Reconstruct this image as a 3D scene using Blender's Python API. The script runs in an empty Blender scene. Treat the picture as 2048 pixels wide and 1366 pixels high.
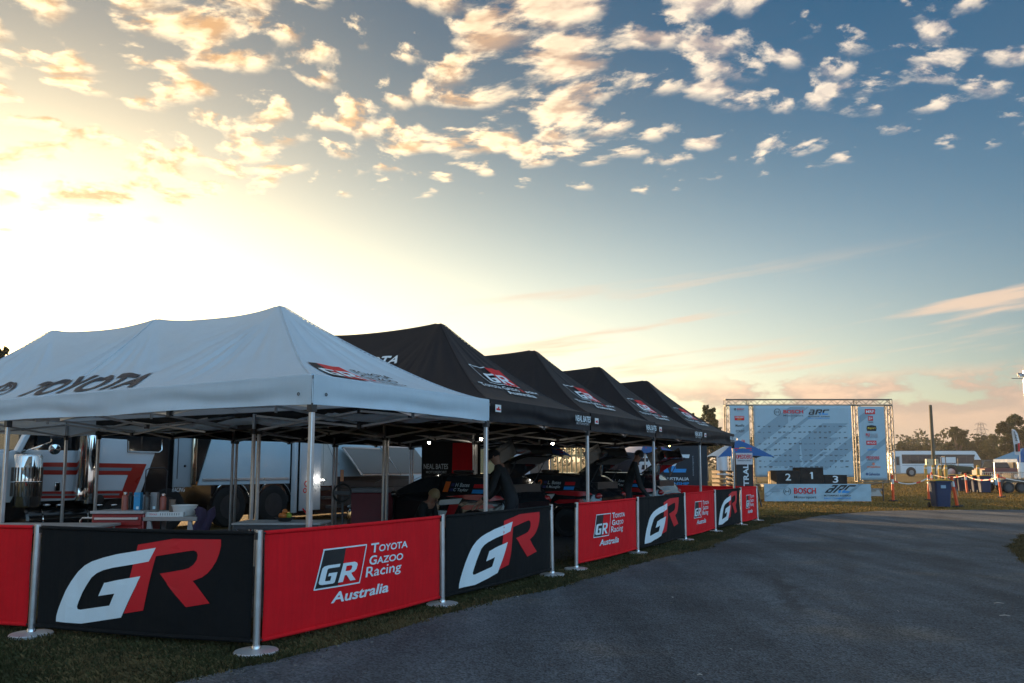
import bpy, bmesh, math, random
from mathutils import Vector, Matrix
from mathutils import noise as mnoise
R = math.radians
random.seed(7)
SC = bpy.context.scene
COL = SC.collection

# ------------------------------------------------------------------ camera
CAM_H = 1.45
cam_data = bpy.data.cameras.new('camera')
cam_data.sensor_width = 36.0
cam_data.lens = 26.98
cam_data.shift_y = 0.0467
cam_data.clip_start = 0.1
cam_data.clip_end = 3000.0
cam = bpy.data.objects.new('camera', cam_data)
COL.objects.link(cam)
cam.location = (0, 0, CAM_H)
cam.rotation_euler = (R(90 + 5.85), 0, 0)
SC.camera = cam

# ------------------------------------------------------------------ sun, sky
SUN_AZ = R(-33.0)          # left of straight ahead
SUN_EL = R(7.0)
SUN_DIR = Vector((math.sin(SUN_AZ) * math.cos(SUN_EL), math.cos(SUN_AZ) * math.cos(SUN_EL), math.sin(SUN_EL)))
sun_data = bpy.data.lights.new('sun', 'SUN')
sun_data.energy = 5.0
sun_data.angle = R(0.6)
sun_data.color = (1.0, 0.64, 0.32)
sun = bpy.data.objects.new('sun', sun_data)
COL.objects.link(sun)
sun.rotation_euler = SUN_DIR.to_track_quat('Z', 'Y').to_euler()
sun.location = (-30, 60, 40)

SC.view_settings.view_transform = 'Standard'
SC.view_settings.look = 'None'
SC.view_settings.gamma = 1.0
SC.view_settings.use_curve_mapping = False
SC.view_settings.exposure = 1.34
SC.cycles.max_bounces = 6
SC.cycles.sample_clamp_indirect = 4.0
SC.cycles.caustics_reflective = False
SC.cycles.caustics_refractive = False


class NT:
    """tiny helper to write node maths"""
    def __init__(self, tree):
        self.t = tree
        self.n = tree.nodes
        self.l = tree.links

    def node(self, kind, **kw):
        nd = self.n.new(kind)
        for k, v in kw.items():
            setattr(nd, k, v)
        return nd

    def put(self, sock, v):
        if isinstance(v, (int, float)):
            sock.default_value = v
        elif isinstance(v, (tuple, list, Vector)):
            v = tuple(v)
            if sock.type == 'RGBA' and len(v) == 3:
                v = v + (1.0,)
            sock.default_value = v
        else:
            self.l.new(v, sock)

    def m(self, op, a, b=0.0, c=None, clamp=False):
        nd = self.node('ShaderNodeMath', operation=op, use_clamp=clamp)
        self.put(nd.inputs[0], a)
        self.put(nd.inputs[1], b)
        if c is not None:
            self.put(nd.inputs[2], c)
        return nd.outputs[0]

    def v(self, op, a, b=(0, 0, 0), scale=None):
        nd = self.node('ShaderNodeVectorMath', operation=op)
        self.put(nd.inputs[0], a)
        self.put(nd.inputs[1], b)
        if scale is not None:
            self.put(nd.inputs['Scale'], scale)
        return nd.outputs['Value'] if op in ('DOT_PRODUCT', 'LENGTH') else nd.outputs[0]

    def step(self, x, a, b, o0=0.0, o1=1.0, kind='SMOOTHSTEP'):
        nd = self.node('ShaderNodeMapRange', interpolation_type=kind)
        nd.clamp = True
        self.put(nd.inputs[0], x)
        self.put(nd.inputs[1], a)
        self.put(nd.inputs[2], b)
        self.put(nd.inputs[3], o0)
        self.put(nd.inputs[4], o1)
        return nd.outputs[0]

    def mix(self, f, a, b, mode='MIX'):
        nd = self.node('ShaderNodeMix', data_type='RGBA', blend_type=mode)
        self.put(nd.inputs['Factor'], f)
        self.put(nd.inputs[6], a)
        self.put(nd.inputs[7], b)
        return nd.outputs[2]

    def noise(self, vec, scale, detail=4.0, rough=0.5, dist=0.0, col=False, dim='3D'):
        nd = self.node('ShaderNodeTexNoise', noise_dimensions=dim)
        if vec is not None:
            self.put(nd.inputs['Vector'], vec)
        nd.inputs['Scale'].default_value = scale
        nd.inputs['Detail'].default_value = detail
        nd.inputs['Roughness'].default_value = rough
        nd.inputs['Distortion'].default_value = dist
        return nd.outputs['Color'] if col else nd.outputs['Fac']

    def comb(self, x, y, z):
        nd = self.node('ShaderNodeCombineXYZ')
        self.put(nd.inputs[0], x)
        self.put(nd.inputs[1], y)
        self.put(nd.inputs[2], z)
        return nd.outputs[0]

    def sep(self, vec):
        nd = self.node('ShaderNodeSeparateXYZ')
        self.put(nd.inputs[0], vec)
        return nd.outputs

    def ramp(self, fac, stops, interp='LINEAR'):
        nd = self.node('ShaderNodeValToRGB')
        nd.color_ramp.interpolation = interp
        e = nd.color_ramp.elements
        while len(e) > 1:
            e.remove(e[-1])
        e[0].position = stops[0][0]
        e[0].color = tuple(stops[0][1]) + (1.0,)
        for p, c in stops[1:]:
            q = e.new(p)
            q.color = tuple(c) + (1.0,)
        self.put(nd.inputs[0], fac)
        return nd.outputs[0]


def build_world():
    w = bpy.data.worlds.new('World')
    SC.world = w
    w.use_nodes = True
    t = NT(w.node_tree)
    t.n.clear()
    out = t.node('ShaderNodeOutputWorld')
    bg = t.node('ShaderNodeBackground')
    t.l.new(bg.outputs[0], out.inputs[0])
    sky = t.node('ShaderNodeTexSky', sky_type='NISHITA')
    sky.sun_disc = False
    sky.sun_elevation = SUN_EL
    sky.sun_rotation = SUN_AZ
    sky.altitude = 20.0
    sky.air_density = 1.0
    sky.dust_density = 2.2
    sky.ozone_density = 2.0
    tc = t.node('ShaderNodeTexCoord')
    d = t.v('NORMALIZE', tc.outputs['Generated'])
    dx, dy, dz = t.sep(d)
    cs = t.v('DOT_PRODUCT', d, tuple(SUN_DIR))
    # forward-scattered glow of the humid morning air round the low sun
    el = t.m('ARCSINE', dz)
    hor = t.v('NORMALIZE', t.comb(dx, dy, 0.0))
    ca = t.m('MAXIMUM', t.v('DOT_PRODUCT', hor, (math.sin(SUN_AZ), math.cos(SUN_AZ), 0.0)), 0.0)
    e2 = t.m('DIVIDE', el, 0.265)
    band = t.m('EXPONENT', t.m('MULTIPLY', t.m('MULTIPLY', e2, e2), -1.0))
    g1 = t.m('POWER', t.m('MAXIMUM', cs, 0.0), 90.0)
    g2 = t.m('MULTIPLY', t.m('POWER', ca, 1.8), band)
    sunward = t.step(cs, 0.35, 0.98)
    base = t.mix(1.0, sky.outputs[0], t.mix(sunward, SKY_TINT, SKY_TINT_SUN), 'MULTIPLY')
    # Rayleigh pattern: dimmest at right angles to the sun
    base = t.v('SCALE', base, scale=t.m('ADD', 0.32, t.m('MULTIPLY', t.m('MULTIPLY', cs, cs), 0.66)))
    sat = t.node('ShaderNodeHueSaturation')
    sat.inputs['Saturation'].default_value = SKY_SAT
    t.l.new(base, sat.inputs['Color'])
    base = sat.outputs[0]
    gcol = t.mix(t.step(el, 0.04, 0.34), GLOW_LO, GLOW_HI)
    # extra blue brightness added to the sky opposite the sun to light the foreground
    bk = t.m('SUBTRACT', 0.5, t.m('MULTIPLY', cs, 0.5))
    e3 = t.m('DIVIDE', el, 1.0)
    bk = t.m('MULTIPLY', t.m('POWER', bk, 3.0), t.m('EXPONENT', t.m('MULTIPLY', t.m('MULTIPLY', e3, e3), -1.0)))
    base = t.v('ADD', base, t.v('SCALE', BACK_FILL, scale=bk))
    base = t.v('ADD', t.v('ADD', base, t.v('SCALE', GLOW1, scale=g1)), t.v('SCALE', gcol, scale=g2))
    # ---- altocumulus sheet overhead, seen in perspective
    zz = t.m('ADD', t.m('MAXIMUM', dz, 0.0), 0.14)
    px = t.m('DIVIDE', dx, zz)
    py = t.m('DIVIDE', dy, zz)
    P = t.comb(px, py, 0.0)
    wn = t.m('MULTIPLY', t.m('SUBTRACT', t.noise(P, 1.7, 2, 0.5, dim='2D'), 0.5), 0.22)
    rot = t.node('ShaderNodeMapping')
    rot.inputs['Rotation'].default_value = (0, 0, R(-24))
    rot.inputs['Scale'].default_value = (1.0, 1.15, 1.0)
    rot.inputs['Location'].default_value = CLOUD_OFF
    t.l.new(t.v('ADD', P, t.comb(wn, t.m('MULTIPLY', wn, -0.6), 0.0)), rot.inputs[0])
    Q = rot.outputs[0]
    sd = Vector((math.sin(SUN_AZ), math.cos(SUN_AZ), 0)) * 0.032
    big = t.m('MULTIPLY', t.m('SUBTRACT', t.noise(Q, 2.3, 2, 0.5, dim='2D'), 0.5), 0.62)
    n0 = t.noise(Q, 12.0, 6, 0.58, dim='2D')
    n1 = t.noise(t.v('ADD', Q, tuple(sd)), 12.0, 3, 0.58, dim='2D')
    vor = t.node('ShaderNodeTexVoronoi', voronoi_dimensions='2D', feature='SMOOTH_F1')
    vor.inputs['Scale'].default_value = 8.5
    vor.inputs['Smoothness'].default_value = 0.35
    vor.inputs['Randomness'].default_value = 1.0
    nw = t.m('MULTIPLY', t.m('SUBTRACT', n0, 0.5), 0.10)
    t.l.new(t.v('ADD', Q, t.comb(nw, nw, 0.0)), vor.inputs['Vector'])
    puff = t.m('SUBTRACT', 0.42, vor.outputs['Distance'])
    nd = t.m('ADD', t.m('ADD', t.m('MULTIPLY', t.m('SUBTRACT', n0, 0.5), 0.75), 0.5), t.m('ADD', big, t.m('MULTIPLY', puff, 0.45)))
    # the sheet ends towards the horizon along a front
    edge = t.m('ADD', py, t.m('MULTIPLY', px, 0.10))
    thr = t.m('ADD', CLOUD_THR, t.step(edge, 1.66, 2.15, 0.0, 0.40))
    thr = t.m('ADD', thr, t.m('ADD', t.step(px, -1.0, 1.0, -0.07, 0.03, 'LINEAR'), t.step(py, 0.9, -0.6, 0.0, 0.02)))
    ex = t.m('SUBTRACT', nd, thr)
    a0 = t.step(ex, -0.04, 0.20)
    core = t.step(ex, 0.05, 0.30)
    lit = t.step(t.m('SUBTRACT', n0, n1), -0.17, 0.15)
    near = t.step(cs, 0.55, 0.95)
    shade_c = t.mix(near, CL_SHADE_FAR, CL_SHADE_NEAR)
    lit_c = t.mix(near, CL_LIT_FAR, CL_LIT_NEAR)
    k = t.m('MULTIPLY', t.m('SUBTRACT', 1.0, t.m('MULTIPLY', core, 0.5)), t.m('ADD', 0.02, t.m('MULTIPLY', lit, 1.25)), clamp=True)
    k = t.m('ADD', k, t.step(edge, 1.3, 1.8, 0.0, 0.2), clamp=True)
    cl = t.mix(k, shade_c, lit_c)
    c1 = t.mix(t.m('MULTIPLY', a0, 0.96), base, cl)
    # ---- thin streaks and a low bank near the horizon
    az = t.m('ARCTAN2', dx, dy)
    S = t.comb(t.m('MULTIPLY', az, 2.2), t.m('SUBTRACT', t.m('MULTIPLY', el, 26.0), t.m('MULTIPLY', az, 2.6)), 3.7)
    sn = t.noise(S, 1.15, 4, 0.55)
    sm = t.m('MULTIPLY', t.step(el, 0.10, 0.13), t.step(el, 0.27, 0.20))
    sm = t.m('MULTIPLY', sm, t.step(az, -0.15, 0.12))
    sa = t.m('MULTIPLY', t.step(sn, 0.525, 0.66), sm)
    c2 = t.mix(t.m('MULTIPLY', sa, 0.85), c1, STREAK)
    B = t.comb(t.m('MULTIPLY', az, 7.0), t.m('MULTIPLY', el, 17.0), 1.3)
    bn = t.noise(B, 1.25, 5, 0.58)
    top = t.m('SUBTRACT', 0.124, t.m('ABSOLUTE', t.m('MULTIPLY', t.m('SUBTRACT', bn, 0.5), 0.20)))
    ba = t.m('MULTIPLY', t.step(t.m('SUBTRACT', t.m('ADD', top, t.m('MULTIPLY', t.m('SUBTRACT', bn, 0.5), 0.14)), el), 0.0, 0.03), t.step(az, 0.0, 0.30))
    bl = t.step(bn, 0.44, 0.60)
    bcol = t.mix(t.m('MULTIPLY', bl, t.step(el, 0.02, 0.12)), BANK_LO, BANK_HI)
    c3 = t.mix(t.m('MULTIPLY', ba, 0.82), c2, bcol)
    t.l.new(c3, bg.inputs[0])
    bg.inputs[1].default_value = 0.1


# sky colours are in the Nishita sky's own units (shown x 0.1)
SKY_TINT = (0.414, 0.808, 1.02)
SKY_TINT_SUN = (0.36, 0.36, 0.342)
SKY_SAT = 1.22
GLOW1 = (3.52, 2.51, 1.25)
BACK_FILL = (4.23, 7.36, 10.3)  # added fill light from the unseen sky behind the camera
GLOW_LO = (8.51, 6.93, 4.18)
GLOW_HI = (6.78, 6.78, 5.28)
CLOUD_OFF = (0.3, 0.1, 0.0)
CLOUD_THR = 0.53
CL_SHADE_FAR = (1.58, 1.5, 1.61)
CL_SHADE_NEAR = (3.5, 2.01, 0.935)
CL_LIT_FAR = (4.5, 3.78, 2.97)
CL_LIT_NEAR = (7.11, 5.36, 3.25)
STREAK = (3.7, 2.73, 2.02)
BANK_LO = (2.16, 1.56, 1.32)
BANK_HI = (4.73, 2.89, 1.94)
build_world()

# ------------------------------------------------------------------ helpers
def tag(o, label=None, cat=None, group=None, kind=None):
    if label: o['label'] = label
    if cat: o['category'] = cat
    if group: o['group'] = group
    if kind: o['kind'] = kind
    return o


def empty(name, loc=(0, 0, 0), rz=0.0, label=None, cat=None, group=None):
    o = bpy.data.objects.new(name, None)
    COL.objects.link(o)
    o.empty_display_size = 0.2
    o.location = loc
    o.rotation_euler = (0, 0, rz)
    return tag(o, label, cat, group)


def link(name, me, mat=None, parent=None):
    if mat is not None and not me.materials:
        me.materials.append(mat)
    o = bpy.data.objects.new(name, me)
    COL.objects.link(o)
    if parent is not None:
        o.parent = parent
    return o


def copy_tree(o, parent=None):
    c = o.copy()
    COL.objects.link(c)
    c.parent = parent
    for ch in list(o.children):
        copy_tree(ch, c)
    return c


def basis(zaxis, up=(0, 0, 1)):
    z = Vector(zaxis).normalized()
    u = Vector(up)
    if abs(z.dot(u)) > 0.99:
        u = Vector((1, 0, 0))
    x = u.cross(z).normalized()
    y = z.cross(x)
    return x, y, z


class MB:
    def __init__(self):
        self.v = []
        self.f = []
        self.mi = []
        self.cur = 0

    def add(self, vs, fs):
        b = len(self.v)
        self.v += [tuple(p) for p in vs]
        self.f += [tuple(b + i for i in q) for q in fs]
        self.mi += [self.cur] * len(fs)
        return self

    def box(self, c, s, rz=0.0, rx=0.0, ry=0.0):
        M = Matrix.Rotation(rz, 3, 'Z') @ Matrix.Rotation(ry, 3, 'Y') @ Matrix.Rotation(rx, 3, 'X')
        vs = []
        for dz in (-1, 1):
            for dx, dy in ((-1, -1), (1, -1), (1, 1), (-1, 1)):
                vs.append(Vector(c) + M @ Vector((dx * s[0] / 2, dy * s[1] / 2, dz * s[2] / 2)))
        return self.add(vs, [(3, 2, 1, 0), (4, 5, 6, 7), (0, 1, 5, 4), (1, 2, 6, 5), (2, 3, 7, 6), (3, 0, 4, 7)])

    def bb(self, x0, x1, y0, y1, z0, z1):
        return self.box(((x0 + x1) / 2, (y0 + y1) / 2, (z0 + z1) / 2), (x1 - x0, y1 - y0, z1 - z0))

    def bar(self, p0, p1, w, h=None, up=(0, 0, 1)):
        h = h or w
        p0, p1 = Vector(p0), Vector(p1)
        x, y, z = basis(p1 - p0, up)
        vs = []
        for p in (p0, p1):
            for a, b in ((-1, -1), (1, -1), (1, 1), (-1, 1)):
                vs.append(p + x * a * w / 2 + y * b * h / 2)
        return self.add(vs, [(3, 2, 1, 0), (4, 5, 6, 7), (0, 1, 5, 4), (1, 2, 6, 5), (2, 3, 7, 6), (3, 0, 4, 7)])

    def tube(self, p0, p1, r0, r1=None, n=10, caps=True):
        r1 = r0 if r1 is None else r1
        return self.path([p0, p1], [r0, r1], n, caps)

    def path(self, pts, rad, n=8, caps=True):
        pts = [Vector(p) for p in pts]
        if isinstance(rad, (int, float)):
            rad = [rad] * len(pts)
        vs = []
        X = None
        for i, p in enumerate(pts):
            a = pts[max(i - 1, 0)]
            b = pts[min(i + 1, len(pts) - 1)]
            t = (b - a).normalized()
            if X is None:
                X, Y, _ = basis(t)
            else:
                X = (X - t * X.dot(t)).normalized()
                Y = t.cross(X)
            for k in range(n):
                an = 2 * math.pi * k / n
                vs.append(p + (X * math.cos(an) + Y * math.sin(an)) * rad[i])
        fs = []
        for i in range(len(pts) - 1):
            for k in range(n):
                fs.append((i * n + k, i * n + (k + 1) % n, (i + 1) * n + (k + 1) % n, (i + 1) * n + k))
        if caps:
            fs.append(tuple(range(n - 1, -1, -1)))
            m = (len(pts) - 1) * n
            fs.append(tuple(range(m, m + n)))
        return self.add(vs, fs)

    def lathe(self, prof, c=(0, 0, 0), n=20, axis=(0, 0, 1), closed=False):
        x, y, z = basis(axis, (0, 1, 0) if abs(Vector(axis).normalized().z) > 0.9 else (0, 0, 1))
        c = Vector(c)
        vs = []
        for r, h in prof:
            for k in range(n):
                an = 2 * math.pi * k / n
                vs.append(c + z * h + (x * math.cos(an) + y * math.sin(an)) * max(r, 1e-4))
        fs = []
        m = len(prof)
        for i in range(m - 1 + (1 if closed else 0)):
            j = (i + 1) % m
            for k in range(n):
                fs.append((i * n + k, i * n + (k + 1) % n, j * n + (k + 1) % n, j * n + k))
        if not closed:
            if prof[0][0] > 1e-3:
                fs.append(tuple(range(n - 1, -1, -1)))
            if prof[-1][0] > 1e-3:
                fs.append(tuple(range((m - 1) * n, m * n)))
        return self.add(vs, fs)

    def prism(self, poly, o, ux, uy, th, inset=0.0):
        """polygon (x, y) in the plane o + x*ux + y*uy, given thickness th along ux x uy"""
        ux, uy, o = Vector(ux), Vector(uy), Vector(o)
        nz = ux.cross(uy).normalized()
        n = len(poly)
        vs = [o + ux * a + uy * b for a, b in poly] + [o + ux * a + uy * b + nz * th for a, b in poly]
        fs = [tuple(range(n - 1, -1, -1)), tuple(range(n, 2 * n))]
        for i in range(n):
            j = (i + 1) % n
            fs.append((i, j, n + j, n + i))
        return self.add(vs, fs)

    def grid(self, fn, nu, nv, flip=False, closed_u=False):
        vs = [fn(i / nu, j / nv) for j in range(nv + 1) for i in range(nu + (0 if closed_u else 1))]
        w = nu if closed_u else nu + 1
        fs = []
        for j in range(nv):
            for i in range(nu):
                q = (j * w + i, j * w + (i + 1) % w, (j + 1) * w + (i + 1) % w, (j + 1) * w + i)
                fs.append(q[::-1] if flip else q)
        return self.add(vs, fs)

    def ball(self, c, r, n=12, m=8):
        rx, ry, rz = (r, r, r) if isinstance(r, (int, float)) else r
        c = Vector(c)
        return self.grid(lambda a, b: c + Vector((rx * math.cos(2 * math.pi * a) * math.sin(math.pi * (0.001 + 0.998 * b)),
                                                  ry * math.sin(2 * math.pi * a) * math.sin(math.pi * (0.001 + 0.998 * b)),
                                                  rz * math.cos(math.pi * b))), n, m, True, True)

    def torus(self, c, axis, Rr, r, n=28, m=10, a0=0.0, a1=2 * math.pi):
        x, y, z = basis(axis)
        c = Vector(c)
        full = abs(a1 - a0 - 2 * math.pi) < 1e-6
        return self.grid(lambda a, b: c + (x * math.cos(a0 + (a1 - a0) * a) + y * math.sin(a0 + (a1 - a0) * a)) * (Rr + r * math.cos(2 * math.pi * b)) + z * r * math.sin(2 * math.pi * b), n, m, False, full)

    def mesh(self, name, smooth=None):
        me = bpy.data.meshes.new(name)
        me.from_pydata(self.v, [], self.f)
        if any(self.mi):
            me.polygons.foreach_set('material_index', self.mi)
        me.validate()
        me.update()
        if smooth:
            me.polygons.foreach_set('use_smooth', [True] * len(me.polygons))
            if smooth is not True:
                try:
                    me.set_sharp_from_angle(angle=R(smooth))
                except Exception:
                    pass
        return me

    def build(self, name, mat, parent=None, smooth=35, bevel=0.0, segs=2):
        me = self.mesh(name, smooth)
        mats = mat if isinstance(mat, (list, tuple)) else [mat]
        for m in mats:
            me.materials.append(m)
        o = link(name, me, None, parent)
        if bevel:
            b = o.modifiers.new('bevel', 'BEVEL')
            b.width = bevel
            b.segments = segs
            b.limit_method = 'ANGLE'
            b.angle_limit = R(40)
        return o


# ------------------------------------------------------------------ materials
MATS = {}


def mat(name, col, rough=0.6, metal=0.0, var=0.12, vscale=6.0, bump=0.0, bscale=60.0, emit=None, spec=None, coat=0.0, fine=0.0):
    if name in MATS:
        return MATS[name]
    m = bpy.data.materials.new(name)
    m.use_nodes = True
    t = NT(m.node_tree)
    b = t.n['Principled BSDF']
    tc = t.node('ShaderNodeTexCoord')
    oi = t.node('ShaderNodeObjectInfo')
    co = t.v('ADD', tc.outputs['Object'], t.comb(t.m('MULTIPLY', oi.outputs['Random'], 31.0), 0.0, 0.0))
    if var > 0:
        n = t.noise(co, vscale, 3, 0.6)
        f = t.step(n, 0.25, 0.75, 1.0 - var, 1.0 + var * 0.6, 'LINEAR')
        if fine > 0:
            f = t.m('MULTIPLY', f, t.step(t.noise(co, vscale * 14, 2, 0.6), 0.25, 0.75, 1 - fine, 1 + fine, 'LINEAR'))
        c = t.v('SCALE', tuple(col[:3]), scale=f)
        t.l.new(c, b.inputs['Base Color'])
        t.l.new(t.step(n, 0.2, 0.8, max(0.02, rough * 0.85), min(1, rough * 1.15), 'LINEAR'), b.inputs['Roughness'])
    else:
        b.inputs['Base Color'].default_value = tuple(col[:3]) + (1,)
        b.inputs['Roughness'].default_value = rough
    b.inputs['Metallic'].default_value = metal
    if spec is not None:
        b.inputs['Specular IOR Level'].default_value = spec
    if coat:
        b.inputs['Coat Weight'].default_value = coat
        b.inputs['Coat Roughness'].default_value = 0.06
    if bump > 0:
        bn = t.node('ShaderNodeBump')
        bn.inputs['Strength'].default_value = bump
        bn.inputs['Distance'].default_value = 0.01
        t.l.new(t.noise(co, bscale, 3, 0.6), bn.inputs['Height'])
        t.l.new(bn.outputs[0], b.inputs['Normal'])
    if emit:
        b.inputs['Emission Color'].default_value = tuple(emit[0]) + (1,)
        b.inputs['Emission Strength'].default_value = emit[1]
    MATS[name] = m
    return m


def cloth(name, col, rough=0.8, bump=0.25, weave=900.0, trans=0.0, var=0.10):
    """woven print fabric: weave relief plus soft sagging folds"""
    if name in MATS:
        return MATS[name]
    m = bpy.data.materials.new(name)
    m.use_nodes = True
    t = NT(m.node_tree)
    b = t.n['Principled BSDF']
    tc = t.node('ShaderNodeTexCoord')
    co = tc.outputs['Object']
    n = t.noise(co, 3.0, 4, 0.6)
    st = t.node('ShaderNodeMapping')
    st.inputs['Scale'].default_value = (30, 30, 1.4)
    t.l.new(co, st.inputs[0])
    streak = t.noise(st.outputs[0], 1.0, 3, 0.6)
    f = t.m('MULTIPLY', t.step(n, 0.25, 0.75, 1 - var, 1 + var * 0.6, 'LINEAR'), t.step(streak, 0.3, 0.7, 1 - var * 0.7, 1 + var * 0.5, 'LINEAR'))
    t.l.new(t.v('SCALE', tuple(col), scale=f), b.inputs['Base Color'])
    b.inputs['Roughness'].default_value = rough
    b.inputs['Specular IOR Level'].default_value = 0.3
    bn = t.node('ShaderNodeBump')
    bn.inputs['Strength'].default_value = bump
    bn.inputs['Distance'].default_value = 0.02
    fold = t.node('ShaderNodeMapping')
    fold.inputs['Scale'].default_value = (7, 7, 0.9)
    t.l.new(co, fold.inputs[0])
    h = t.m('ADD', t.noise(co, 7.0, 4, 0.6), t.m('MULTIPLY', t.noise(co, weave * 0.4, 1, 0.5), 0.06))
    h = t.m('ADD', h, t.m('MULTIPLY', t.noise(fold.outputs[0], 1.0, 3, 0.6), 1.1))
    t.l.new(h, bn.inputs['Height'])
    t.l.new(bn.outputs[0], b.inputs['Normal'])
    if trans > 0:
        tr = t.node('ShaderNodeBsdfTranslucent')
        tr.inputs[0].default_value = tuple(col) + (1,)
        mx = t.node('ShaderNodeMixShader')
        mx.inputs[0].default_value = trans
        t.l.new(b.outputs[0], mx.inputs[1])
        t.l.new(tr.outputs[0], mx.inputs[2])
        t.l.new(mx.outputs[0], t.n['Material Output'].inputs[0])
    MATS[name] = m
    return m


def glass(name='glass', col=(0.02, 0.025, 0.03), rough=0.04):
    return mat(name, col, rough, 0.0, 0.0, spec=0.6)


ALU = mat('brushed aluminium', (0.62, 0.63, 0.65), 0.33, 0.9, 0.12, 9, 0.05, 200)
STEEL = mat('polished steel', (0.55, 0.55, 0.56), 0.22, 1.0, 0.15, 5)
CHROME = mat('chrome', (0.75, 0.74, 0.72), 0.07, 1.0, 0.05, 4)
WHITEP = mat('white paint', (0.70, 0.72, 0.74), 0.35, 0, 0.06, 2, coat=0.3)
PRINTW = mat('white print', (0.70, 0.78, 0.83), 0.6, 0, 0.05, 5)
PRINTR = mat('red print', (0.64, 0.006, 0.014), 0.65, 0, 0.10, 5)
PRINTK = mat('black print', (0.012, 0.012, 0.014), 0.7, 0, 0.1, 5)
PRINTB = mat('blue print', (0.02, 0.28, 0.70), 0.6, 0, 0.05, 5)
PRINTG = mat('grey print', (0.28, 0.33, 0.38), 0.6, 0, 0.05, 5)
PRINTY = mat('yellow print', (0.80, 0.55, 0.04), 0.6, 0, 0.05, 5)
PRINTO = mat('orange print', (0.85, 0.16, 0.02), 0.6, 0, 0.05, 5)
BLACKP = mat('black plastic', (0.015, 0.015, 0.016), 0.45, 0, 0.15, 8)
RUBBER = mat('tyre rubber', (0.016, 0.016, 0.017), 0.8, 0, 0.2, 12, 0.3, 80)
DARKST = mat('dark steel', (0.07, 0.07, 0.075), 0.45, 0.6, 0.2, 8)
GLASS = glass()

# ------------------------------------------------------------------ lettering
_fc = {}


def text_mesh(s, size=1.0, bold=0.0, shear=0.0, space=1.0, align='LEFT'):
    """outline lettering as a flat mesh, cap height = 0.7 * size; returns (verts2d, faces)"""
    key = (s, size, bold, shear, space, align)
    if key in _fc:
        return _fc[key]
    cu = bpy.data.curves.new('lettering', 'FONT')
    cu.body = s
    cu.size = size
    cu.offset = bold * size
    cu.shear = shear
    cu.space_character = space
    cu.align_x = align
    cu.resolution_u = 3
    ob = bpy.data.objects.new('lettering_tmp', cu)
    COL.objects.link(ob)
    dg = bpy.context.evaluated_depsgraph_get()
    me = bpy.data.meshes.new_from_object(ob.evaluated_get(dg))
    vs = [(p.co.x, p.co.y) for p in me.vertices]
    fs = [tuple(p.vertices) for p in me.polygons]
    bpy.data.objects.remove(ob)
    bpy.data.curves.remove(cu)
    bpy.data.meshes.remove(me)
    _fc[key] = (vs, fs)
    return vs, fs


def fit_text(s, x, y, w, h, bold=0.0, shear=0.0, space=1.0):
    """lettering scaled into the box x..x+w, y..y+h (either None keeps the ratio)"""
    vs, fs = text_mesh(s, 1.0, bold, shear, space)
    if not vs:
        return [], []
    x0 = min(p[0] for p in vs); x1 = max(p[0] for p in vs)
    y0 = min(p[1] for p in vs); y1 = max(p[1] for p in vs)
    if w is None:
        w = h * (x1 - x0) / (y1 - y0)
    if h is None:
        h = w * (y1 - y0) / (x1 - x0)
    return [(x + (p[0] - x0) / (x1 - x0) * w, y + (p[1] - y0) / (y1 - y0) * h) for p in vs], fs


def poly_tri(poly):
    """triangulate one flat outline -> (verts, faces)"""
    from mathutils.geometry import tessellate_polygon
    tri = tessellate_polygon([[Vector((a, b, 0)) for a, b in poly]])
    return list(poly), [tuple(q) for q in tri]


def merge2d(*items):
    V, F = [], []
    for vs, fs in items:
        b = len(V)
        V += list(vs)
        F += [tuple(b + i for i in q) for q in fs]
    return V, F


def rect2d(x, y, w, h, sh=0.0):
    return [(x, y), (x + w, y), (x + w + sh, y + h), (x + sh, y + h)], [(0, 1, 2, 3)]


def ring2d(cx, cy, rx, ry, th, n=28):
    V, F = [], []
    for k in range(n):
        a = 2 * math.pi * k / n
        V.append((cx + rx * math.cos(a), cy + ry * math.sin(a)))
        V.append((cx + (rx - th) * math.cos(a), cy + (ry - th) * math.sin(a)))
    for k in range(n):
        j = (k + 1) % n
        F.append((2 * k, 2 * j, 2 * j + 1, 2 * k + 1))
    return V, F


def decal(name, shape, fn, m, parent, cut=0.0):
    """flat print laid on a surface: fn(x, y) -> 3-D point; cut splits it finely to follow a curve"""
    vs, fs = shape
    bm = bmesh.new()
    bv = [bm.verts.new((a, b, 0)) for a, b in vs]
    for q in fs:
        try:
            bm.faces.new([bv[i] for i in q])
        except ValueError:
            pass
    if cut > 0 and bv:
        for ax in (0, 1):
            lo = min(p[ax] for p in vs)
            hi = max(p[ax] for p in vs)
            k = lo + cut
            while k < hi:
                co = [0, 0, 0]
                no = [0, 0, 0]
                co[ax] = k
                no[ax] = 1
                bmesh.ops.bisect_plane(bm, geom=bm.verts[:] + bm.edges[:] + bm.faces[:], plane_co=co, plane_no=no)
                k += cut
    for v in bm.verts:
        v.co = Vector(fn(v.co.x, v.co.y))
    me = bpy.data.meshes.new(name)
    bm.to_mesh(me)
    bm.free()
    return link(name, me, m, parent)


def plane_fn(o, ux, uy, off=0.003):
    o, ux, uy = Vector(o), Vector(ux), Vector(uy)
    n = ux.cross(uy).normalized() * off
    return lambda a, b: o + ux * a + uy * b + n


# ------------------------------------------------------------------ layout: the tent row
ROW_A = R(30.1426)
ROW_D = Vector((math.sin(ROW_A), math.cos(ROW_A), 0))      # along the row, away from the camera
ROW_E = Vector((-math.cos(ROW_A), math.sin(ROW_A), 0))     # into the paddock
ROW_O = Vector((-1.798, 6.8824, 0))                        # foot of the near tent leg
ROW_RZ = math.atan2(ROW_D.y, ROW_D.x)                      # local x = along the row, local y = into the paddock


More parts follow.
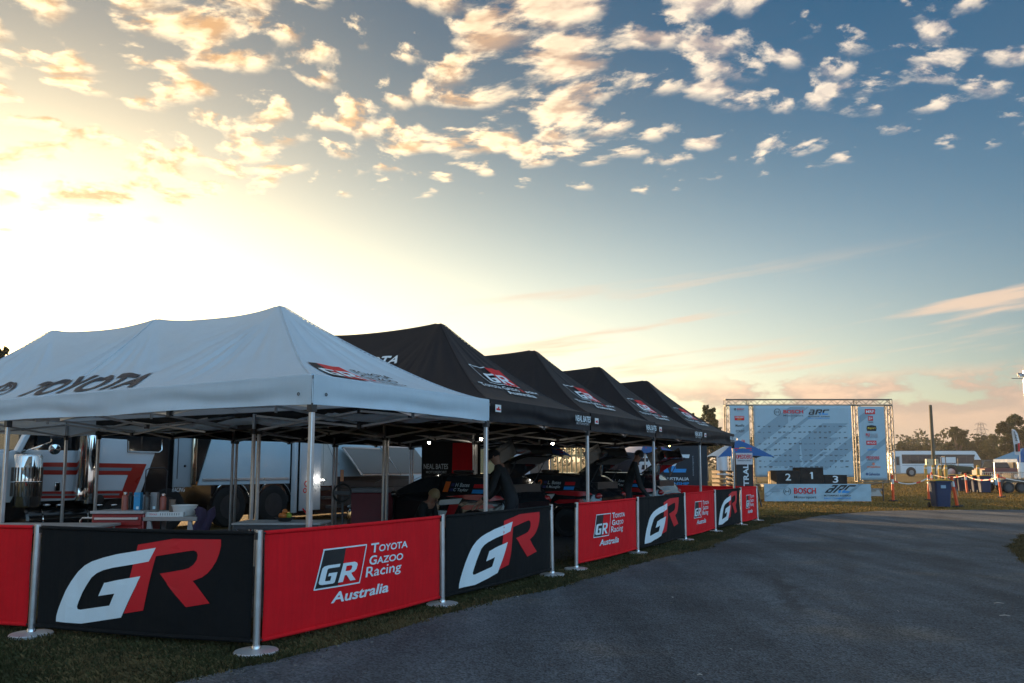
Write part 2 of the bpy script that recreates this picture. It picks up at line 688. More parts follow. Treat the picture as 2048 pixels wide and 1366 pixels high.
def TT(t, u, z=0.0):
    return ROW_O + ROW_D * t + ROW_E * u + Vector((0, 0, z))


_F, _TH, _CY, _HY = 1535.0, R(5.85), 778.727, 936.0


def at(px, py, z=0.0):
    """plan position of the spot seen at photograph pixel px, py, lying at height z"""
    a, b = px - 1024.0, -(py - _CY)
    ry = _F * math.cos(_TH) - b * math.sin(_TH)
    rz = _F * math.sin(_TH) + b * math.cos(_TH)
    k = (z - CAM_H) / rz
    return Vector((a * k, ry * k, z))


def atY(px, py, Y):
    a, b = px - 1024.0, -(py - _CY)
    ry = _F * math.cos(_TH) - b * math.sin(_TH)
    rz = _F * math.sin(_TH) + b * math.cos(_TH)
    k = Y / ry
    return Vector((a * k, Y, CAM_H + rz * k))


def ground_z(x, y):
    """the field rises very gently in the distance"""
    d = max(0.0, y - 42.0)
    return 0.009 * d * d / (d + 12.0)

# ------------------------------------------------------------------ ground
def ground_mat():
    m = bpy.data.materials.new('dry mown grass')
    m.use_nodes = True
    t = NT(m.node_tree)
    b = t.n['Principled BSDF']
    tc = t.node('ShaderNodeTexCoord')
    co = tc.outputs['Object']
    n1 = t.noise(co, 0.35, 4, 0.6)
    n2 = t.noise(co, 2.4, 5, 0.65)
    n3 = t.noise(co, 38.0, 4, 0.7)
    _, y, _ = t.sep(co)
    dry = t.m('ADD', t.m('MULTIPLY', t.m('ADD', n1, n2), 0.5), t.step(y, 14.0, 32.0, -0.10, 0.16, 'LINEAR'))
    c = t.ramp(dry, [(0.30, (0.040, 0.040, 0.015)), (0.46, (0.085, 0.072, 0.028)), (0.58, (0.16, 0.115, 0.042)), (0.75, (0.23, 0.165, 0.062))])
    c = t.v('SCALE', c, scale=t.step(n3, 0.25, 0.75, 0.45, 1.45, 'LINEAR'))
    t.l.new(c, b.inputs['Base Color'])
    b.inputs['Roughness'].default_value = 0.95
    b.inputs['Specular IOR Level'].default_value = 0.15
    bn = t.node('ShaderNodeBump')
    bn.inputs['Strength'].default_value = 0.9
    bn.inputs['Distance'].default_value = 0.04
    t.l.new(t.m('ADD', n3, t.m('MULTIPLY', n2, 0.7)), bn.inputs['Height'])
    t.l.new(bn.outputs[0], b.inputs['Normal'])
    return m


def asphalt_mat():
    m = bpy.data.materials.new('worn chip-seal asphalt')
    m.use_nodes = True
    t = NT(m.node_tree)
    b = t.n['Principled BSDF']
    tc = t.node('ShaderNodeTexCoord')
    co = tc.outputs['Object']
    vo = t.node('ShaderNodeTexVoronoi')
    vo.inputs['Scale'].default_value = 60.0
    t.l.new(co, vo.inputs['Vector'])
    chip = vo.outputs['Color']
    cr, cg, cb = t.sep(chip)
    big = t.noise(co, 0.45, 4, 0.6)
    mid = t.noise(co, 3.0, 5, 0.65)
    st = t.node('ShaderNodeMapping')
    st.inputs['Rotation'].default_value = (0, 0, R(28))
    st.inputs['Scale'].default_value = (1.6, 0.13, 1)
    t.l.new(co, st.inputs[0])
    tracks = t.noise(st.outputs[0], 1.0, 3, 0.55)
    f = t.m('MULTIPLY', t.step(cr, 0.0, 1.0, 0.45, 1.6, 'LINEAR'), t.step(big, 0.3, 0.7, 0.60, 1.32, 'LINEAR'))
    f = t.m('MULTIPLY', f, t.step(mid, 0.3, 0.7, 0.84, 1.14, 'LINEAR'))
    f = t.m('MULTIPLY', f, t.step(tracks, 0.32, 0.68, 0.60, 1.25, 'LINEAR'))
    c = t.mix(t.step(big, 0.52, 0.70), (0.082, 0.097, 0.114), (0.104, 0.097, 0.090))
    c = t.v('SCALE', c, scale=f)
    # pale grit and crumbs
    c = t.mix(t.step(t.noise(co, 28.0, 2, 0.5), 0.765, 0.79), c, (0.20, 0.19, 0.175))
    # one dark oil run and a patched area
    x, y, _ = t.sep(co)
    ox = t.m('SUBTRACT', x, t.m('ADD', 2.9, t.m('MULTIPLY', t.m('SUBTRACT', y, 8.0), 0.26)))
    ox = t.m('ADD', ox, t.m('MULTIPLY', t.m('SUBTRACT', mid, 0.5), 0.5))
    oil = t.m('MULTIPLY', t.step(t.m('ABSOLUTE', ox), 0.13, 0.03), t.m('MULTIPLY', t.step(y, 7.4, 8.2), t.step(y, 11.2, 10.0)))
    c = t.mix(t.m('MULTIPLY', oil, 0.55), c, (0.028, 0.027, 0.027))
    px = t.m('ADD', t.m('SUBTRACT', y, 14.2), t.m('ADD', t.m('MULTIPLY', t.m('SUBTRACT', mid, 0.5), 2.2), t.m('MULTIPLY', t.m('SUBTRACT', x, 4.0), -0.12)))
    pat = t.m('MULTIPLY', t.step(t.m('ABSOLUTE', px), 1.1, 0.5), t.m('MULTIPLY', t.step(x, 1.3, 2.2), t.step(x, 7.4, 6.0)))
    c = t.mix(t.m('MULTIPLY', pat, 0.5), c, (0.035, 0.034, 0.035))
    # faint pairs of tyre tracks running down the lane and small tar patches
    lane = t.m('SUBTRACT', x, t.m('MULTIPLY', y, 0.42))
    wob = t.m('MULTIPLY', t.m('SUBTRACT', t.noise(co, 0.22, 2, 0.5), 0.5), 1.6)
    for off in (0.2, 1.75, 3.0):
        dd = t.m('ABSOLUTE', t.m('ADD', t.m('SUBTRACT', lane, off), wob))
        c = t.mix(t.m('MULTIPLY', t.step(dd, 0.24, 0.04), t.m('MULTIPLY', t.step(mid, 0.35, 0.62), 0.42)), c, (0.036, 0.038, 0.042))
    tar = t.step(t.noise(co, 1.1, 4, 0.7), 0.66, 0.72)
    c = t.mix(t.m('MULTIPLY', tar, 0.45), c, (0.035, 0.034, 0.034))
    dust = t.step(t.noise(co, 0.6, 5, 0.65), 0.55, 0.75)
    c = t.mix(t.m('MULTIPLY', dust, 0.30), c, (0.125, 0.108, 0.088))
    t.l.new(c, b.inputs['Base Color'])
    b.inputs['Roughness'].default_value = 0.78
    b.inputs['Specular IOR Level'].default_value = 0.35
    bn = t.node('ShaderNodeBump')
    bn.inputs['Strength'].default_value = 1.0
    bn.inputs['Distance'].default_value = 0.012
    t.l.new(t.m('ADD', vo.outputs['Distance'], t.m('MULTIPLY', mid, 0.8)), bn.inputs['Height'])
    t.l.new(bn.outputs[0], b.inputs['Normal'])
    return m


def build_ground():
    xs = [-900, -400, -200, -120, -80, -50, -30, -20, -12, -6, 0, 6, 12, 20, 30, 40, 55, 75, 100, 140, 200, 300, 500, 900]
    ys = [-60, -20, 0, 10, 20, 30, 38, 42, 46, 50, 56, 64, 74, 86, 100, 120, 150, 200, 280, 400, 700, 1200, 1800]
    vs = [(x, y, ground_z(x, y) - 0.012) for y in ys for x in xs]
    w = len(xs)
    fs = [(j * w + i, j * w + i + 1, (j + 1) * w + i + 1, (j + 1) * w + i) for j in range(len(ys) - 1) for i in range(w - 1)]
    mb = MB().add(vs, fs)
    o = mb.build('ground', ground_mat(), smooth=True)
    tag(o, kind='structure')

    # the bitumen lane: left edge follows the barriers, far end curves off to the right
    rnd = random.Random(3)
    left = [at(330, 1420), at(420, 1350), at(560, 1322), at(760, 1270), at(950, 1210), at(1100, 1180), at(1300, 1122), at(1420, 1095), at(1500, 1062), at(1560, 1046), at(1650, 1030), at(1760, 1022), at(1900, 1020), at(2060, 1020), at(2300, 1018), at(2700, 1016)]
    left = [Vector((-3.2, 2.6, 0)), Vector((-3.0, 4.0, 0))] + left[1:]
    right = [Vector((6.0, 2.6, 0)), Vector((6.0, 3.6, 0)), at(2300, 1420), at(2240, 1330), at(2170, 1240), at(2110, 1170), at(2070, 1135), at(2030, 1112), at(2015, 1092), at(2050, 1066), at(2130, 1052), at(2300, 1042), at(2700, 1038)]

    def resample(P, n):
        L = [0.0]
        for a, b in zip(P, P[1:]):
            L.append(L[-1] + (b - a).length)
        out = []
        for k in range(n + 1):
            s = L[-1] * k / n
            for i in range(len(P) - 1):
                if s <= L[i + 1] + 1e-9:
                    f = (s - L[i]) / max(1e-9, L[i + 1] - L[i])
                    out.append(P[i].lerp(P[i + 1], f))
                    break
        return out
    n = 260
    A, B = resample(left, n), resample(right, n)

    def rag(P, sgn, seed):
        out = []
        for i, p in enumerate(P):
            w = 0.10 + 0.10 * min(1, p.y / 20)
            j = (mnoise.noise(Vector((p.x * 1.1, p.y * 1.1, seed))) + 0.6 * mnoise.noise(Vector((p.x * 4.0, p.y * 4.0, seed + 3)))) * w
            out.append(p + Vector((j * sgn, j * 0.5, 0)))
        return out
    A, B = rag(A, 1, 1.0), rag(B, 1, 9.0)
    vs, fs = [], []
    m = 6
    for a, b in zip(A, B):
        for k in range(m + 1):
            p = a.lerp(b, k / m)
            vs.append((p.x, p.y, 0.004 + 0.0 * k))
    for i in range(n):
        for k in range(m):
            fs.append((i * (m + 1) + k, i * (m + 1) + k + 1, (i + 1) * (m + 1) + k + 1, (i + 1) * (m + 1) + k))
    o = MB().add(vs, fs).build('road', asphalt_mat(), smooth=True)
    # make sure it faces up
    me = o.data
    if me.polygons[0].normal.z < 0:
        me.flip_normals()
    tag(o, kind='structure')
    return A, B


ROAD_L, ROAD_R = build_ground()


def road_edge_x(y, P):
    best = None
    for a, b in zip(P, P[1:]):
        if (a.y - y) * (b.y - y) <= 0 and abs(b.y - a.y) > 1e-6:
            x = a.x + (b.x - a.x) * (y - a.y) / (b.y - a.y)
            if best is None:
                best = x
    return best


def grass_blades():
    rnd = random.Random(11)
    cols = [mat('grass blade green', (0.050, 0.049, 0.018), 0.8, 0, 0.35, 3, spec=0.2), mat('grass blade straw', (0.125, 0.088, 0.038), 0.85, 0, 0.35, 3, spec=0.2), mat('grass blade dry', (0.28, 0.18, 0.048), 0.85, 0, 0.35, 3, spec=0.2)]
    V, F, MI = [], [], []

    def tuft(x, y, h, dry):
        for _ in range(4):
            a = rnd.uniform(0, 6.283)
            dx, dy = math.cos(a), math.sin(a)
            bx, by = x + rnd.gauss(0, .018), y + rnd.gauss(0, .018)
            hh = h * rnd.uniform(.5, 1.2)
            w = rnd.uniform(.003, .006)
            ln = hh * rnd.uniform(.3, 1.1)
            b = len(V)
            V.extend([(bx - dy * w, by + dx * w, -.012), (bx + dy * w, by - dx * w, -.012), (bx + dx * ln * .4 + dy * w * .6, by + dy * ln * .4 - dx * w * .6, hh * .65), (bx + dx * ln, by + dy * ln, hh * .9)])
            F.extend([(b, b + 1, b + 2), (b, b + 2, b + 3)])
            MI.extend([1 if dry else 0] * 2)
    posts = [at(512, 1305), at(62, 1270)] + [at(512, 1305) + ROW_D * q for q in (2.48, 5.10, 5.81, 8.24, 11.0, 13.40, 15.75, 17.60)]

    def clear(x, y):
        return any((p.x - x) ** 2 + (p.y - y) ** 2 < .05 for p in posts)
    n = 0
    # verge along the barriers and the near left corner
    while n < 26000:
        y = 3.2 + 22 * rnd.random() ** 1.8
        ex = road_edge_x(y, ROAD_L)
        if ex is None:
            continue
        x = ex - abs(rnd.gauss(0, 0.9)) + rnd.gauss(0, 0.05)
        if x < -0.62 * y - 1.0:
            continue
        n += 1
        if clear(x, y):
            continue
        dn = mnoise.noise(Vector((x * .9, y * .9, 2.0)))
        d_edge = ex - x
        dry = rnd.random() < (0.25 + dn * .9 + (0.35 if d_edge < .25 else 0))
        tuft(x, y, rnd.uniform(.018, .045), dry)
    for _ in range(16000):
        y = rnd.uniform(3.6, 7.5)
        x = rnd.uniform(-0.70 * y, -1.2)
        ex = road_edge_x(y, ROAD_L) or -3
        if x > ex - 0.02 or clear(x, y):
            continue
        dn = mnoise.noise(Vector((x * .9, y * .9, 2.0)))
        tuft(x, y, rnd.uniform(.018, .042), rnd.random() < .2 + dn * .9)
    # right-hand verge
    for _ in range(5000):
        y = rnd.uniform(10, 26)
        ex = road_edge_x(y, ROAD_R)
        if ex is None:
            continue
        x = ex + abs(rnd.gauss(0, .7)) - .05
        tuft(x, y, rnd.uniform(.015, .035), rnd.random() < .9)
    # the open field beyond the lane: taller dry tufts that catch the low sun
    for _ in range(56000):
        y = 24 + 46 * rnd.random() ** 1.5
        x = rnd.uniform(.16, .72) * y
        le, re = road_edge_x(y, ROAD_L), road_edge_x(y, ROAD_R)
        if le is not None and (x > le and (re is None or x < re)):
            continue
        z0 = ground_z(x, y) - .012
        k = y / 30.0
        for _q in range(2):
            a = rnd.uniform(0, 6.283)
            w = rnd.uniform(.010, .022) * k
            h = rnd.uniform(.022, .062) * k ** .5
            dx, dy = math.cos(a) * w, math.sin(a) * w
            lx, ly = rnd.gauss(0, .02), rnd.gauss(0, .02)
            b = len(V)
            V.extend([(x - dx, y - dy, z0), (x + dx, y + dy, z0), (x + lx, y + ly, z0 + h)])
            F.append((b, b + 1, b + 2))
            MI.append(2 if rnd.random() < .85 else 0)
    mb = MB()
    mb.v, mb.f, mb.mi = V, F, MI
    o = mb.build('grass', cols, smooth=None)
    tag(o, 'short dry grass along the edge of the road', 'grass', kind='stuff')


grass_blades()


def litter():
    rnd = random.Random(5)
    spots = [(1035, 1195), (1620, 1130), (1460, 1300), (1185, 1148), (1948, 1258), (1590, 1188), (1400, 1352), (1345, 1196), (1772, 1225), (1795, 1224), (2010, 1233), (1998, 1208)]
    labels = ['tiny pale paper scrap on the road nearest the gap in the barriers', 'tiny pale scrap on the far middle of the road', 'white crumb of paper low in the middle of the road',
              'pale chip on the road edge below the first far red banner', 'white crumb near the right verge of the road', 'pale chip right of the oil run on the road', 'tiny white scrap at the bottom edge of the road',
              'pale chip on the road in front of the first far black banner', 'brown leaf crumb left of the pair on the right of the road', 'brown leaf crumb right of the pair on the right of the road', 'long pale straw on the right of the road, the nearer one', 'long pale straw on the right of the road, the farther one']
    pm = mat('paper scrap', (0.38, 0.37, 0.35), 0.8, 0, 0.2, 30)
    for i, (s, lb) in enumerate(zip(spots, labels)):
        p = at(*s)
        mb = MB()
        L = 0.020 if i < 10 else 0.05
        a = rnd.uniform(0, 3)
        mb.add([(-L, -.008, 0), (0, -.011, .006), (L, -.006, .001), (L * .9, .009, .004), (0, .010, .011), (-L, .008, .003)], [(0, 1, 4, 5), (1, 2, 3, 4)])
        o = mb.build('paper_scrap', pm, smooth=None)
        o.location = (p.x, p.y, .006)
        o.rotation_euler = (0, 0, a if i < 10 else R(-12))
        tag(o, lb, 'litter', 'litter on the road')


litter()


def gravel():
    """loose stones and crumbs along the lane edges"""
    rnd = random.Random(19)
    mb = MB()
    for _ in range(2600):
        y = 3.5 + 20 * rnd.random() ** 1.6
        side = rnd.random()
        if side < .6:
            ex = road_edge_x(y, ROAD_L)
            x = (ex if ex is not None else 0) + abs(rnd.gauss(0, .35)) - .05
        elif side < .8:
            ex = road_edge_x(y, ROAD_R)
            x = (ex if ex is not None else 9) - abs(rnd.gauss(0, .5))
        else:
            x = rnd.uniform(-.2, .7) * y
            ex = road_edge_x(y, ROAD_L)
            if ex is None or x < ex:
                continue
        r = rnd.uniform(.003, .009) * (1 if rnd.random() < .95 else 1.7)
        a = rnd.uniform(0, 6)
        c = Vector((x, y, .004 + r * .5))
        pts = [Vector((math.cos(a + k * 1.571) * r * rnd.uniform(.7, 1.3), math.sin(a + k * 1.571) * r * rnd.uniform(.7, 1.3), rnd.uniform(-.2, .2) * r)) for k in range(4)]
        vs = [c + p for p in pts] + [c + Vector((0, 0, r * .7)), c + Vector((0, 0, -r * .5))]
        mb.add(vs, [(0, 1, 4), (1, 2, 4), (2, 3, 4), (3, 0, 4), (1, 0, 5), (2, 1, 5), (3, 2, 5), (0, 3, 5)])
    o = mb.build('gravel', mat('loose stone', (.20, .19, .175), .85, 0, .5, 4), smooth=None)
    tag(o, 'loose gravel scattered along the edge of the road', 'gravel', kind='stuff')


gravel()

# ------------------------------------------------------------------ barrier posts and banners
POST_H = 0.955
RED_CLOTH = cloth('red banner cloth', (0.72, 0.004, 0.011), 0.85, 0.55)
BLACK_CLOTH = cloth('black banner cloth', (0.0045, 0.005, 0.006), 0.9, 0.55)

# emblem outlines measured on the square-on black banner (0..1 across, 0..1 up)
def _uv(pts):
    out = []
    for x, y in pts:
        fx = (x - 290) / (1838 - 290)
        top = 158 + 7 * fx
        bot = 870 + 115 * fx
        # post-side left edge leans with the lens
        xl = 305 - 30 * (y - 158) / 712.0
        fx = (x - xl) / (1838 - xl)
        out.append((fx, 1 - (y - top) / (bot - top)))
    return out


EM_G = _uv([(430, 828), (433, 790), (450, 740), (475, 683), (510, 612), (555, 540), (605, 476), (655, 433), (715, 402), (800, 373), (900, 347), (1177, 296), (1132, 396), (1010, 420), (880, 443), (805, 462), (755, 484), (715, 515), (680, 560), (642, 620), (612, 685), (600, 722), (605, 738), (625, 742), (852, 708), (893, 622), (768, 642), (812, 548), (1077, 502), (942, 792), (630, 840)])
EM_R = _uv([(1045, 277), (1300, 228), (1622, 230), (1624, 275), (1615, 335), (1598, 390), (1573, 440), (1545, 478), (1508, 508), (1450, 532), (1567, 692), (1405, 718), (1217, 482), (1380, 452), (1420, 440), (1450, 415), (1470, 380), (1474, 345), (1466, 322), (1446, 312), (1400, 318), (1180, 357), (1100, 742), (960, 764), (1077, 502), (1000, 516)])

LG = [(0.02, .20), (.05, .12), (.13, .07), (.36, .03), (.405, .06), (.47, .47), (.27, .47), (.255, .345), (.325, .345), (.30, .19), (.18, .20), (.165, .25), (.205, .62), (.23, .68), (.28, .70), (.50, .73), (.52, .93), (.24, .90), (.13, .85), (.075, .72)]


def gr_letters(x, y, w, h, sh=0.0):
    """the two bold slanted capitals G and R as outlines inside a box"""
    g = [(0, .14), (.03, .04), (.10, 0), (.37, 0), (.41, .05), (.45, .56), (.23, .56), (.215, .40), (.30, .40), (.285, .18), (.17, .18), (.155, .22), (.18, .76), (.20, .82), (.245, .83), (.49, .83), (.505, 1), (.18, 1), (.09, .96), (.05, .86)]
    r = [(.50, 0), (.625, 0), (.65, .36), (.70, .36), (.83, 0), (.98, 0), (.83, .40), (.92, .46), (.965, .58), (.985, .82), (.965, .93), (.90, 1), (.58, 1)]
    hole = [(.66, .54), (.78, .54), (.825, .60), (.84, .76), (.81, .83), (.675, .83)]
    f = lambda p: [(x + a * w + sh * b * h, y + b * h) for a, b in p]
    gv = poly_tri(f(g))
    # stitch the counter of the R into its outline
    rr = r[:1] + r[1:] + r[:1]
    r2 = [(.50, 0), (.625, 0), (.65, .36), (.70, .36), (.83, 0), (.98, 0), (.83, .40), (.92, .46), (.965, .58), (.985, .82), (.965, .93), (.90, 1), (.58, 1), (.5665, .83), (.675, .83), (.81, .83), (.84, .76), (.825, .60), (.78, .54), (.66, .54), (.672, .8299), (.5664, .8299)]
    rv = poly_tri(f(r2))
    return merge2d(gv, rv)


def team_logo_shapes():
    """shapes of the red banner's print on a 0..1 x 0..1 field, by colour"""
    sh = 0.05
    out = {}
    # emblem box
    bx, by, bw, bh, s = 0.228, 0.400, 0.225, 0.360, 0.042
    out['box_black'] = [(bx, by), (bx + bw * .5, by), (bx + bw * .5 + s, by + bh), (bx + s, by + bh)], [(0, 1, 2, 3)]
    out['box_frame'] = merge2d(rect2d(bx - .006, by - .014, bw + .012, .014), rect2d(bx + s - .006, by + bh, bw + .012, .014),
                               ([(bx - .006, by), (bx, by), (bx + s, by + bh), (bx + s - .006, by + bh)], [(0, 1, 2, 3)]),
                               ([(bx + bw, by), (bx + bw + .006, by), (bx + bw + s + .006, by + bh), (bx + bw + s, by + bh)], [(0, 1, 2, 3)]))
    out['letters'] = gr_letters(bx + .014, by + .03, bw - .03, bh * .50, 0.05)
    tx = 0.525
    L = []
    for k, (cap, rest, w1, w2, y0) in enumerate((('T', 'OYOTA', .050, .186, .675), ('G', 'AZOO', .046, .172, .548))):
        o = tx - k * .012
        L.append(fit_text(cap, o, y0, w1, .098, .022, .12))
        L.append(fit_text(rest, o + w1 - .002, y0, w2, .075, .022, .12))
    L.append(fit_text('Racing', tx - .034, .402, .226, .130, .010, .12))
    out['words'] = merge2d(*L)
    out['country'] = fit_text('Australia', .312, .230, .323, .110, .024, .15)
    return out


def sag(x, z, seed, amp):
    """soft cloth relief of a hung banner: gentle vertical folds and a belly"""
    return amp * (math.sin(math.pi * x) * 0.6 * math.sin(math.pi * min(1, max(0, z))) + 0.35 * mnoise.noise(Vector((x * 5.0, z * 1.2, seed))) + 0.15 * mnoise.noise(Vector((x * 16, z * 2.5, seed + 5))))


def banner(p0, p1, kind, label, seed, z0=0.07, z1=0.945, group='printed barrier banners', plain=False, inset=0.055):
    p0, p1 = Vector(p0), Vector(p1)
    ax = (p1 - p0)
    ln = ax.length
    ax.normalize()
    root = empty('barrier_banner', p0, math.atan2(ax.y, ax.x), label, 'banner', group)
    w = ln - 2 * inset
    h = z1 - z0
    amp = 0.050

    def S(a, b, off=0.0):
        x = inset + a * w
        z = z0 + b * h - 0.012 * math.sin(math.pi * a) * (1 if b < .5 else .45)
        return Vector((x, -sag(a, b, seed, amp) * (1 if 0.07 < b < 0.93 else .4) - off, z))
    cl = BLACK_CLOTH if kind == 'black' else RED_CLOTH
    mb = MB()
    mb.grid(lambda a, b: S(a, b, 0.0), 48, 16)
    fab = mb.build('fabric', cl, root, smooth=True)
    so = fab.modifiers.new('thick', 'SOLIDIFY')
    so.thickness = 0.003
    so.offset = -1.0
    # hems wrapped round the rods
    for b0, nm in ((1.0 - .02, 'top_hem'), (0.02, 'bottom_hem')):
        hem = MB().path([S(k / 24, b0) for k in range(25)], 0.017, 8)
        hem.build(nm, cl, root, smooth=True)
    # rod ends and clips at the posts
    for k, zz in enumerate((z0 + .98 * h, z0 + .02 * h)):
        MB().tube((0.03, 0, zz), (inset + .01, 0, zz), .009, n=8).build('rod_end', BLACKP, root)
        MB().tube((ln - inset - .01, 0, zz), (ln - .03, 0, zz), .009, n=8).build('rod_end', BLACKP, root)
    fl = lambda off: (lambda a, b: S(a, b, off))
    if plain:
        return root
    if kind == 'black':
        decal('emblem_letter', poly_tri(EM_R), fl(.0055), PRINTR, root, .05)
        decal('emblem_letter', poly_tri(EM_G), fl(.0075), PRINTW, root, .05)
    else:
        sh = team_logo_shapes()
        decal('emblem_box', sh['box_black'], fl(.0055), PRINTK, root, .05)
        decal('emblem_frame', sh['box_frame'], fl(.0070), PRINTW, root, .05)
        decal('emblem_letter', sh['letters'], fl(.0082), PRINTW, root, .05)
        decal('lettering', sh['words'], fl(.0065), PRINTW, root, .06)
        decal('lettering', sh['country'], fl(.0065), PRINTW, root, .06)
    return root


def make_post():
    root = empty('barrier_post', (0, 0, 0))
    MB().lathe([(.0, -.01), (.168, -.01), (.172, .010), (.165, .018), (.06, .026), (.034, .030), (.0, .030)], n=36).build('base_plate', mat('satin stainless plate', (.55, .56, .58), .48, .55, .1, 6), root)
    MB().lathe([(.0275, .018), (.0275, POST_H - .004), (.024, POST_H), (.0, POST_H)], n=20).build('tube', ALU, root)
    MB().lathe([(.036, .012), (.036, .045), (.030, .055), (.0275, .055)], n=20).build('collar', STEEL, root)
    for s in (-1, 1):
        MB().bb(s * .034 - .007, s * .034 + .007, -.012, .012, POST_H - .075, POST_H - .02).build('clip', BLACKP, root)
    return root


BC = at(512, 1305)
BL = at(62, 1270)
offs = [0.0, 2.48, 5.10, 5.81, 8.24, 11.0, 13.40, 15.75, 17.60]
post0 = make_post()
ppos = [BC + ROW_D * s for s in offs]
ldir = (BL - BC).normalized()
wob = random.Random(4)
ppos = [p + ROW_E * wob.uniform(-.05, .05) for p in ppos]
ppos[0] = BC
left_posts = [BL, BL + ldir * 2.30]
end_posts = [ppos[-1] + ROW_E * k * 2.35 + ROW_D * k * .12 for k in (1, 2, 3)]
post_labels = ['thick steel barrier post on a round plate at the near corner of the fence', 'steel barrier post between the near red banner and the second black banner', 'steel barrier post at the near side of the gap in the fence',
               'steel barrier post at the far side of the gap in the fence', 'steel barrier post between the first far red banner and its black neighbour', 'steel barrier post between a far black banner and the middle red banner',
               'steel barrier post between the middle red banner and the last black banner', 'steel barrier post between the last black banner and the end red banner', 'steel barrier post at the far end of the banner row',
               'steel barrier post left of the big square-on black banner', 'steel barrier post outside the left edge beside the cropped red banner', 'steel post in the rear red banner line, nearest the road', 'middle steel post in the rear red banner line', 'innermost steel post of the rear red banner line']
for i, p in enumerate(ppos + left_posts + end_posts):
    o = post0 if i == 0 else copy_tree(post0)
    o.location = p
    o.rotation_euler = (R(wob.uniform(-.7, .7)), R(wob.uniform(-.7, .7)), ROW_RZ if i < 9 else math.atan2(ldir.y, ldir.x))
    tag(o, post_labels[i], 'post', 'steel barrier posts')

banner(BL, BC, 'black', 'big black banner with white and red letters, nearest and almost square-on', 1.0)
banner(left_posts[1], BL, 'red', 'red banner cropped by the left edge of the picture', 2.0)
banner(ppos[0], ppos[1], 'red', 'nearest red banner with team name in white, right of the corner post', 3.0)
banner(ppos[1], ppos[2], 'black', 'second black banner with white and red letters, just before the gap', 4.0)
banner(ppos[3], ppos[4], 'red', 'red team banner just beyond the gap in the fence', 5.0)
banner(ppos[4], ppos[5], 'black', 'third black banner, between two far red banners', 6.0)
banner(ppos[5], ppos[6], 'red', 'red team banner between the two farthest black banners', 7.0)
banner(ppos[6], ppos[7], 'black', 'farthest and smallest black banner of the row', 8.0)
banner(ppos[7], ppos[8], 'red', 'farthest red banner at the end of the row by the totem sign', 9.0)
banner(end_posts[0], ppos[8], 'red', 'plain back of a red banner closing the row, nearest the road', 10.0, plain=True)
banner(end_posts[1], end_posts[0], 'red', 'plain back of a red banner in the middle of the rear line', 11.0, plain=True)
banner(end_posts[2], end_posts[1], 'red', 'plain back of a red banner deepest in the rear line', 12.0, plain=True)

# ------------------------------------------------------------------ folding marquees
WHITE_CANVAS = cloth('white canvas', (0.70, 0.80, 0.88), 0.75, 0.10, trans=0.28, var=0.04)
BLACK_CANVAS = cloth('black canvas', (0.0075, 0.0095, 0.014), 0.60, 0.10, trans=0.0, var=0.15)
SEAM_W = mat('white canvas seam', (.50, .58, .66), .8, 0, .1, 5)
SEAM_K = mat('black canvas seam', (.016, .019, .026), .6, 0, .1, 5)
FRAME_ALU = mat('tent frame aluminium', (0.55, 0.55, 0.56), 0.38, 0.75, 0.15, 10)
JOINT = mat('tent joint plastic', (0.03, 0.03, 0.032), 0.5, 0, 0.1, 10)
TAGW = mat('white tent tag', (0.75, 0.75, 0.75), 0.6, 0, 0.05, 10)


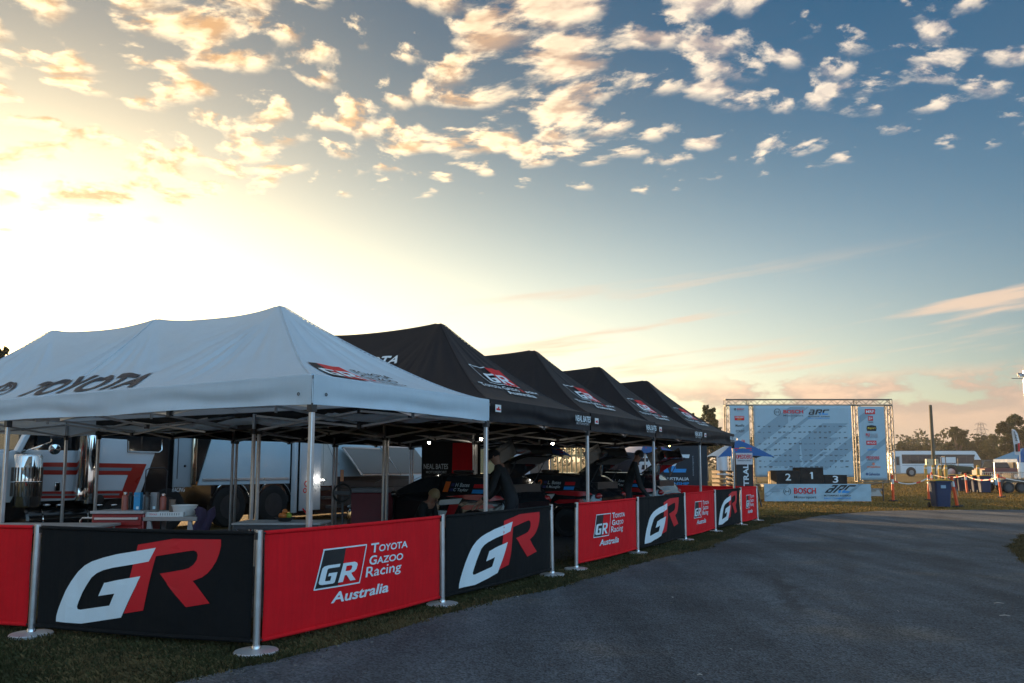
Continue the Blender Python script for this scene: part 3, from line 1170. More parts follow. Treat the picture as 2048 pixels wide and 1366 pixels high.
def make_tent(name, loc, W, U, peaks, z_eave, z_peak, z_val, canvas, legs, seed, label, group, wrinkle=1.0, peak_z=None, ridge_sag=0.10):
    """local x along the row (0..W), local y into the paddock (0..U)"""
    root = empty(name, loc, ROW_RZ, label, 'tent', group)
    pz = peak_z or [z_peak] * len(peaks)
    half = W / 2

    def ridge_z(y):
        if y <= peaks[0]:
            return pz[0]
        if y >= peaks[-1]:
            return pz[-1]
        for (a, za), (b, zb) in zip(zip(peaks, pz), zip(peaks[1:], pz[1:])):
            if a <= y <= b:
                f = (y - a) / (b - a)
                # cloth hangs between the pole heads
                sagv = ridge_sag * (4 * f * (1 - f)) ** 0.62
                return za + (zb - za) * f - sagv
        return pz[-1]

    def H(x, y):
        a = abs(x - half) / half
        r = a
        if y < peaks[0]:
            r = max(a, (peaks[0] - y) / peaks[0])
        elif y > peaks[-1]:
            r = max(a, (y - peaks[-1]) / (U - peaks[-1]))
        r = min(1.0, r)
        top = ridge_z(y)
        s = (1 - r) ** 1.42
        s = s * 0.86 + 0.14 * (1 - r)
        z = z_eave + (top - z_eave) * s
        # rounded pole heads
        for p, q in zip(peaks, pz):
            dd = math.hypot(x - half, y - p)
            if dd < 0.07:
                z = min(z, q - .030)
        # gathered folds running from each pole head to the eaves
        for k, p in enumerate(peaks):
            dx, dy = x - half, y - p
            dd = math.hypot(dx, dy)
            if 0.05 < dd < 3.0:
                an = math.atan2(dy, dx)
                amp = 0.085 * wrinkle * min(1, dd / .4) * max(0, 1 - dd / 2.6) * max(0.0, math.sin(math.pi * min(1, max(0, r)))) ** 1.2 * (1 - r) ** .4
                z += amp * mnoise.noise(Vector((an * 7.5 + k * 11, dd * 0.35, seed))) + 0.4 * amp * mnoise.noise(Vector((an * 19, dd * .5, seed + 9)))
        z += 0.010 * wrinkle * mnoise.noise(Vector((x * 1.6, y * 1.6, seed + 4))) * (1 - r)
        return z
    nx, ny = 96, 240
    mb = MB()
    mb.grid(lambda a, b: (a * W, b * U, H(a * W, b * U)), nx, ny)
    can = mb.build('canopy', canvas, root, smooth=True)
    # valance skirt round the eaves
    per = [((0, 0), (W, 0), (0, -1)), ((W, 0), (W, U), (1, 0)), ((W, U), (0, U), (0, 1)), ((0, U), (0, 0), (-1, 0))]
    for si, (p, q, nrm) in enumerate(per):
        L = math.hypot(q[0] - p[0], q[1] - p[1])

        def vf(a, b, p=p, q=q, nrm=nrm, L=L, si=si):
            x = p[0] + (q[0] - p[0]) * a
            y = p[1] + (q[1] - p[1]) * a
            h = z_eave + .006 - (z_eave - z_val) * b
            bays = max(1, round(L / 3.6))
            sg = abs(math.sin(math.pi * a * bays)) ** .8
            h += 0.018 * sg * (b - .1) * 1.0
            o = .012 + 0.034 * sg * math.sin(b * 7.0 + mnoise.noise(Vector((a * L * .8, si, seed))) * 3.0) * b
            o += 0.020 * mnoise.noise(Vector((a * L * 3.0, b * 1.2, seed + si))) * b + .004 * mnoise.noise(Vector((a * L * 9.0, b * 2.2, seed + si)))
            return (x + nrm[0] * o, y + nrm[1] * o, h)
        vb = MB()
        vb.grid(vf, int(L * 22), 9)
        vb.build('valance', canvas, root, smooth=True)
    # stitched seams over the hips and ridge, piping along the eaves
    sm = SEAM_W if canvas is WHITE_CANVAS else SEAM_K

    def seam(p, q, n=30, nm='seam', r=.006):
        P = []
        for k in range(n + 1):
            x = p[0] + (q[0] - p[0]) * k / n
            y = p[1] + (q[1] - p[1]) * k / n
            P.append((x, y, H(x, y) + .003))
        MB().path(P, r, 5).build(nm, sm, root, smooth=True)
    for yp, yc in ((peaks[0], 0.0), (peaks[-1], U)):
        for xc in (0.0, W):
            seam((half, yp), (xc, yc))
    for p in peaks[1:-1]:
        for xc in (0.0, W):
            seam((half, p), (xc, p))
    for p, q in (((0, 0), (W, 0)), ((W, 0), (W, U)), ((0, 0), (0, U)), ((0, U), (W, U))):
        seam(p, q, 60, 'eave_piping', .010)
    # legs
    for (lx, ly, zf) in legs:
        lm = MB()
        lm.bar((lx, ly, zf), (lx, ly, z_eave - .03), .044, .044, up=(0, 1, 0))
        lg = lm.build('leg', FRAME_ALU, root, bevel=.007)
        MB().bb(lx - .07, lx + .07, ly - .07, ly + .07, zf, zf + .006).build('foot_plate', FRAME_ALU, lg)
        MB().bb(lx - .033, lx + .033, ly - .033, ly + .033, z_val - .06, z_val + .02).build('slider', JOINT, lg, bevel=.004)
    # scissor trusses along the sides and across at each leg line
    ys = sorted({round(l[1], 2) for l in legs})

    def scissor(a, b, n=2):
        a, b = Vector(a), Vector(b)
        zt, zb = z_eave - .06, z_val + .0
        for k in range(n):
            p = a.lerp(b, k / n)
            q = a.lerp(b, (k + 1) / n)
            nd = (b - a).normalized().cross(Vector((0, 0, 1))) * .014
            m = MB()
            m.bar(p + Vector((0, 0, zt)) + nd, q + Vector((0, 0, zb)) + nd, .016, .030)
            m.build('truss_bar', FRAME_ALU, root)
            m = MB()
            m.bar(p + Vector((0, 0, zb)) - nd, q + Vector((0, 0, zt)) - nd, .016, .030)
            m.build('truss_bar', FRAME_ALU, root)
            mid = p.lerp(q, .5)
            MB().box((mid.x, mid.y, (zt + zb) / 2), (.04, .04, .04)).build('truss_joint', JOINT, root)
            if k:
                MB().box((p.x, p.y, zt), (.05, .05, .06)).build('truss_joint', JOINT, root)
                MB().box((p.x, p.y, zb), (.05, .05, .06)).build('truss_joint', JOINT, root)
    e = .04
    for y0, y1 in zip([0] + ys[1:], ys[1:]):
        if y1 - y0 > 1.2:
            scissor((e, y0 + e, 0), (e, y1 - e, 0))
            scissor((W - e, y0 + e, 0), (W - e, y1 - e, 0))
    for y in (e, U / 2, U - e):
        scissor((e, y, 0), (W - e, y, 0))
    # centre poles under the pole heads
    for p, q in zip(peaks, pz):
        MB().tube((half, p, z_val + .1), (half, p, q - .06), .018, n=8).build('peak_pole', FRAME_ALU, root)
        for sx in (-1, 1):
            m = MB()
            m.bar((half, p, z_val + .18), (half + sx * (half - .06), p, z_val + .05), .016, .03)
            m.build('truss_bar', FRAME_ALU, root)
    root['H'] = 0
    return root, H, can


def on_roof_front(H, off=.012):
    """print laid on the sloping roof end (y small): x along, y up the slope"""
    return lambda a, b: Vector((a, b, H(a, b) + off))


def vmap_front(x0, z0, W=None, off=.05):
    return lambda a, b: Vector((x0 + a, -off, z0 + b))


# ---- the white tent
W0, U0 = 3.0, 9.1
Wt, Hw, canw = make_tent('white_marquee', TT(0, 0), W0, U0, [2.08, 4.46, 6.97], 2.285, 3.46, 2.012, WHITE_CANVAS,
                         [(0.022, 0.022, 0), (2.978, .022, 0), (2.95, 4.1, 0), (0.03, 5.15, 0), (2.96, 9.0, 0), (.03, 9.05, 0)], 1.0,
                         'long white marquee with three pointed roof peaks at the near end of the row', 'race team marquees', 1.2, [3.44, 3.51, 3.59])
# roof lettering on the long near side (x small), reading towards the corner
def white_side(a, b, off=.014):
    y, x = a, b
    return Vector((x, y, Hw(x, y) + off))
# text runs from deep (large y) to the corner (small y): mirror a
def side_fn(y_start, x_base, H, off=.014):
    return lambda a, b: Vector((x_base + b, y_start - a, H(x_base + b, y_start - a) + off))


decal('lettering', fit_text('TOYOTA', 0, 0, 2.5, .40, .03), side_fn(5.36, .13, Hw), mat('grey canvas print', (0.030, 0.036, 0.048), .7, 0, .1, 4), Wt, .06)
rg = merge2d(ring2d(.36, .20, .36, .20, .045), ring2d(.36, .20, .13, .20, .04), ring2d(.36, .26, .24, .09, .035))
decal('emblem', rg, side_fn(6.55, .16, Hw), MATS['grey canvas print'], Wt, .08)
# team print on the roof end facing the road, low behind the skirt
fr = lambda a, b: Vector((.62 + a, .14 + b * .56, Hw(.62 + a, .14 + b * .56) + .014))
decal('emblem_box', ([(0, 0), (.33, 0), (.33, .78), (0, .78)], [(0, 1, 2, 3)]), fr, PRINTR, Wt, .06)
decal('emblem_box', ([(-.20, 0), (0, 0), (0, .78), (-.12, .78)], [(0, 1, 2, 3)]), fr, PRINTK, Wt, .06)
fr2 = lambda a, b: Vector((.62 + a, .14 + b * .56, Hw(.62 + a, .14 + b * .56) + .020))
decal('emblem_letter', gr_letters(-.20, .05, .50, .42), fr2, PRINTW, Wt, .05)
decal('lettering', merge2d(fit_text('TOYOTA', .42, .50, .62, .17, .02), fit_text('G', .42, .26, .1, .17, .02), fit_text('AZOO', .53, .26, .46, .15, .02)), fr, PRINTK, Wt, .06)
decal('lettering', fit_text('R', .42, .02, .1, .17, .02), fr, PRINTR, Wt, .06)
decal('lettering', fit_text('acing', .53, .0, .46, .15, .02), fr, PRINTK, Wt, .06)
# eyelets by the corner
for q in ((-.002, .16), (.16, -.002)):
    MB().torus((q[0] - (.012 if q[0] < 0 else 0), q[1] - (.012 if q[1] < 0 else 0), 2.12), (1, 0, 0) if q[0] < 0 else (0, 1, 0), .012, .004, 12, 6).build('eyelet', DARKST, Wt)

# ---- four black tents
bt_labels = ['black marquee next to the white tent, with the largest team print on its roof', 'second black marquee from the white tent', 'third black marquee from the white tent', 'farthest black marquee at the end of the row by the podium']
t0 = [3.02, 6.04, 9.06, 12.08]
tw = [2.98, 2.98, 2.98, 2.92]
for k in range(4):
    W, U = tw[k], 8.2
    legs = [(W - .03, .022, 0), (.03, 4.1, 0), (W - .03, 4.1, 0), (.03, 8.16, 0), (W - .03, 8.16, 0)]
    bt, Hb, canb = make_tent('black_marquee', TT(t0[k], 0), W, U, [1.82, 4.1, 6.4], 2.30 + (0, .012, -.015, .01)[k], 3.70 + (0, -.02, .015, .0)[k], 2.015, BLACK_CANVAS, legs, 20.0 + k * 7, bt_labels[k], 'race team marquees', (.40, .30, .45, .35)[k], None, (.06, .05, .07, .055)[k])
    # emblem on the roof end that faces the road
    f0 = lambda a, b, H=Hb: Vector((a, b, H(a, b) + .022))
    f1 = lambda a, b, H=Hb: Vector((a, b, H(a, b) + .030))
    bx, by, bw, bh = .99, .60, .84, .37
    decal('emblem_box', rect2d(bx + bw / 2, by, bw / 2, bh), f0, PRINTR, bt, .05)
    fw = .014
    decal('emblem_frame', merge2d(rect2d(bx, by, fw, bh), rect2d(bx, by + bh - fw, bw / 2, fw), rect2d(bx, by, bw, fw)), f0, PRINTW, bt, .05)
    decal('emblem_letter', gr_letters(bx + .09, by + .03, bw - .16, bh * .52), f1, PRINTW, bt, .05)
    ty = .475
    decal('lettering', merge2d(fit_text('T', .60, ty, .12, .085, .02), fit_text('OYOTA', .72, ty, .42, .066, .02), fit_text('G', 1.20, ty, .11, .085, .02), fit_text('AZOO', 1.31, ty, .33, .066, .02), fit_text('acing', 1.83, ty - .015, .38, .085, .02)), f0, PRINTW, bt, .05)
    decal('lettering', fit_text('R', 1.71, ty, .11, .085, .02), f0, PRINTR, bt, .05)
    decal('lettering', fit_text('Australia', 1.13, .355, .80, .095, .02), f0, PRINTW, bt, .05)
    # white words on the long side of the first black roof
    if k == 0:
        decal('lettering', fit_text('TOYOTA', 0, 0, 1.25, .15, .025), side_fn(3.45, .91, Hb), PRINTW, bt, .06)
        decal('lettering', fit_text('AUSTRALIA', 0, 0, 1.25, .14, .025), side_fn(3.55, .71, Hb), PRINTW, bt, .06)
    # skirt print: two-line name near the far corner, maker's tag at the near corner
    vf = lambda a, b: Vector((a, -.062, b))
    sx = W - .62
    decal('lettering', fit_text('NEAL BATES', sx, 2.15, .54, .095, .022), vf, PRINTW, bt)
    decal('lettering', fit_text('MOTORSPORT', sx + .03, 2.105, .46, .034, .012, 0, 1.25), vf, mat('silver print', (.45, .47, .5), .5, 0, .05, 5), bt)
    tg = MB().bb(.045, .175, -.066, -.060, 2.145, 2.235).build('maker_tag', TAGW, bt)
    decal('tag_mark', merge2d(rect2d(.06, 2.165, .04, .025), rect2d(.10, 2.165, .03, .045), rect2d(.13, 2.165, .03, .02)), lambda a, b: Vector((a, -.0675, b)), PRINTR, tg)

# ------------------------------------------------------------------ race transporter behind the tents
def on_u(px, py, u):
    """(t, z) of the photograph pixel on the upright plane at paddock depth u"""
    a, b = px - 1024.0, -(py - _CY)
    r = Vector((a, _F * math.cos(_TH) - b * math.sin(_TH), _F * math.sin(_TH) + b * math.cos(_TH)))
    rh = Vector((r.x, r.y, 0))
    k = (ROW_O.dot(ROW_E) + u) / rh.dot(ROW_E)
    p = rh * k
    return (p - ROW_O).dot(ROW_D), CAM_H + r.z * k


def on_t(px, py, t):
    """(u, z) of the photograph pixel on the upright plane at row position t"""
    a, b = px - 1024.0, -(py - _CY)
    r = Vector((a, _F * math.cos(_TH) - b * math.sin(_TH), _F * math.sin(_TH) + b * math.cos(_TH)))
    rh = Vector((r.x, r.y, 0))
    k = (ROW_O.dot(ROW_D) + t) / rh.dot(ROW_D)
    p = rh * k
    return (p - ROW_O).dot(ROW_E), CAM_H + r.z * k


TRK_WHITE = mat('truck white enamel', (0.66, 0.70, 0.74), 0.25, 0, 0.05, 2, coat=0.6)
TRK_BLACK = mat('truck black enamel', (0.010, 0.010, 0.011), 0.22, 0, 0.15, 3, coat=0.5)
TRK_RED = mat('truck red stripe', (0.42, 0.020, 0.012), 0.3, 0, 0.08, 3, coat=0.4)
TRK_GREY = mat('truck grey stripe', (0.23, 0.26, 0.29), 0.3, 0, 0.08, 3)
PANEL = mat('satin trailer panel', (0.56, 0.70, 0.78), 0.30, 0.0, 0.05, 1.5, coat=.4)
TU = 10.6


def wheel(root, c, r, w, axis=(0, 1, 0), name='wheel', rim=None):
    """tyre with tread shoulder, rim with hub and studs; returns the wheel part"""
    ax = Vector(axis).normalized()
    c = Vector(c)
    ty = MB().lathe([(r * .60, -w * .46), (r * .80, -w * .5), (r * .95, -w * .46), (r, -w * .34), (r, w * .34), (r * .95, w * .46), (r * .80, w * .5), (r * .60, w * .46), (r * .57, 0)], c, 32, ax, closed=True)
    wh = ty.build(name, RUBBER, root, smooth=40)
    rm = rim or STEEL
    m = MB()
    m.lathe([(r * .60, -w * .45), (r * .56, -w * .40), (r * .50, -w * .22), (r * .20, -w * .16), (r * .17, -w * .34), (0, -w * .36)], c, 28, ax)
    m.lathe([(r * .60, w * .45), (r * .56, w * .40), (r * .50, w * .22), (0, w * .16)], c, 28, ax)
    rmo = m.build('rim', rm, wh)
    x, y, z = basis(ax)
    s = MB()
    for k in range(10):
        a = 2 * math.pi * k / 10
        p = c + (x * math.cos(a) + y * math.sin(a)) * r * .32
        s.tube(p - ax * w * .20, p - ax * w * .30, r * .03, n=6)
    s.build('wheel_studs', CHROME, wh)
    return wh


def build_truck():
    root = empty('prime_mover', TT(0, TU), ROW_RZ, 'white prime mover truck with red stripes and chrome air cleaner behind the white tent', 'truck')
    X = lambda px, py: on_u(px, py, TU)
    # cab shell: long-nosed conventional cab, faces the near end of the row
    prof = [(3.05, .74), (6.05, .74)]
    # side panel polygon (x, z) of the white cab and sleeper
    a = X(275, 1003)
    cab = [(2.05, .80), (a[0], .80), (X(308, 905)[0], X(308, 905)[1]), (X(252, 905)[0], X(252, 905)[1] + .0), (X(252, 880)[0], 2.06), (X(186, 877)[0], 2.08), (X(186, 877)[0], 1.80), (2.9, 1.80), (2.05, 1.55)]
    MB().prism(cab, (0, 0, 0), (1, 0, 0), (0, 0, 1), .05).build('side_panel', TRK_WHITE, root, bevel=.01)
    # cab core (dark upper, doors glass)
    MB().bb(3.0, 5.6, .0, 2.35, .82, 3.0).build('cab_shell', TRK_BLACK, root, bevel=.08, segs=3)
    roof = [(3.0, 2.95), (5.65, 2.95), (5.65, 3.85), (4.6, 3.85), (3.6, 3.55)]
    MB().prism(roof, (0, 2.35, 0), (1, 0, 0), (0, 0, 1), 2.35).build('roof_fairing', TRK_WHITE, root, bevel=.08, segs=3)
    # windscreen pillar, raked
    p0, p1 = X(30, 905), X(50, 862)
    m = MB()
    m.bar((p0[0], -.06, p0[1]), (p1[0] + .25, -.06, p1[1] + .5), .10, .14, up=(0, 1, 0))
    m.build('screen_pillar', TRK_WHITE, root, bevel=.02)
    MB().bb(3.28, 3.95, -.058, -.05, 1.84, 2.6).build('door_window', GLASS, root)
    # bonnet
    bon = [(.9, .95), (2.95, .95), (2.95, 1.82), (1.4, 1.66), (.95, 1.5)]
    MB().prism(bon, (0, 2.0, 0), (1, 0, 0), (0, 0, 1), 1.7).build('bonnet', TRK_WHITE, root, bevel=.06, segs=3)
    MB().bb(.78, .92, .35, 1.95, .75, 1.55).build('grille', CHROME, root, bevel=.03)
    # stripes (real vinyl, proud of the panel)
    def stripe(pts, m_, nm='stripe', off=.056):
        P = [X(*q) for q in pts]
        decal(nm, poly_tri(P), lambda x, z: Vector((x, -off, z)), m_, root)
    stripe([(50, 925), (122, 925), (290, 928), (262, 996), (45, 997), (45, 992), (238, 991), (252, 950), (50, 949)], TRK_RED)
    stripe([(50, 933), (122, 934), (261, 936), (258, 942), (50, 940)], TRK_GREY, off=.060)
    stripe([(48, 983), (244, 982), (240, 991), (47, 991)], TRK_RED, off=.058)
    stripe([(47, 987), (112, 988), (236, 987), (234, 990.5), (47, 991)], TRK_GREY, off=.061)
    stripe([(178, 950), (252, 951), (240, 981), (178, 981)], TRK_WHITE, 'lower_panel', .063)
    # badge and door handle
    MB().bb(X(105, 970)[0], X(116, 970)[0], -.09, -.05, X(105, 982)[1], X(105, 964)[1]).build('door_handle', CHROME, root, bevel=.015)
    c = X(196, 998)
    MB().lathe([(0, 0), (.09, 0), (.085, .02), (0, .024)], (c[0], -.056, c[1]), 20, (0, -1, 0)).build('badge', DARKST, root)
    # air cleaner canister
    c = X(33, 960)
    ac = MB().lathe([(.0, -.50), (.23, -.50), (.245, -.47), (.245, -.33), (.25, -.32), (.25, .26), (.245, .27), (.245, .44), (.22, .48), (0, .50)], (c[0], -.36, c[1] + .0), 36).build('air_cleaner', CHROME, root)
    g = MB()
    for k in range(26):
        an = 2 * math.pi * k / 26
        g.bar((c[0] + .253 * math.cos(an), -.36 + .253 * math.sin(an), c[1] - .3), (c[0] + .253 * math.cos(an), -.36 + .253 * math.sin(an), c[1] + .24), .022, .012, up=(math.cos(an), math.sin(an), 0))
    g.build('air_cleaner_screen', mat('dark perforated steel', (.10, .09, .08), .3, .9, .2, 30), ac)
    MB().torus((c[0], -.36, c[1] - .03), (0, 0, 1), .255, .012, 32, 6).build('clamp_band', CHROME, ac)
    # exhaust stack with heat shield and curved chrome fairing
    s = X(151, 940)
    ex = MB().lathe([(.0, .9), (.075, .9), (.085, .95), (.085, 3.6), (.07, 3.62), (.065, 3.6), (.0, 3.5)], (s[0], -.20, 0), 24).build('exhaust_stack', CHROME, root)
    MB().lathe([(.10, .80), (.105, .85), (.105, 1.02), (.10, 1.04)], (s[0], -.20, 0), 24).build('stack_clamp', CHROME, ex)
    s2 = X(174, 940)
    MB().lathe([(.0, .72), (.135, .72), (.14, .76), (.14, 2.05), (.10, 2.2), (0, 2.25)], (s2[0], -.12, 0), 28).build('stack_fairing', CHROME, root)
    # mirror set
    q = X(80, 880)
    mi = MB().path([(q[0] - .35, -.05, 1.75), (q[0] - .2, -.35, 1.86), (q[0] - .05, -.5, 1.95), (q[0] - .05, -.52, 2.6)], .018, 8).build('mirror_arm', CHROME, root)
    MB().bb(q[0] - .10, q[0] + .10, -.60, -.50, 2.0, 2.45).build('mirror', DARKST, mi, bevel=.03)
    q2 = X(77, 899)
    MB().lathe([(0, .0), (.10, .0), (.105, .015), (.09, .04), (.0, .06)], (q2[0], -.55, q2[1]), 24, (-.25, -1, 0)).build('spot_mirror', CHROME, mi)
    # grab rails
    for pts in ([(252, 882), (252, 903), (312, 905), (318, 900), (318, 880)],):
        MB().path([(X(*p)[0], -.10, X(*p)[1]) for p in pts], .014, 8).build('grab_rail', CHROME, root)
    MB().path([(X(*p)[0], -.30, X(*p)[1]) for p in [(272, 985), (275, 940), (284, 936), (312, 936), (318, 942), (315, 990)]], .012, 8).build('grab_rail', DARKST, root)
    # running lights and chassis
    for px in (61, 90, 116, 195, 224):
        c = X(px, 1010)
        MB().ball((c[0], -.06, c[1]), (.085, .05, .03), 16, 8).build('marker_lamp', CHROME, root)
    c = X(37, 1007)
    MB().bb(c[0] - .06, c[0] + .06, -.12, -.02, c[1] - .03, c[1] + .04).build('indicator', mat('amber lens', (.6, .16, .01), .2, 0, .1, 20), root)
    MB().bb(.9, 6.3, .25, 2.1, .45, .80).build('chassis', TRK_BLACK, root)
    MB().bb(5.62, 6.48, .10, 2.4, .80, 3.6).build('dark_gap_fill', TRK_BLACK, root)  # black block added so the gap before the trailer stays dark
    MB().bb(2.2, 6.6, 2.15, 2.25, .08, .80).build('underside_blind', TRK_BLACK, root)  # black sheet added to shut out bright ground and darken the underside
    MB().lathe([(0, -.75), (.28, -.75), (.32, -.71), (.32, .71), (.28, .75), (0, .75)], (3.95, .30, .42), 28, (1, 0, 0)).build('fuel_tank', TRK_BLACK, root)
    for px in (3.5, 4.4):
        MB().torus((px, .30, .42), (1, 0, 0), .325, .012, 28, 6).build('tank_strap', CHROME, root)
    for k, z in enumerate((.33, .58)):
        MB().bb(4.9, 5.5, -.05, .25, z, z + .04).build('step', DARKST, root, bevel=.006)
    for cx in (1.55, 5.05, 6.30):
        wheel(root, (cx, .22, .50), .50, .30, rim=DARKST)
        wheel(root, (cx, 2.05, .50), .50, .30, rim=DARKST)
    return root


build_truck()


def build_trailer():
    root = empty('race_transporter', TT(0, TU), ROW_RZ, 'white and black race transporter trailer with open door and raised side flap', 'trailer')
    X = lambda px, py: on_u(px, py, TU)
    x0, x1 = 6.55, 17.6
    MB().bb(x0, x1, .03, 2.5, 1.15, 4.0).build('box_body', TRK_BLACK, root, bevel=.04)
    MB().bb(x0 + .9, x1, .06, 2.45, .55, 1.149).build('underbody', TRK_BLACK, root)
    wx = [X(461, 1022)[0], X(548, 1022)[0]]
    for q0, q1 in ((x0 + .9, wx[0] - .62), (wx[0] + .62, wx[1] - .62), (wx[1] + .62, x1)):
        if q1 > q0:
            MB().bb(q0, q1, .035, .075, .16, 1.148).build('side_skirt', TRK_BLACK, root)
    MB().bb(x0 + .9, x1, 2.38, 2.44, .10, .549).build('side_skirt', TRK_BLACK, root)
    # pale panels
    def panel(pts, m_, nm='side_panel', off=.012):
        P = [X(*q) for q in pts]
        MB().prism(P, (0, -off + .03, 0), (1, 0, 0), (0, 0, 1), .02).build(nm, m_, root, bevel=.004)
    top = 3.2
    def up(px):
        return X(px, 880)[0]
    A, B = X(395, 971), X(579, 965)
    k = (X(423, 882)[0] - A[0]) / (X(423, 882)[1] - A[1])
    MB().prism([(A[0], A[1]), (B[0], A[1]), (B[0], top), (A[0] + k * (top - A[1]), top)], (0, .03, 0), (1, 0, 0), (0, 0, 1), .035).build('side_panel', PANEL, root, bevel=.006)
    zs = X(480, 958)[1]
    MB().bb(A[0] + .12, B[0] - .05, -.03, -.006, zs - .035, zs + .03).build('rub_rail', mat('rail alloy', (.62, .68, .72), .3, .7, .1, 4), root, bevel=.008)
    # grey locker door at the front
    l0, l1 = X(345, 975), X(386, 883)
    MB().bb(l0[0], l1[0], -.02, .028, 1.0, 2.6).build('locker_door', mat('grey locker', (.36, .40, .43), .4, 0, .08, 3), root, bevel=.015)
    MB().bb(l0[0] + .08, l0[0] + .10, -.025, -.019, 1.2, 2.4).build('locker_seam', DARKST, root)
    MB().ball((l0[0] + .28, -.03, X(372, 932)[1]), .03, 10, 6).build('locker_knob', BLACKP, root)
    MB().bb(l1[0] - .06, l1[0] + .05, -.12, -.02, 1.05, 2.3).build('corner_post', mat('warm chrome', (.7, .55, .4), .12, 1, .05, 4), root, bevel=.03)
    c = X(388, 966)
    MB().bb(c[0] - .05, c[0] + .05, -.06, .0, c[1] - .03, c[1] + .03).build('side_lamp', MATS['amber lens'], root)
    decal('lettering', fit_text('RACING', X(344, 980)[0], X(344, 980)[1] - .05, .34, .11, .02, .2), lambda x, z: Vector((x, -.0, z)), PRINTW, root)
    # chrome-edged wheel arches and twin axle
    for px in (461, 548):
        c = X(px, 1022)
        zc = .52
        MB().torus((c[0], .02, zc), (0, -1, 0), .60, .022, 28, 8, R(20), R(160)).build('arch_trim', CHROME, root)
        wheel(root, (c[0], .15, .50), .50, .28, rim=DARKST)
    # personnel door standing open towards the camera, door post, steps, lit interior
    d0, d1 = X(582, 1000), X(592, 1000)
    MB().bb(d0[0], d0[0] + .10, -.12, .02, .25, 3.0).build('door_post', TRK_WHITE, root, bevel=.01)
    hx = X(630, 1000)[0]
    od = MB().bb(d0[0] + .12, hx, -.20, -.155, .30, 2.9).build('open_door', mat('door white', (.55, .58, .62), .45, 0, .06, 3), root, bevel=.012)
    decal('door_mark', merge2d(ring2d(d0[0] + .36, 1.02, .09, .09, .035, 18), ring2d(d0[0] + .30, .84, .07, .07, .03, 18)), lambda x, z: Vector((x, -.203, z)), PRINTR, od)
    lt = merge2d(fit_text('TOYOTA', d0[0] + .46, 1.06, .36, .09, .015), fit_text('GENUINE', d0[0] + .46, .93, .40, .09, .015), fit_text('PARTS', d0[0] + .46, .80, .26, .09, .015))
    decal('lettering', lt, lambda x, z: Vector((x, -.203, z)), PRINTG, od)
    ix0, ix1 = X(631, 1000)[0], X(672, 1000)[0]
    MB().bb(ix0, ix1, -.012, .028, .95, 3.0).build('doorway_lining', mat('interior white', (.62, .60, .57), .6, 0, .06, 3), root)
    for k in range(4):
        MB().bb(ix0 + .05, ix1 - .25 - k * .02, -.75 + k * .22, -.55 + k * .22, .10 + k * .24, .18 + k * .24).build('step', DARKST, root, bevel=.008)
    MB().path([(ix0 + .1, -.08, 2.5), (ix0 + .55, -.10, 1.75), (ix0 + .85, -.06, 1.55)], .012, 6).build('door_stay', ALU, root)
    # continuing pale body with frames, raised flap and tool lockers
    e0, e1 = X(676, 900)[0], X(846, 900)[0]
    MB().bb(e0, e1, -.006, .028, .95, 3.1).build('side_panel', PANEL, root, bevel=.006)
    # flap: hinged at its top edge, propped outwards
    f0, f1 = X(702, 960)[0] - .6, X(852, 950)[0] - .9
    fm = mat('flap inner lining', (.20, .185, .17), .6, 0, .1, 3)
    for k in range(2):
        a = f0 + (f1 - f0) * k / 2 + .02
        b = f0 + (f1 - f0) * (k + 1) / 2 - .02
        z1, z2 = 1.98 + k * .07, 1.26
        fl = MB().prism([(a, 0), (b, 0), (b, 1.15), (a + .0, 1.15)], (0, -.95, z2), (1, 0, 0), (0, .72, z1 - z2 - .05 + .0), .04).build('locker_flap', fm, root, bevel=.01)
        MB().bar((a, -.18, z1 + .06), (b, -.18, z1 + .06), .05, .04).build('flap_frame', ALU, fl)
        MB().bar((a, -.95, z2), (b, -.95, z2), .05, .03).build('flap_frame', ALU, fl)
        MB().bar((a, -.20, z1 + .03), (a, -.95, z2), .05, .04).build('flap_frame', ALU, fl)
        MB().tube((b - .1, -.1, 1.0), (b - .1, -.9, z2 + .05), .012, n=8).build('gas_strut', ALU, fl)
    MB().bb(f0, f1 + .2, -.02, .02, .35, 1.2).build('locker_bay', BLACKP, root)
    for k in range(3):
        zz = .40 + k * .24
        MB().bb(f0 + .1, f1 - .1, -.06, -.022, zz, zz + .20).build('locker_drawer', DARKST, root, bevel=.008)
    return root


build_trailer()

# work lamp hanging in the doorway (lit)
def work_lamp():
    t, z = on_u(643, 960, TU - .35)
    root = empty('work_lamp', TT(t, TU - .35, z), ROW_RZ, 'lit tube work lamp hanging in the open trailer doorway', 'lamp')
    MB().tube((-.20, 0, 0), (.10, 0, 0), .016, n=10).build('tube', mat('lit tube', (1, .95, .85), .4, 0, 0, emit=((1.0, .93, .82), 14.0)), root)
    MB().tube((.10, 0, 0), (.16, 0, 0), .022, n=10).build('handle', BLACKP, root)
    MB().path([(.13, 0, 0), (.10, .02, -.1), (.12, .02, -.14)], .006, 6).build('hook', BLACKP, root)
    MB().path([(.05, 0, .02), (.05, .0, 1.3)], .004, 6).build('cord', BLACKP, root)


work_lamp()

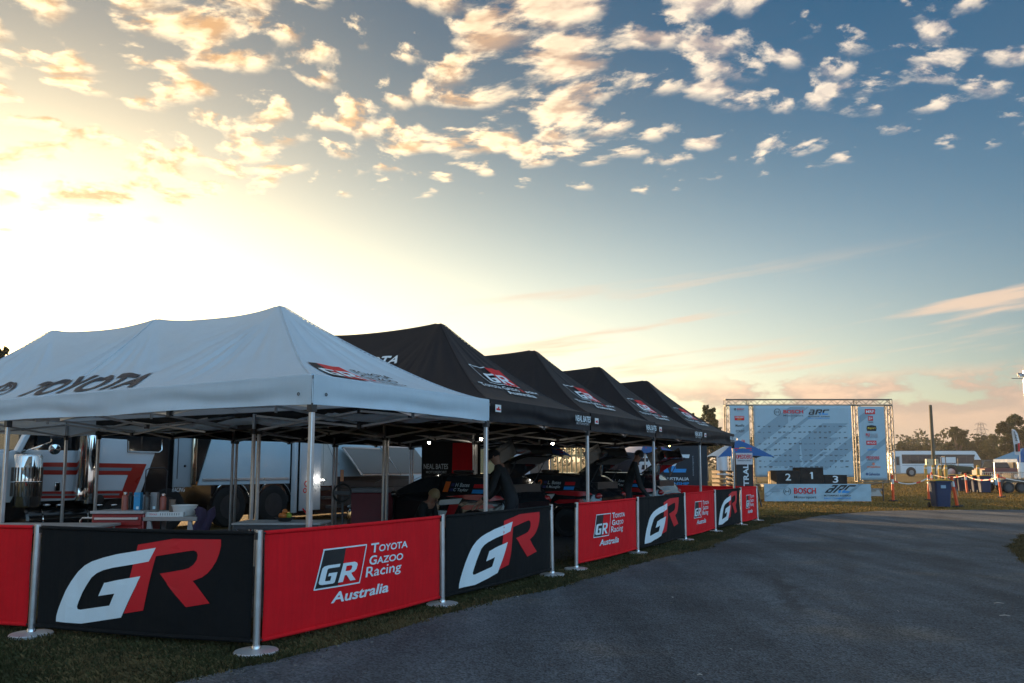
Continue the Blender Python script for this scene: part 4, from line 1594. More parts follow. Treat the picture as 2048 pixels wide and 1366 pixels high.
# small lit spot lamps clipped under the black roofs
spots = [((858, 885), 4.6, 'small lit spot lamp above the front of the first rally car'), ((962, 878), 2.3, 'small lit spot lamp beside the near tent leg, largest of the four'), ((1105, 887), 3.0, 'small lit spot lamp above the second rally car')]
sp_pos = [(858, 885, 8.2), (962, 878, 7.4), (1105, 887, 10.4), (1339, 892, 13.6)]
sp_lab = ['leftmost small lit spot lamp, above the front of the first rally car', 'small lit spot lamp just left of the white tent leg, brightest of the lamps', 'small lit spot lamp above the second rally car', 'small dim amber lamp under the farthest black roof']
for (px, py, t), lb in zip(sp_pos, sp_lab):
    u, z = on_t(px, py, t)
    root = empty('spot_lamp', TT(t, u, z), ROW_RZ, lb, 'lamp', 'clip-on lamps under the tents')
    amber = 'amber' in lb
    MB().ball((0, 0, 0), .028 if not amber else .02, 12, 8).build('bulb', mat('lit bulb amber', (1, .7, .3), .4, 0, 0, emit=((1, .55, .18), 6.0)) if amber else mat('lit bulb', (1, .95, .85), .4, 0, 0, emit=((1.0, .90, .74), 40.0)), root)
    MB().lathe([(.02, .0), (.05, .0), (.04, .07), (.015, .11), (0, .12)], (0, 0, .012), 16).build('shade', BLACKP, root)
    MB().tube((0, 0, .12), (0, 0, 2.05 - z + .25), .008, n=6).build('stem', BLACKP, root)

# ------------------------------------------------------------------ rally cars
CAR_BLACK = mat('car black paint', (0.010, 0.010, 0.012), 0.16, 0, 0.1, 3, coat=0.8)
CAR_RED = mat('car red vinyl', (0.45, 0.010, 0.016), 0.25, 0, 0.06, 3, coat=0.4)
CAR_WHITE = mat('car white vinyl', (0.78, 0.79, 0.78), 0.3, 0, 0.06, 3, coat=0.3)
TRIM_GREY = mat('hatch inner trim', (0.20, 0.19, 0.18), 0.55, 0, 0.1, 5)
SEATM = mat('race seat shell', (0.10, 0.095, 0.085), 0.6, 0, 0.1, 5)


def lerp_tab(tab, x):
    if x <= tab[0][0]:
        return tab[0][1]
    for (a, p), (b, q) in zip(tab, tab[1:]):
        if x <= b:
            f = (x - a) / (b - a)
            f = f * f * (3 - 2 * f) * .5 + f * .5
            return p + (q - p) * f
    return tab[-1][1]


ZT = [(0, .60), (.06, .68), (.35, .80), (.95, .93), (1.2, .985), (1.9, 1.335), (2.35, 1.41), (3.0, 1.40), (3.5, 1.34), (3.75, 1.18), (3.92, .98), (4.0, .86)]
ZB = [(0, .52), (.3, .68), (1.0, .86), (1.3, .93), (2.5, .97), (3.4, 1.03), (3.8, .99), (4.0, .80)]
WD = [(0, .56), (.12, .74), (.45, .87), (.95, .91), (1.7, .87), (2.6, .88), (3.2, .935), (3.55, .93), (3.85, .84), (4.0, .72)]


def car_sec(x):
    w, zb, zt = lerp_tab(WD, x), lerp_tab(ZB, x), lerp_tab(ZT, x)
    zt = max(zt, zb + .015)
    up = zt - zb
    ye = max(w * .45, w * .965 - up * .50)
    return [(w * .90, .17), (w * .97, .26), (w, .45), (w * .995, .62), (w * .985, (zb + .62) / 2 if zb > .62 else .62), (w * .965, zb), (w * .955 - up * .10, zb + up * .22), (ye, zb + up * .90), (ye * .86, zb + up * .985), (ye * .4, zt + .005), (0, zt + .012)]


def side_y(x, z):
    s = car_sec(x)
    for (y0, z0), (y1, z1) in zip(s, s[1:]):
        if z0 <= z <= z1 and z1 > z0:
            return y0 + (y1 - y0) * (z - z0) / (z1 - z0)
    return s[0][0] if z < s[0][1] else s[-2][0]


def make_car(label, number, crew, flip_seed):
    root = empty('rally_car', (0, 0, 0), 0, label, 'car', 'rally cars under the black tents')
    N = 64
    xs = [4.0 * i / N for i in range(N + 1)]
    secs = [car_sec(x) for x in xs]
    K = len(secs[0])
    mb = MB()
    for sgn in (1, -1):
        b = len(mb.v)
        for x, s in zip(xs, secs):
            mb.v += [(x, sgn * y, z) for y, z in s]
        for i in range(N):
            for k in range(K - 1):
                xm = (xs[i] + xs[i + 1]) / 2
                q = (b + i * K + k, b + i * K + k + 1, b + (i + 1) * K + k + 1, b + (i + 1) * K + k)
                glassy = (k == 6 and 1.42 < xm < 3.55 and not (2.40 < xm < 2.50)) or (k >= 7 and 1.28 < xm < 1.92)
                # wheel cut-outs
                zm = sum(mb.v[j][2] for j in q) / 4
                cut = any(math.hypot(xm - c, zm - .33) < .36 for c in (.78, 3.30))
                if cut and k < 4:
                    continue
                mb.f.append(q if sgn < 0 else q[::-1])
                mb.mi.append(1 if glassy else 0)
    for xx, i in ((0, 0), (4.0, N)):
        nose = [(xx, y, z) for y, z in secs[i]] + [(xx, -y, z) for y, z in secs[i][::-1]]
        b = len(mb.v)
        mb.v += nose
        mb.f.append(tuple(range(b, b + len(nose))))
        mb.mi.append(0)
    mb.build('body', [CAR_BLACK, GLASS], root, smooth=38)
    MB().bb(.15, 3.85, -.72, .72, .17, .22).build('floor', BLACKP, root)
    # inner wheel wells, flares, wheels
    for cx in (.78, 3.30):
        for s in (1, -1):
            w = lerp_tab(WD, cx)
            MB().lathe([(.37, -.30), (.37, .02), (.36, .025), (.36, -.29), (0, -.30)], (cx, s * (w - .02), .33), 28, (0, s, 0)).build('wheel_well', BLACKP, root)
            MB().torus((cx, s * (w - .005), .33), (0, s, 0), .385, .028, 30, 8, 0, math.pi) .build('arch_flare', CAR_BLACK, root)
            wheel(root, (cx, s * (w - .115), .315), .315, .20, (0, -s, 0), rim=mat('car rim', (.08, .08, .085), .3, .8, .1, 8))
    # lamps, bumper vents, mirrors
    for s in (1, -1):
        MB().ball((.24, s * .60, .70), (.20, .15, .06), 16, 8).build('headlight', mat('lamp glass', (.35, .36, .38), .08, .2, .1, 20), root)
        MB().ball((3.93, s * .66, .90), (.06, .14, .07), 12, 8).build('tail_light', mat('tail lens', (.30, .01, .012), .12, 0, .1, 20), root)
        m = MB().ball((1.52, s * .99, 1.00), (.075, .12, .07), 14, 8).build('mirror', CAR_BLACK, root)
        MB().bar((1.55, s * .87, .95), (1.54, s * .95, .97), .03, .03).build('mirror_stalk', BLACKP, m)
    MB().bb(-.03, .06, -.48, .48, .24, .46).build('grille', BLACKP, root, bevel=.02)
    MB().bb(-.06, .25, -.70, .70, .13, .165).build('splitter', BLACKP, root, bevel=.008)
    MB().bb(2.28, 2.62, -.14, .14, 1.415, 1.475).build('roof_scoop', BLACKP, root, bevel=.03)
    MB().path([(1.7, -.28, .96), (1.72, -.20, 1.18), (1.78, -.12, 1.35)], .012, 6).build('wiper', BLACKP, root)
    # seats and roll cage glimpsed through the openings
    for s in (.36, -.36):
        MB().bb(2.35, 2.52, s - .22, s + .22, .35, 1.18).build('race_seat', SEATM, root, bevel=.07, segs=3)
    MB().path([(1.6, -.62, .5), (1.95, -.55, 1.28), (2.6, -.52, 1.34), (3.4, -.58, .9)], .022, 8).build('roll_cage', DARKST, root)
    # open tailgate: inner trim seen from below, glass, wing on top
    hy = .62
    hp = Vector((3.42, 0, 1.36))
    ax = Vector((.86, 0, .46)).normalized()
    nn = Vector((-ax.z, 0, ax.x))

    def hf(a, b, off=0.0):
        wv = .60 + .06 * math.sin(math.pi * b)
        return hp + ax * (b * .86) + Vector((0, (a * 2 - 1) * wv, 0)) + nn * (.05 * math.sin(math.pi * b) + off)
    tg = MB().grid(lambda a, b: hf(a, b, .03), 12, 12, True).grid(lambda a, b: hf(a, b, -.02), 12, 12).build('tailgate', CAR_BLACK, root, smooth=True)
    MB().grid(lambda a, b: hf(.08 + a * .84, .55 + b * .42, -.035), 8, 6).build('inner_trim', TRIM_GREY, tg, smooth=True)
    MB().grid(lambda a, b: hf(.12 + a * .76, .08 + b * .42, -.026), 8, 6).build('rear_window', GLASS, tg, smooth=True)
    tip = hp + ax * .30 + nn * .05
    wing = MB()
    ww = tip + nn * .22 + ax * .12
    wing.prism([(-.02, 0), (.10, .045), (.26, .055), (.34, .02), (.26, .0)], ww + Vector((0, .72, 0)), ax, nn, 1.44)
    wo = wing.build('rear_wing', CAR_BLACK, root, bevel=.006)
    for s in (-.70, .70):
        MB().prism([(-.05, -.22), (.34, -.20), (.38, .10), (-.04, .08)], ww + Vector((0, s + .01, 0)), ax, nn, .02).build('wing_endplate', CAR_BLACK, wo)
    for s in (-.55, .55):
        MB().tube((3.62, s, 1.05), hp + ax * .60 + Vector((0, s, 0)), .010, n=8).build('gas_strut', DARKST, root)
    # boot opening
    MB().bb(3.50, 3.86, -.55, .55, .80, 1.20).build('boot_opening', BLACKP, root)
    # livery on both flanks
    for s in (1, -1):
        fn = lambda a, z, off=.004, s=s: Vector((a, s * (side_y(a, z) + off), z))
        mir = (lambda P: P)
        def put(nm, P, m_, off=.004, s=s):
            decal(nm, poly_tri(P), lambda a, z: Vector((a, s * (side_y(a, z) + off), z)), m_, root, .05)
        put('livery', [(2.62, .97), (3.00, 1.005), (3.40, 1.02), (3.78, 1.0), (3.86, .94), (3.60, .90), (3.07, .93), (3.03, .955)], CAR_RED)
        put('livery', [(2.50, .90), (3.02, .945), (2.95, .84), (2.47, .80)], CAR_WHITE)
        put('livery', [(2.73, .82), (2.95, .83), (2.80, .55), (2.62, .36), (2.50, .36), (2.63, .58)], CAR_RED)
        put('livery', [(2.40, .70), (2.68, .70), (2.54, .42), (2.30, .40)], CAR_WHITE)
        put('livery', [(3.0, .76), (3.12, .82), (3.66, .84), (3.70, .78), (3.1, .73)], CAR_RED)
        # crew names, number, sponsor patches on the rear side window
        z0 = 1.06

        def words(x0, z, w, h, s_, m_, off=.006, s=s):
            def f(a, b):
                x = x0 + a if s < 0 else x0 + w - a
                # viewed from the -y flank the nose is on the left
                return Vector((x, s * (side_y(x, b) + off), b))
            sh = fit_text(s_, 0, z, w, h, .012)
            decal('lettering', sh, f, m_, root, .05)
        words(2.52, 1.055, .12, .20, number, PRINTO)
        words(2.78, 1.155, .34, .075, crew[0], PRINTW)
        words(2.76, 1.055, .36, .075, crew[1], PRINTW)
        for k, (c, z) in enumerate(((PRINTR, 1.19), (PRINTB, 1.09))):
            decal('sponsor_patch', rect2d(3.22, z - .05, .24, .07), lambda a, b, s=s: Vector((a, s * (side_y(a, b) + .006), b)), c, root, .05)
        for z in (1.17, 1.07):
            decal('flag_patch', rect2d(2.67, z, .08, .055), lambda a, b, s=s: Vector((a, s * (side_y(a, b) + .006), b)), mat('navy patch', (.02, .03, .16), .5, 0, .1, 9), root, .05)
    return root


# the cars stand tail to the road, square to the row, camera looks at the -y flank
CAR_TURN = R(0)


def place_car(car, t_tail, u_tail):
    # local x runs from nose (0) to tail (4)
    nose = TT(t_tail + 4 * math.sin(CAR_TURN), u_tail + 4 * math.cos(CAR_TURN))
    tail = TT(t_tail, u_tail)
    v = tail - nose
    car.location = nose
    car.rotation_euler = (0, 0, math.atan2(v.y, v.x))
    car.scale = (1, 1, .955)


c1 = make_car('black rally car number 1 with red and white flashes, nearest of the three', '1', ('H Bates', 'C Taylor'), 1)
place_car(c1, 7.55, 1.85)
c2 = make_car('black rally car with open tailgate in the middle of the three cars', '2', ('L. Bates', 'A. McLoughlin'), 2)
place_car(c2, 10.55, 1.49)
c3 = make_car('black rally car number 4 behind the man in the black jacket', '4', ('L. Anear', 'M Read'), 3)
place_car(c3, 13.55, 1.18)

# ------------------------------------------------------------------ people
SKIN = mat('skin', (0.34, 0.16, 0.10), 0.55, 0, 0.08, 20)
JACKET = mat('black jacket cloth', (0.006, 0.006, 0.007), 0.85, 0, 0.2, 12, 0.4, 60)
TROUSER = mat('dark work trousers', (0.008, 0.008, 0.011), 0.85, 0, 0.2, 12, 0.4, 60)
HAIRD = mat('dark hair', (0.022, 0.016, 0.012), 0.6, 0, 0.2, 40)
HAIRB = mat('fair hair', (0.30, 0.19, 0.085), 0.6, 0, 0.2, 40)
SHOE = mat('black shoe', (0.012, 0.012, 0.012), 0.5, 0, 0.1, 10)


def make_person(loc, rz, J, label, hair, cap=False, look=0.0):
    """one skinned body grown from joints J (local: x = facing direction, y = left, z up)"""
    root = empty('person', loc, rz, label, 'person')
    V, Rr, E, zone = [], [], [], []

    def add(p, r, par=None, z='top'):
        V.append(Vector(p))
        Rr.append(r)
        zone.append(z)
        if par is not None:
            E.append((par, len(V) - 1))
        return len(V) - 1
    pel = add(J['pelvis'], (.155, .125), None, 'leg')
    wst = add(Vector(J['pelvis']).lerp(Vector(J['chest']), .45), (.14, .11), pel)
    ch = add(J['chest'], (.165, .125), wst)
    nk0 = add(J['neck'], (.075, .075), ch)
    hd = Vector(J['head'])
    nk = Vector(J['neck'])
    up = (hd - nk).normalized()
    n1 = add(nk + up * .025, (.056, .056), nk0, 'skin')
    h1 = add(nk + up * .085, (.075, .078), n1, 'skin')
    h2 = add(nk + up * .155, (.088, .098), h1, 'skin')
    h3 = add(nk + up * .225, (.068, .078), h2, 'skin')
    for s in ('l', 'r'):
        sh = add(J['sh_' + s], (.075, .075), ch)
        el = add(J['el_' + s], (.050, .050), sh)
        wr = add(J['wr_' + s], (.034, .030), el)
        d = (Vector(J['wr_' + s]) - Vector(J['el_' + s])).normalized()
        side = d.cross(Vector((0, 0, 1)))
        side = side.normalized() if side.length > .1 else Vector((0, 1, 0))
        pm = add(Vector(J['wr_' + s]) + d * .075, (.036, .022), wr, 'skin')
        curl = Vector((0, 0, -1))
        for k, L in enumerate((.075, .085, .080, .062)):
            o = side * ((k - 1.5) * .021)
            f1 = add(Vector(J['wr_' + s]) + d * .115 + o, (.010, .010), pm, 'skin')
            f2 = add(Vector(J['wr_' + s]) + d * (.115 + L * .55) + o * 1.1 + curl * .012, (.0085, .0085), f1, 'skin')
            add(Vector(J['wr_' + s]) + d * (.115 + L * .85) + o * 1.1 + curl * .035, (.0075, .0075), f2, 'skin')
        sg = 1 if s == 'l' else -1
        t1 = add(Vector(J['wr_' + s]) + d * .05 - side * .045, (.012, .012), pm, 'skin')
        add(Vector(J['wr_' + s]) + d * .095 - side * .06 + curl * .02, (.009, .009), t1, 'skin')
        hp = add(J['hip_' + s], (.105, .10), pel, 'leg')
        kn = add(J['kn_' + s], (.068, .068), hp, 'leg')
        an = add(J['an_' + s], (.045, .045), kn, 'leg')
        fx = Vector(J.get('foot_' + s, (.16, 0, 0)))
        add(Vector(J['an_' + s]) + Vector((0, 0, -.045)) + fx * .35, (.046, .042), an, 'shoe')
        add(Vector(J['an_' + s]) + Vector((0, 0, -.055)) + fx, (.036, .030), len(V) - 1, 'shoe')
    me = bpy.data.meshes.new('body')
    me.from_pydata([tuple(v) for v in V], E, [])
    ob = bpy.data.objects.new('body_tmp', me)
    COL.objects.link(ob)
    sk = ob.modifiers.new('skin', 'SKIN')
    sk.use_smooth_shade = True
    for i, sv in enumerate(me.skin_vertices[0].data):
        sv.radius = Rr[i]
        sv.use_root = (i == pel)
    sb = ob.modifiers.new('sub', 'SUBSURF')
    sb.levels = 2
    sb.render_levels = 2
    dg = bpy.context.evaluated_depsgraph_get()
    dg.update()
    bm = bpy.data.meshes.new_from_object(ob.evaluated_get(dg))
    bpy.data.objects.remove(ob)
    mats = {'top': 0, 'leg': 1, 'skin': 2, 'shoe': 3}
    for m_ in (JACKET, TROUSER, SKIN, SHOE):
        bm.materials.append(m_)
    # material by nearest bone
    segs = [(V[a], V[b], zone[b]) for a, b in E]
    for p in bm.polygons:
        c = p.center
        best, bz = 1e9, 'top'
        for a, b, z in segs:
            ab = b - a
            k = max(0, min(1, (c - a).dot(ab) / max(1e-9, ab.dot(ab))))
            dd = (a + ab * k - c).length - (.03 if z == 'skin' else .0)
            if dd < best:
                best, bz = dd, z
        p.material_index = mats[bz]
        p.use_smooth = True
    body = link('body', bm, None, root)
    # head details: hair or cap, ears, nose, eyes
    fwd = Vector((math.cos(look), math.sin(look), 0))
    fwd = (fwd - up * fwd.dot(up)).normalized()
    lat = up.cross(fwd)
    hc = nk + up * .168

    def shell(scale, a0, nm, m_):
        mb = MB()

        def f(a, b):
            th = 2 * math.pi * a
            ph = math.pi * .56 * b
            q = up * math.cos(ph) * .125 * scale + (fwd * math.cos(th) * .108 + lat * math.sin(th) * .088) * math.sin(ph) * scale
            if math.cos(th) > .25 and b > .75:
                q = q + up * .04 * (math.cos(th) - .25)
            return hc + q
        mb.grid(f, 20, 10, True, True)
        return mb.build(nm, m_, root, smooth=True)
    if cap:
        c = shell(1.10, 0, 'cap', JACKET)
        MB().grid(lambda a, b: hc + up * (.045 - .012 * b) + fwd * (.085 + .085 * b) + lat * (a - .5) * .15 * (1 - .35 * b), 8, 4).build('cap_peak', JACKET, c)
    else:
        shell(1.07, 0, 'hair', hair)
    for s in (1, -1):
        MB().ball(hc + lat * s * .088 - up * .015 - fwd * .005, (.018, .012, .028), 10, 6).build('ear', SKIN, root)
        MB().ball(hc + lat * s * .032 + fwd * .092 - up * .01, .011, 8, 6).build('eye', mat('eye', (.05, .04, .035), .2, 0, 0), root)
    MB().tube(hc + fwd * .085 + up * .005, hc + fwd * .118 - up * .042, .008, .016, 8).build('nose', SKIN, root)
    MB().bar(hc + fwd * .093 - up * .075 + lat * .022, hc + fwd * .093 - up * .075 - lat * .022, .010, .008).build('mouth', mat('lips', (.30, .12, .09), .5, 0, 0), root)
    return root


def stand(lean=0.3, h=1.74, reach=(.42, 1.0)):
    k = h / 1.74
    px = -.10 * lean
    pel = Vector((px, 0, .93 * k))
    d = Vector((math.sin(lean), 0, math.cos(lean)))
    ch = pel + d * .40 * k
    nk = pel + d * .565 * k
    hd = nk + Vector((math.sin(lean * .9 + .12), 0, math.cos(lean * .9 + .12))) * .27 * k
    sh = pel + d * .50 * k
    J = dict(pelvis=pel, chest=ch, neck=nk, head=hd)
    for s, y in (('l', 1), ('r', -1)):
        J['sh_' + s] = sh + Vector((0, y * .185, 0))
        J['wr_' + s] = Vector((reach[0], y * .20, reach[1]))
        m = (J['sh_' + s] + J['wr_' + s]) / 2
        J['el_' + s] = m + Vector((-.05, y * .07, -.10))
        J['hip_' + s] = pel + Vector((0, y * .10, -.05))
        J['kn_' + s] = Vector((px * .5 + .05 + .04 * y, y * .11, .50 * k))
        J['an_' + s] = Vector((.0 - .05 * y, y * .12, .085))
    return J


# man in a black jacket bending by the third car, facing the road
def stand_at(px, t):
    return TT(t, on_t(px, _HY, t)[0])


p1 = stand_at(1256, 11.9)
make_person(p1, R(-12), stand(.36, 1.90, (.50, .72)), 'man in a black jacket leaning forward beside the third car', HAIRD)
p2 = stand_at(1020, 6.05)
make_person(p2, R(170), stand(.42, 1.80, (.46, .90)), 'person in black bending over the first car behind the white tent leg', HAIRD, cap=True)
# fair-haired mechanic crouched at the near door of the first car
J = stand(.55, 1.70, (.45, .45))
drop = 0.56
for k in list(J):
    J[k] = Vector(J[k])
for k in ('pelvis', 'chest', 'neck', 'head', 'sh_l', 'sh_r', 'el_l', 'el_r', 'hip_l', 'hip_r'):
    J[k] = J[k] + Vector((0, 0, -drop))
for q in ('l', 'r'):
    J['kn_' + q] = Vector((.36, J['kn_' + q].y * 1.3, .44))
p3 = stand_at(838, 6.35)
v3 = TT(6.5, 0) - TT(6.35, 3.0)
make_person(p3, math.atan2(v3.y, v3.x), J, 'fair-haired mechanic crouching beside the door of car number 1', HAIRB)

# ------------------------------------------------------------------ things under the tents
CHEST_RED = mat('tool chest red', (0.26, 0.012, 0.010), 0.35, 0, 0.1, 6, coat=0.3)
WORKTOP = mat('worn worktop', (0.36, 0.34, 0.33), 0.4, 0.3, 0.15, 6)
TUBW = mat('white plastic tub', (0.62, 0.60, 0.58), 0.45, 0, 0.06, 6)


def box_on(px0, px1, py_top, t, nm=None):
    """u-range and top height of a thing whose front face lies on the plane t"""
    u0, z0 = on_t(px1, py_top, t)
    u1, z1 = on_t(px0, py_top, t)
    return u0, u1, z0


def place(name, t, u, rz, label, cat, group=None, z=0.0):
    return empty(name, TT(t, u, z), ROW_RZ + rz, label, cat, group)


VIEW = math.pi / 2 - ROW_RZ     # local frame whose x runs across the picture


def tool_chest():
    # faces the camera squarely, stands behind the big black banner
    P = atY(236, 1022, 9.3)
    root = empty('tool_chest', (P.x, P.y, 0), 0, 'red tool chest with pale drawer handles behind the big black banner', 'tool chest')
    w, top = .62, P.z
    MB().bb(-w / 2, w / 2, 0, .45, .10, top - .035).build('cabinet', CHEST_RED, root, bevel=.008)
    MB().bb(-w / 2 - .012, w / 2 + .012, -.03, .47, top - .034, top).build('top_plate', WORKTOP, root, bevel=.006)
    n = 6
    hh = (top - .035 - .14) / n
    for k in range(n):
        z = .13 + k * hh
        d = MB().bb(-w / 2 + .02, w / 2 - .02, -.022, -.001, z, z + hh - .018).build('drawer', CHEST_RED, root, bevel=.004)
        MB().bb(-w / 2 + .05, w / 2 - .05, -.048, -.020, z + hh - .058, z + hh - .030).build('drawer_handle', mat('handle alloy', (.62, .55, .50), .35, .6, .1, 9), d, bevel=.005)
    for sx in (-1, 1):
        for y in (.06, .40):
            MB().lathe([(0, -.015), (.045, -.015), (.05, 0), (.045, .015), (0, .015)], (sx * (w / 2 - .07), y, .05), 14, (1, 0, 0)).build('castor', BLACKP, root)
            MB().bb(sx * (w / 2 - .07) - .022, sx * (w / 2 - .07) + .022, y - .02, y + .02, .07, .099).build('castor_fork', STEEL, root)
    MB().path([(-w / 2 - .01, .05, top - .09), (-w / 2 - .14, .05, top - .09), (-w / 2 - .16, .05, top - .12), (-w / 2 - .15, .05, top - .20)], .014, 8).build('push_handle', STEEL, root)
    return root, P


chest, CP = tool_chest()


def workbench():
    P = atY(338, 1034, 9.3)
    root = empty('workbench', (P.x, P.y, 0), 0, 'folding metal workbench with slanted legs beside the red tool chest', 'workbench')
    w, top = .66, P.z
    MB().bb(-w / 2, w / 2, 0, .5, top - .05, top).build('worktop', mat('bench edge', (.30, .26, .24), .5, .2, .15, 6), root, bevel=.006)
    for x in (-w / 2 + .05, w / 2 - .12):
        for y in (.04, .44):
            MB().bar((x, y, 0), (x + .03, y, top - .05), .04, .04).build('leg', WORKTOP, root)
        MB().bar((x + .16, .02, .30), (x + .04, .02, top - .05), .03, .03).build('brace', WORKTOP, root)
    MB().bb(-w / 2 + .08, w / 2 - .14, .10, .40, .32, .36).build('shelf', WORKTOP, root)
    return root, P


bench, WP = workbench()


def bottle(px, pyb, pyt, Y, m_, label, capm=BLACKP, rw=.037):
    b = atY(px, pyb, Y)
    top = atY(px, pyt, Y)
    h = top.z - b.z
    root = empty('drink_bottle', (b.x, b.y, b.z), 0, label, 'bottle', 'bottles on the tool chest')
    MB().lathe([(0, 0), (rw, 0), (rw, h * .70), (rw * .82, h * .80), (rw * .55, h * .84), (rw * .55, h * .87), (0, h * .87)], n=18).build('bottle_body', m_, root, smooth=40)
    MB().lathe([(rw * .62, h * .862), (rw * .62, h * .985), (rw * .5, h), (0, h)], n=16).build('cap', capm, root)
    return root


Yb = CP.y + .22
ztop = CP.z
BR = mat('terracotta bottle', (.30, .070, .045), .45, 0, .08, 8)
BK = mat('dark steel bottle', (.035, .032, .032), .35, .3, .1, 8)
def bot(px, pyt, m_, lb, Y=Yb, rw=.037):
    a = atY(px, pyt, Y)
    h = a.z - ztop
    root = empty('drink_bottle', (a.x, Y, ztop), 0, lb, 'bottle', 'bottles on the tool chest')
    MB().lathe([(0, 0), (rw, 0), (rw, h * .70), (rw * .82, h * .80), (rw * .55, h * .84), (rw * .55, h * .87), (0, h * .87)], n=18).build('bottle_body', m_, root, smooth=40)
    MB().lathe([(rw * .62, h * .862), (rw * .62, h * .985), (rw * .5, h), (0, h)], n=16).build('cap', STEEL if m_ is BR else BLACKP, root)


bot(251, 984, BR, 'rust-red drink bottle at the left end of the tool chest')
bot(262, 984, BK, 'dark drink bottle between the red bottle and the blue carton', Yb + .12)
bot(295, 984, BK, 'dark drink bottle right of the blue carton')
bot(327, 987, BR, 'rust-red drink bottle at the right end above the bench', Yb + .05)


def carton(px0, px1, pyt, m_, name, label, cat, Y=Yb, word=None):
    a, b = atY(px0, pyt, Y), atY(px1, pyt, Y)
    w = b.x - a.x
    h = a.z - ztop
    root = empty(name, ((a.x + b.x) / 2, Y, ztop), 0, label, cat)
    MB().bb(-w / 2, w / 2, 0, .07, 0, h).build('carton_body', m_, root, bevel=.004)
    decal('lettering', fit_text(word, -w * .4, h * .78, w * .6, None), lambda x, z: Vector((x, -.003, z)), PRINTW if word == 'ISOL' else PRINTG, root)
    decal('label_patch', rect2d(-w * .05, h * .04, w * .4, h * .16), lambda x, z: Vector((x, -.003, z)), PRINTW, root)


carton(268, 281, 985, mat('blue carton', (.02, .26, .50), .5, 0, .08, 9), 'carton', 'bright blue carton standing on the tool chest', 'carton', word='Hello')
carton(301, 314, 985, mat('grey bag', (.28, .26, .26), .6, 0, .1, 9), 'paper_bag', 'pale grey printed bag between the bottles', 'bag', Y=Yb + .06, word='SUGAR')
# clear bag
a = atY(288, 990, Yb + .1)
mbag = MB().grid(lambda p, q: Vector((a.x + (p - .5) * .11 * (1 - .25 * q), Yb + .1 + .03 * math.sin(p * 9), ztop + q * (a.z - ztop))), 8, 6)
o = mbag.build('plastic_bag', mat('clear bag', (.36, .36, .38), .3, 0, .3, 20), smooth=True)
sol = o.modifiers.new('thick', 'SOLIDIFY'); sol.thickness = .03
tag(o, 'crumpled pale plastic bag behind the blue carton', 'bag')


def tray():
    z = WP.z
    Y = WP.y + .05
    a, b = atY(290, 1030, Y), atY(366, 1030, Y)
    w = b.x - a.x
    root = empty('plastic_tray', ((a.x + b.x) / 2, Y, z), R(2), 'shallow white slotted tray on the workbench', 'tray')
    h = .055
    MB().bb(-w / 2, w / 2, 0, .34, 0, .008).build('tray_floor', TUBW, root)
    for x0, x1, y0, y1 in ((-w / 2, w / 2, 0, .008), (-w / 2, w / 2, .332, .34), (-w / 2, -w / 2 + .008, .008, .332), (w / 2 - .008, w / 2, .008, .332)):
        MB().bb(x0, x1, y0, y1, .008, h).build('tray_wall', TUBW, root)
    s = MB()
    for k in range(9):
        s.bb(-w * .1 + k * w * .06, -w * .1 + k * w * .06 + .006, -.0015, 0.0, .015, h - .012)
    s.build('tray_slots', DARKST, root)
    decal('lettering', fit_text('TOOLS', -w * .38, .018, .09, .02, .01), lambda x, zz: Vector((x, -.002, zz)), PRINTR, root)


tray()


def tub():
    Y = WP.y + .22
    a, b = atY(345, 1010, Y), atY(394, 1010, Y)
    r = (b.x - a.x) / 2
    z = WP.z
    h = a.z - z
    root = empty('plastic_tub', ((a.x + b.x) / 2, Y, z), 0, 'round white plastic tub on the workbench', 'tub')
    MB().lathe([(0, 0), (r * .72, 0), (r * .78, .01), (r * .94, h * .9), (r, h * .92), (r, h), (r * .93, h), (r * .74, .02), (0, .02)], n=28).build('tub_body', TUBW, root, smooth=40)
    Y2 = Y + .18
    c = atY(345, 1000, Y2)
    root2 = empty('paper_cup', (c.x, Y2, z), 0, 'stack of brown paper cups behind the white tub', 'cup')
    cm = mat('brown cup', (.24, .17, .13), .6, 0, .1, 9)
    for k in range(3):
        MB().lathe([(0, 0), (.028, 0), (.038, .085), (.041, .088), (.037, .09), (0, .088)], (0, 0, k * .05), 16).build('cup', cm, root2)
    return r


tub()
# dark jacket slung over the bench end
pj = atY(405, 1030, WP.y + .1)
jm = MB().grid(lambda p, q: Vector((pj.x + (p - .5) * .14 + .02 * math.sin(q * 5), WP.y + .02 + .22 * p + .02 * math.sin(p * 14 + q * 3), WP.z + .09 - q * .30 + .03 * math.sin(p * 7))), 12, 12)
o = jm.build('jacket', mat('purple cloth', (.035, .018, .045), .9, 0, .2, 9, .4, 40), smooth=True)
sol = o.modifiers.new('thick', 'SOLIDIFY'); sol.thickness = .02
tag(o, 'dark purple jacket slung over the end of the workbench', 'jacket')


def table(px0, px1, py, Y, label, nm='folding_table', depth=.6):
    a, b = atY(px0, py, Y), atY(px1, py, Y)
    w = b.x - a.x
    root = empty(nm, ((a.x + b.x) / 2, Y, 0), 0, label, 'table')
    MB().bb(-w / 2, w / 2, 0, depth, a.z - .03, a.z).build('table_top', WORKTOP, root, bevel=.008)
    MB().bb(-w / 2 + .03, w / 2 - .03, .02, .05, a.z - .08, a.z - .03).build('apron', DARKST, root)
    for x in (-w / 2 + .06, w / 2 - .06):
        for y in (.05, depth - .05):
            MB().tube((x, y, 0), (x, y, a.z - .03), .014, n=8).build('leg', STEEL, root)
    return root, a.z


table(-60, 188, 1053, 8.6, 'grey trestle table behind the cropped red banner at far left')
tb, tbz = table(462, 640, 1046, 9.6, 'low dark folding table with fruit behind the nearest red banner')


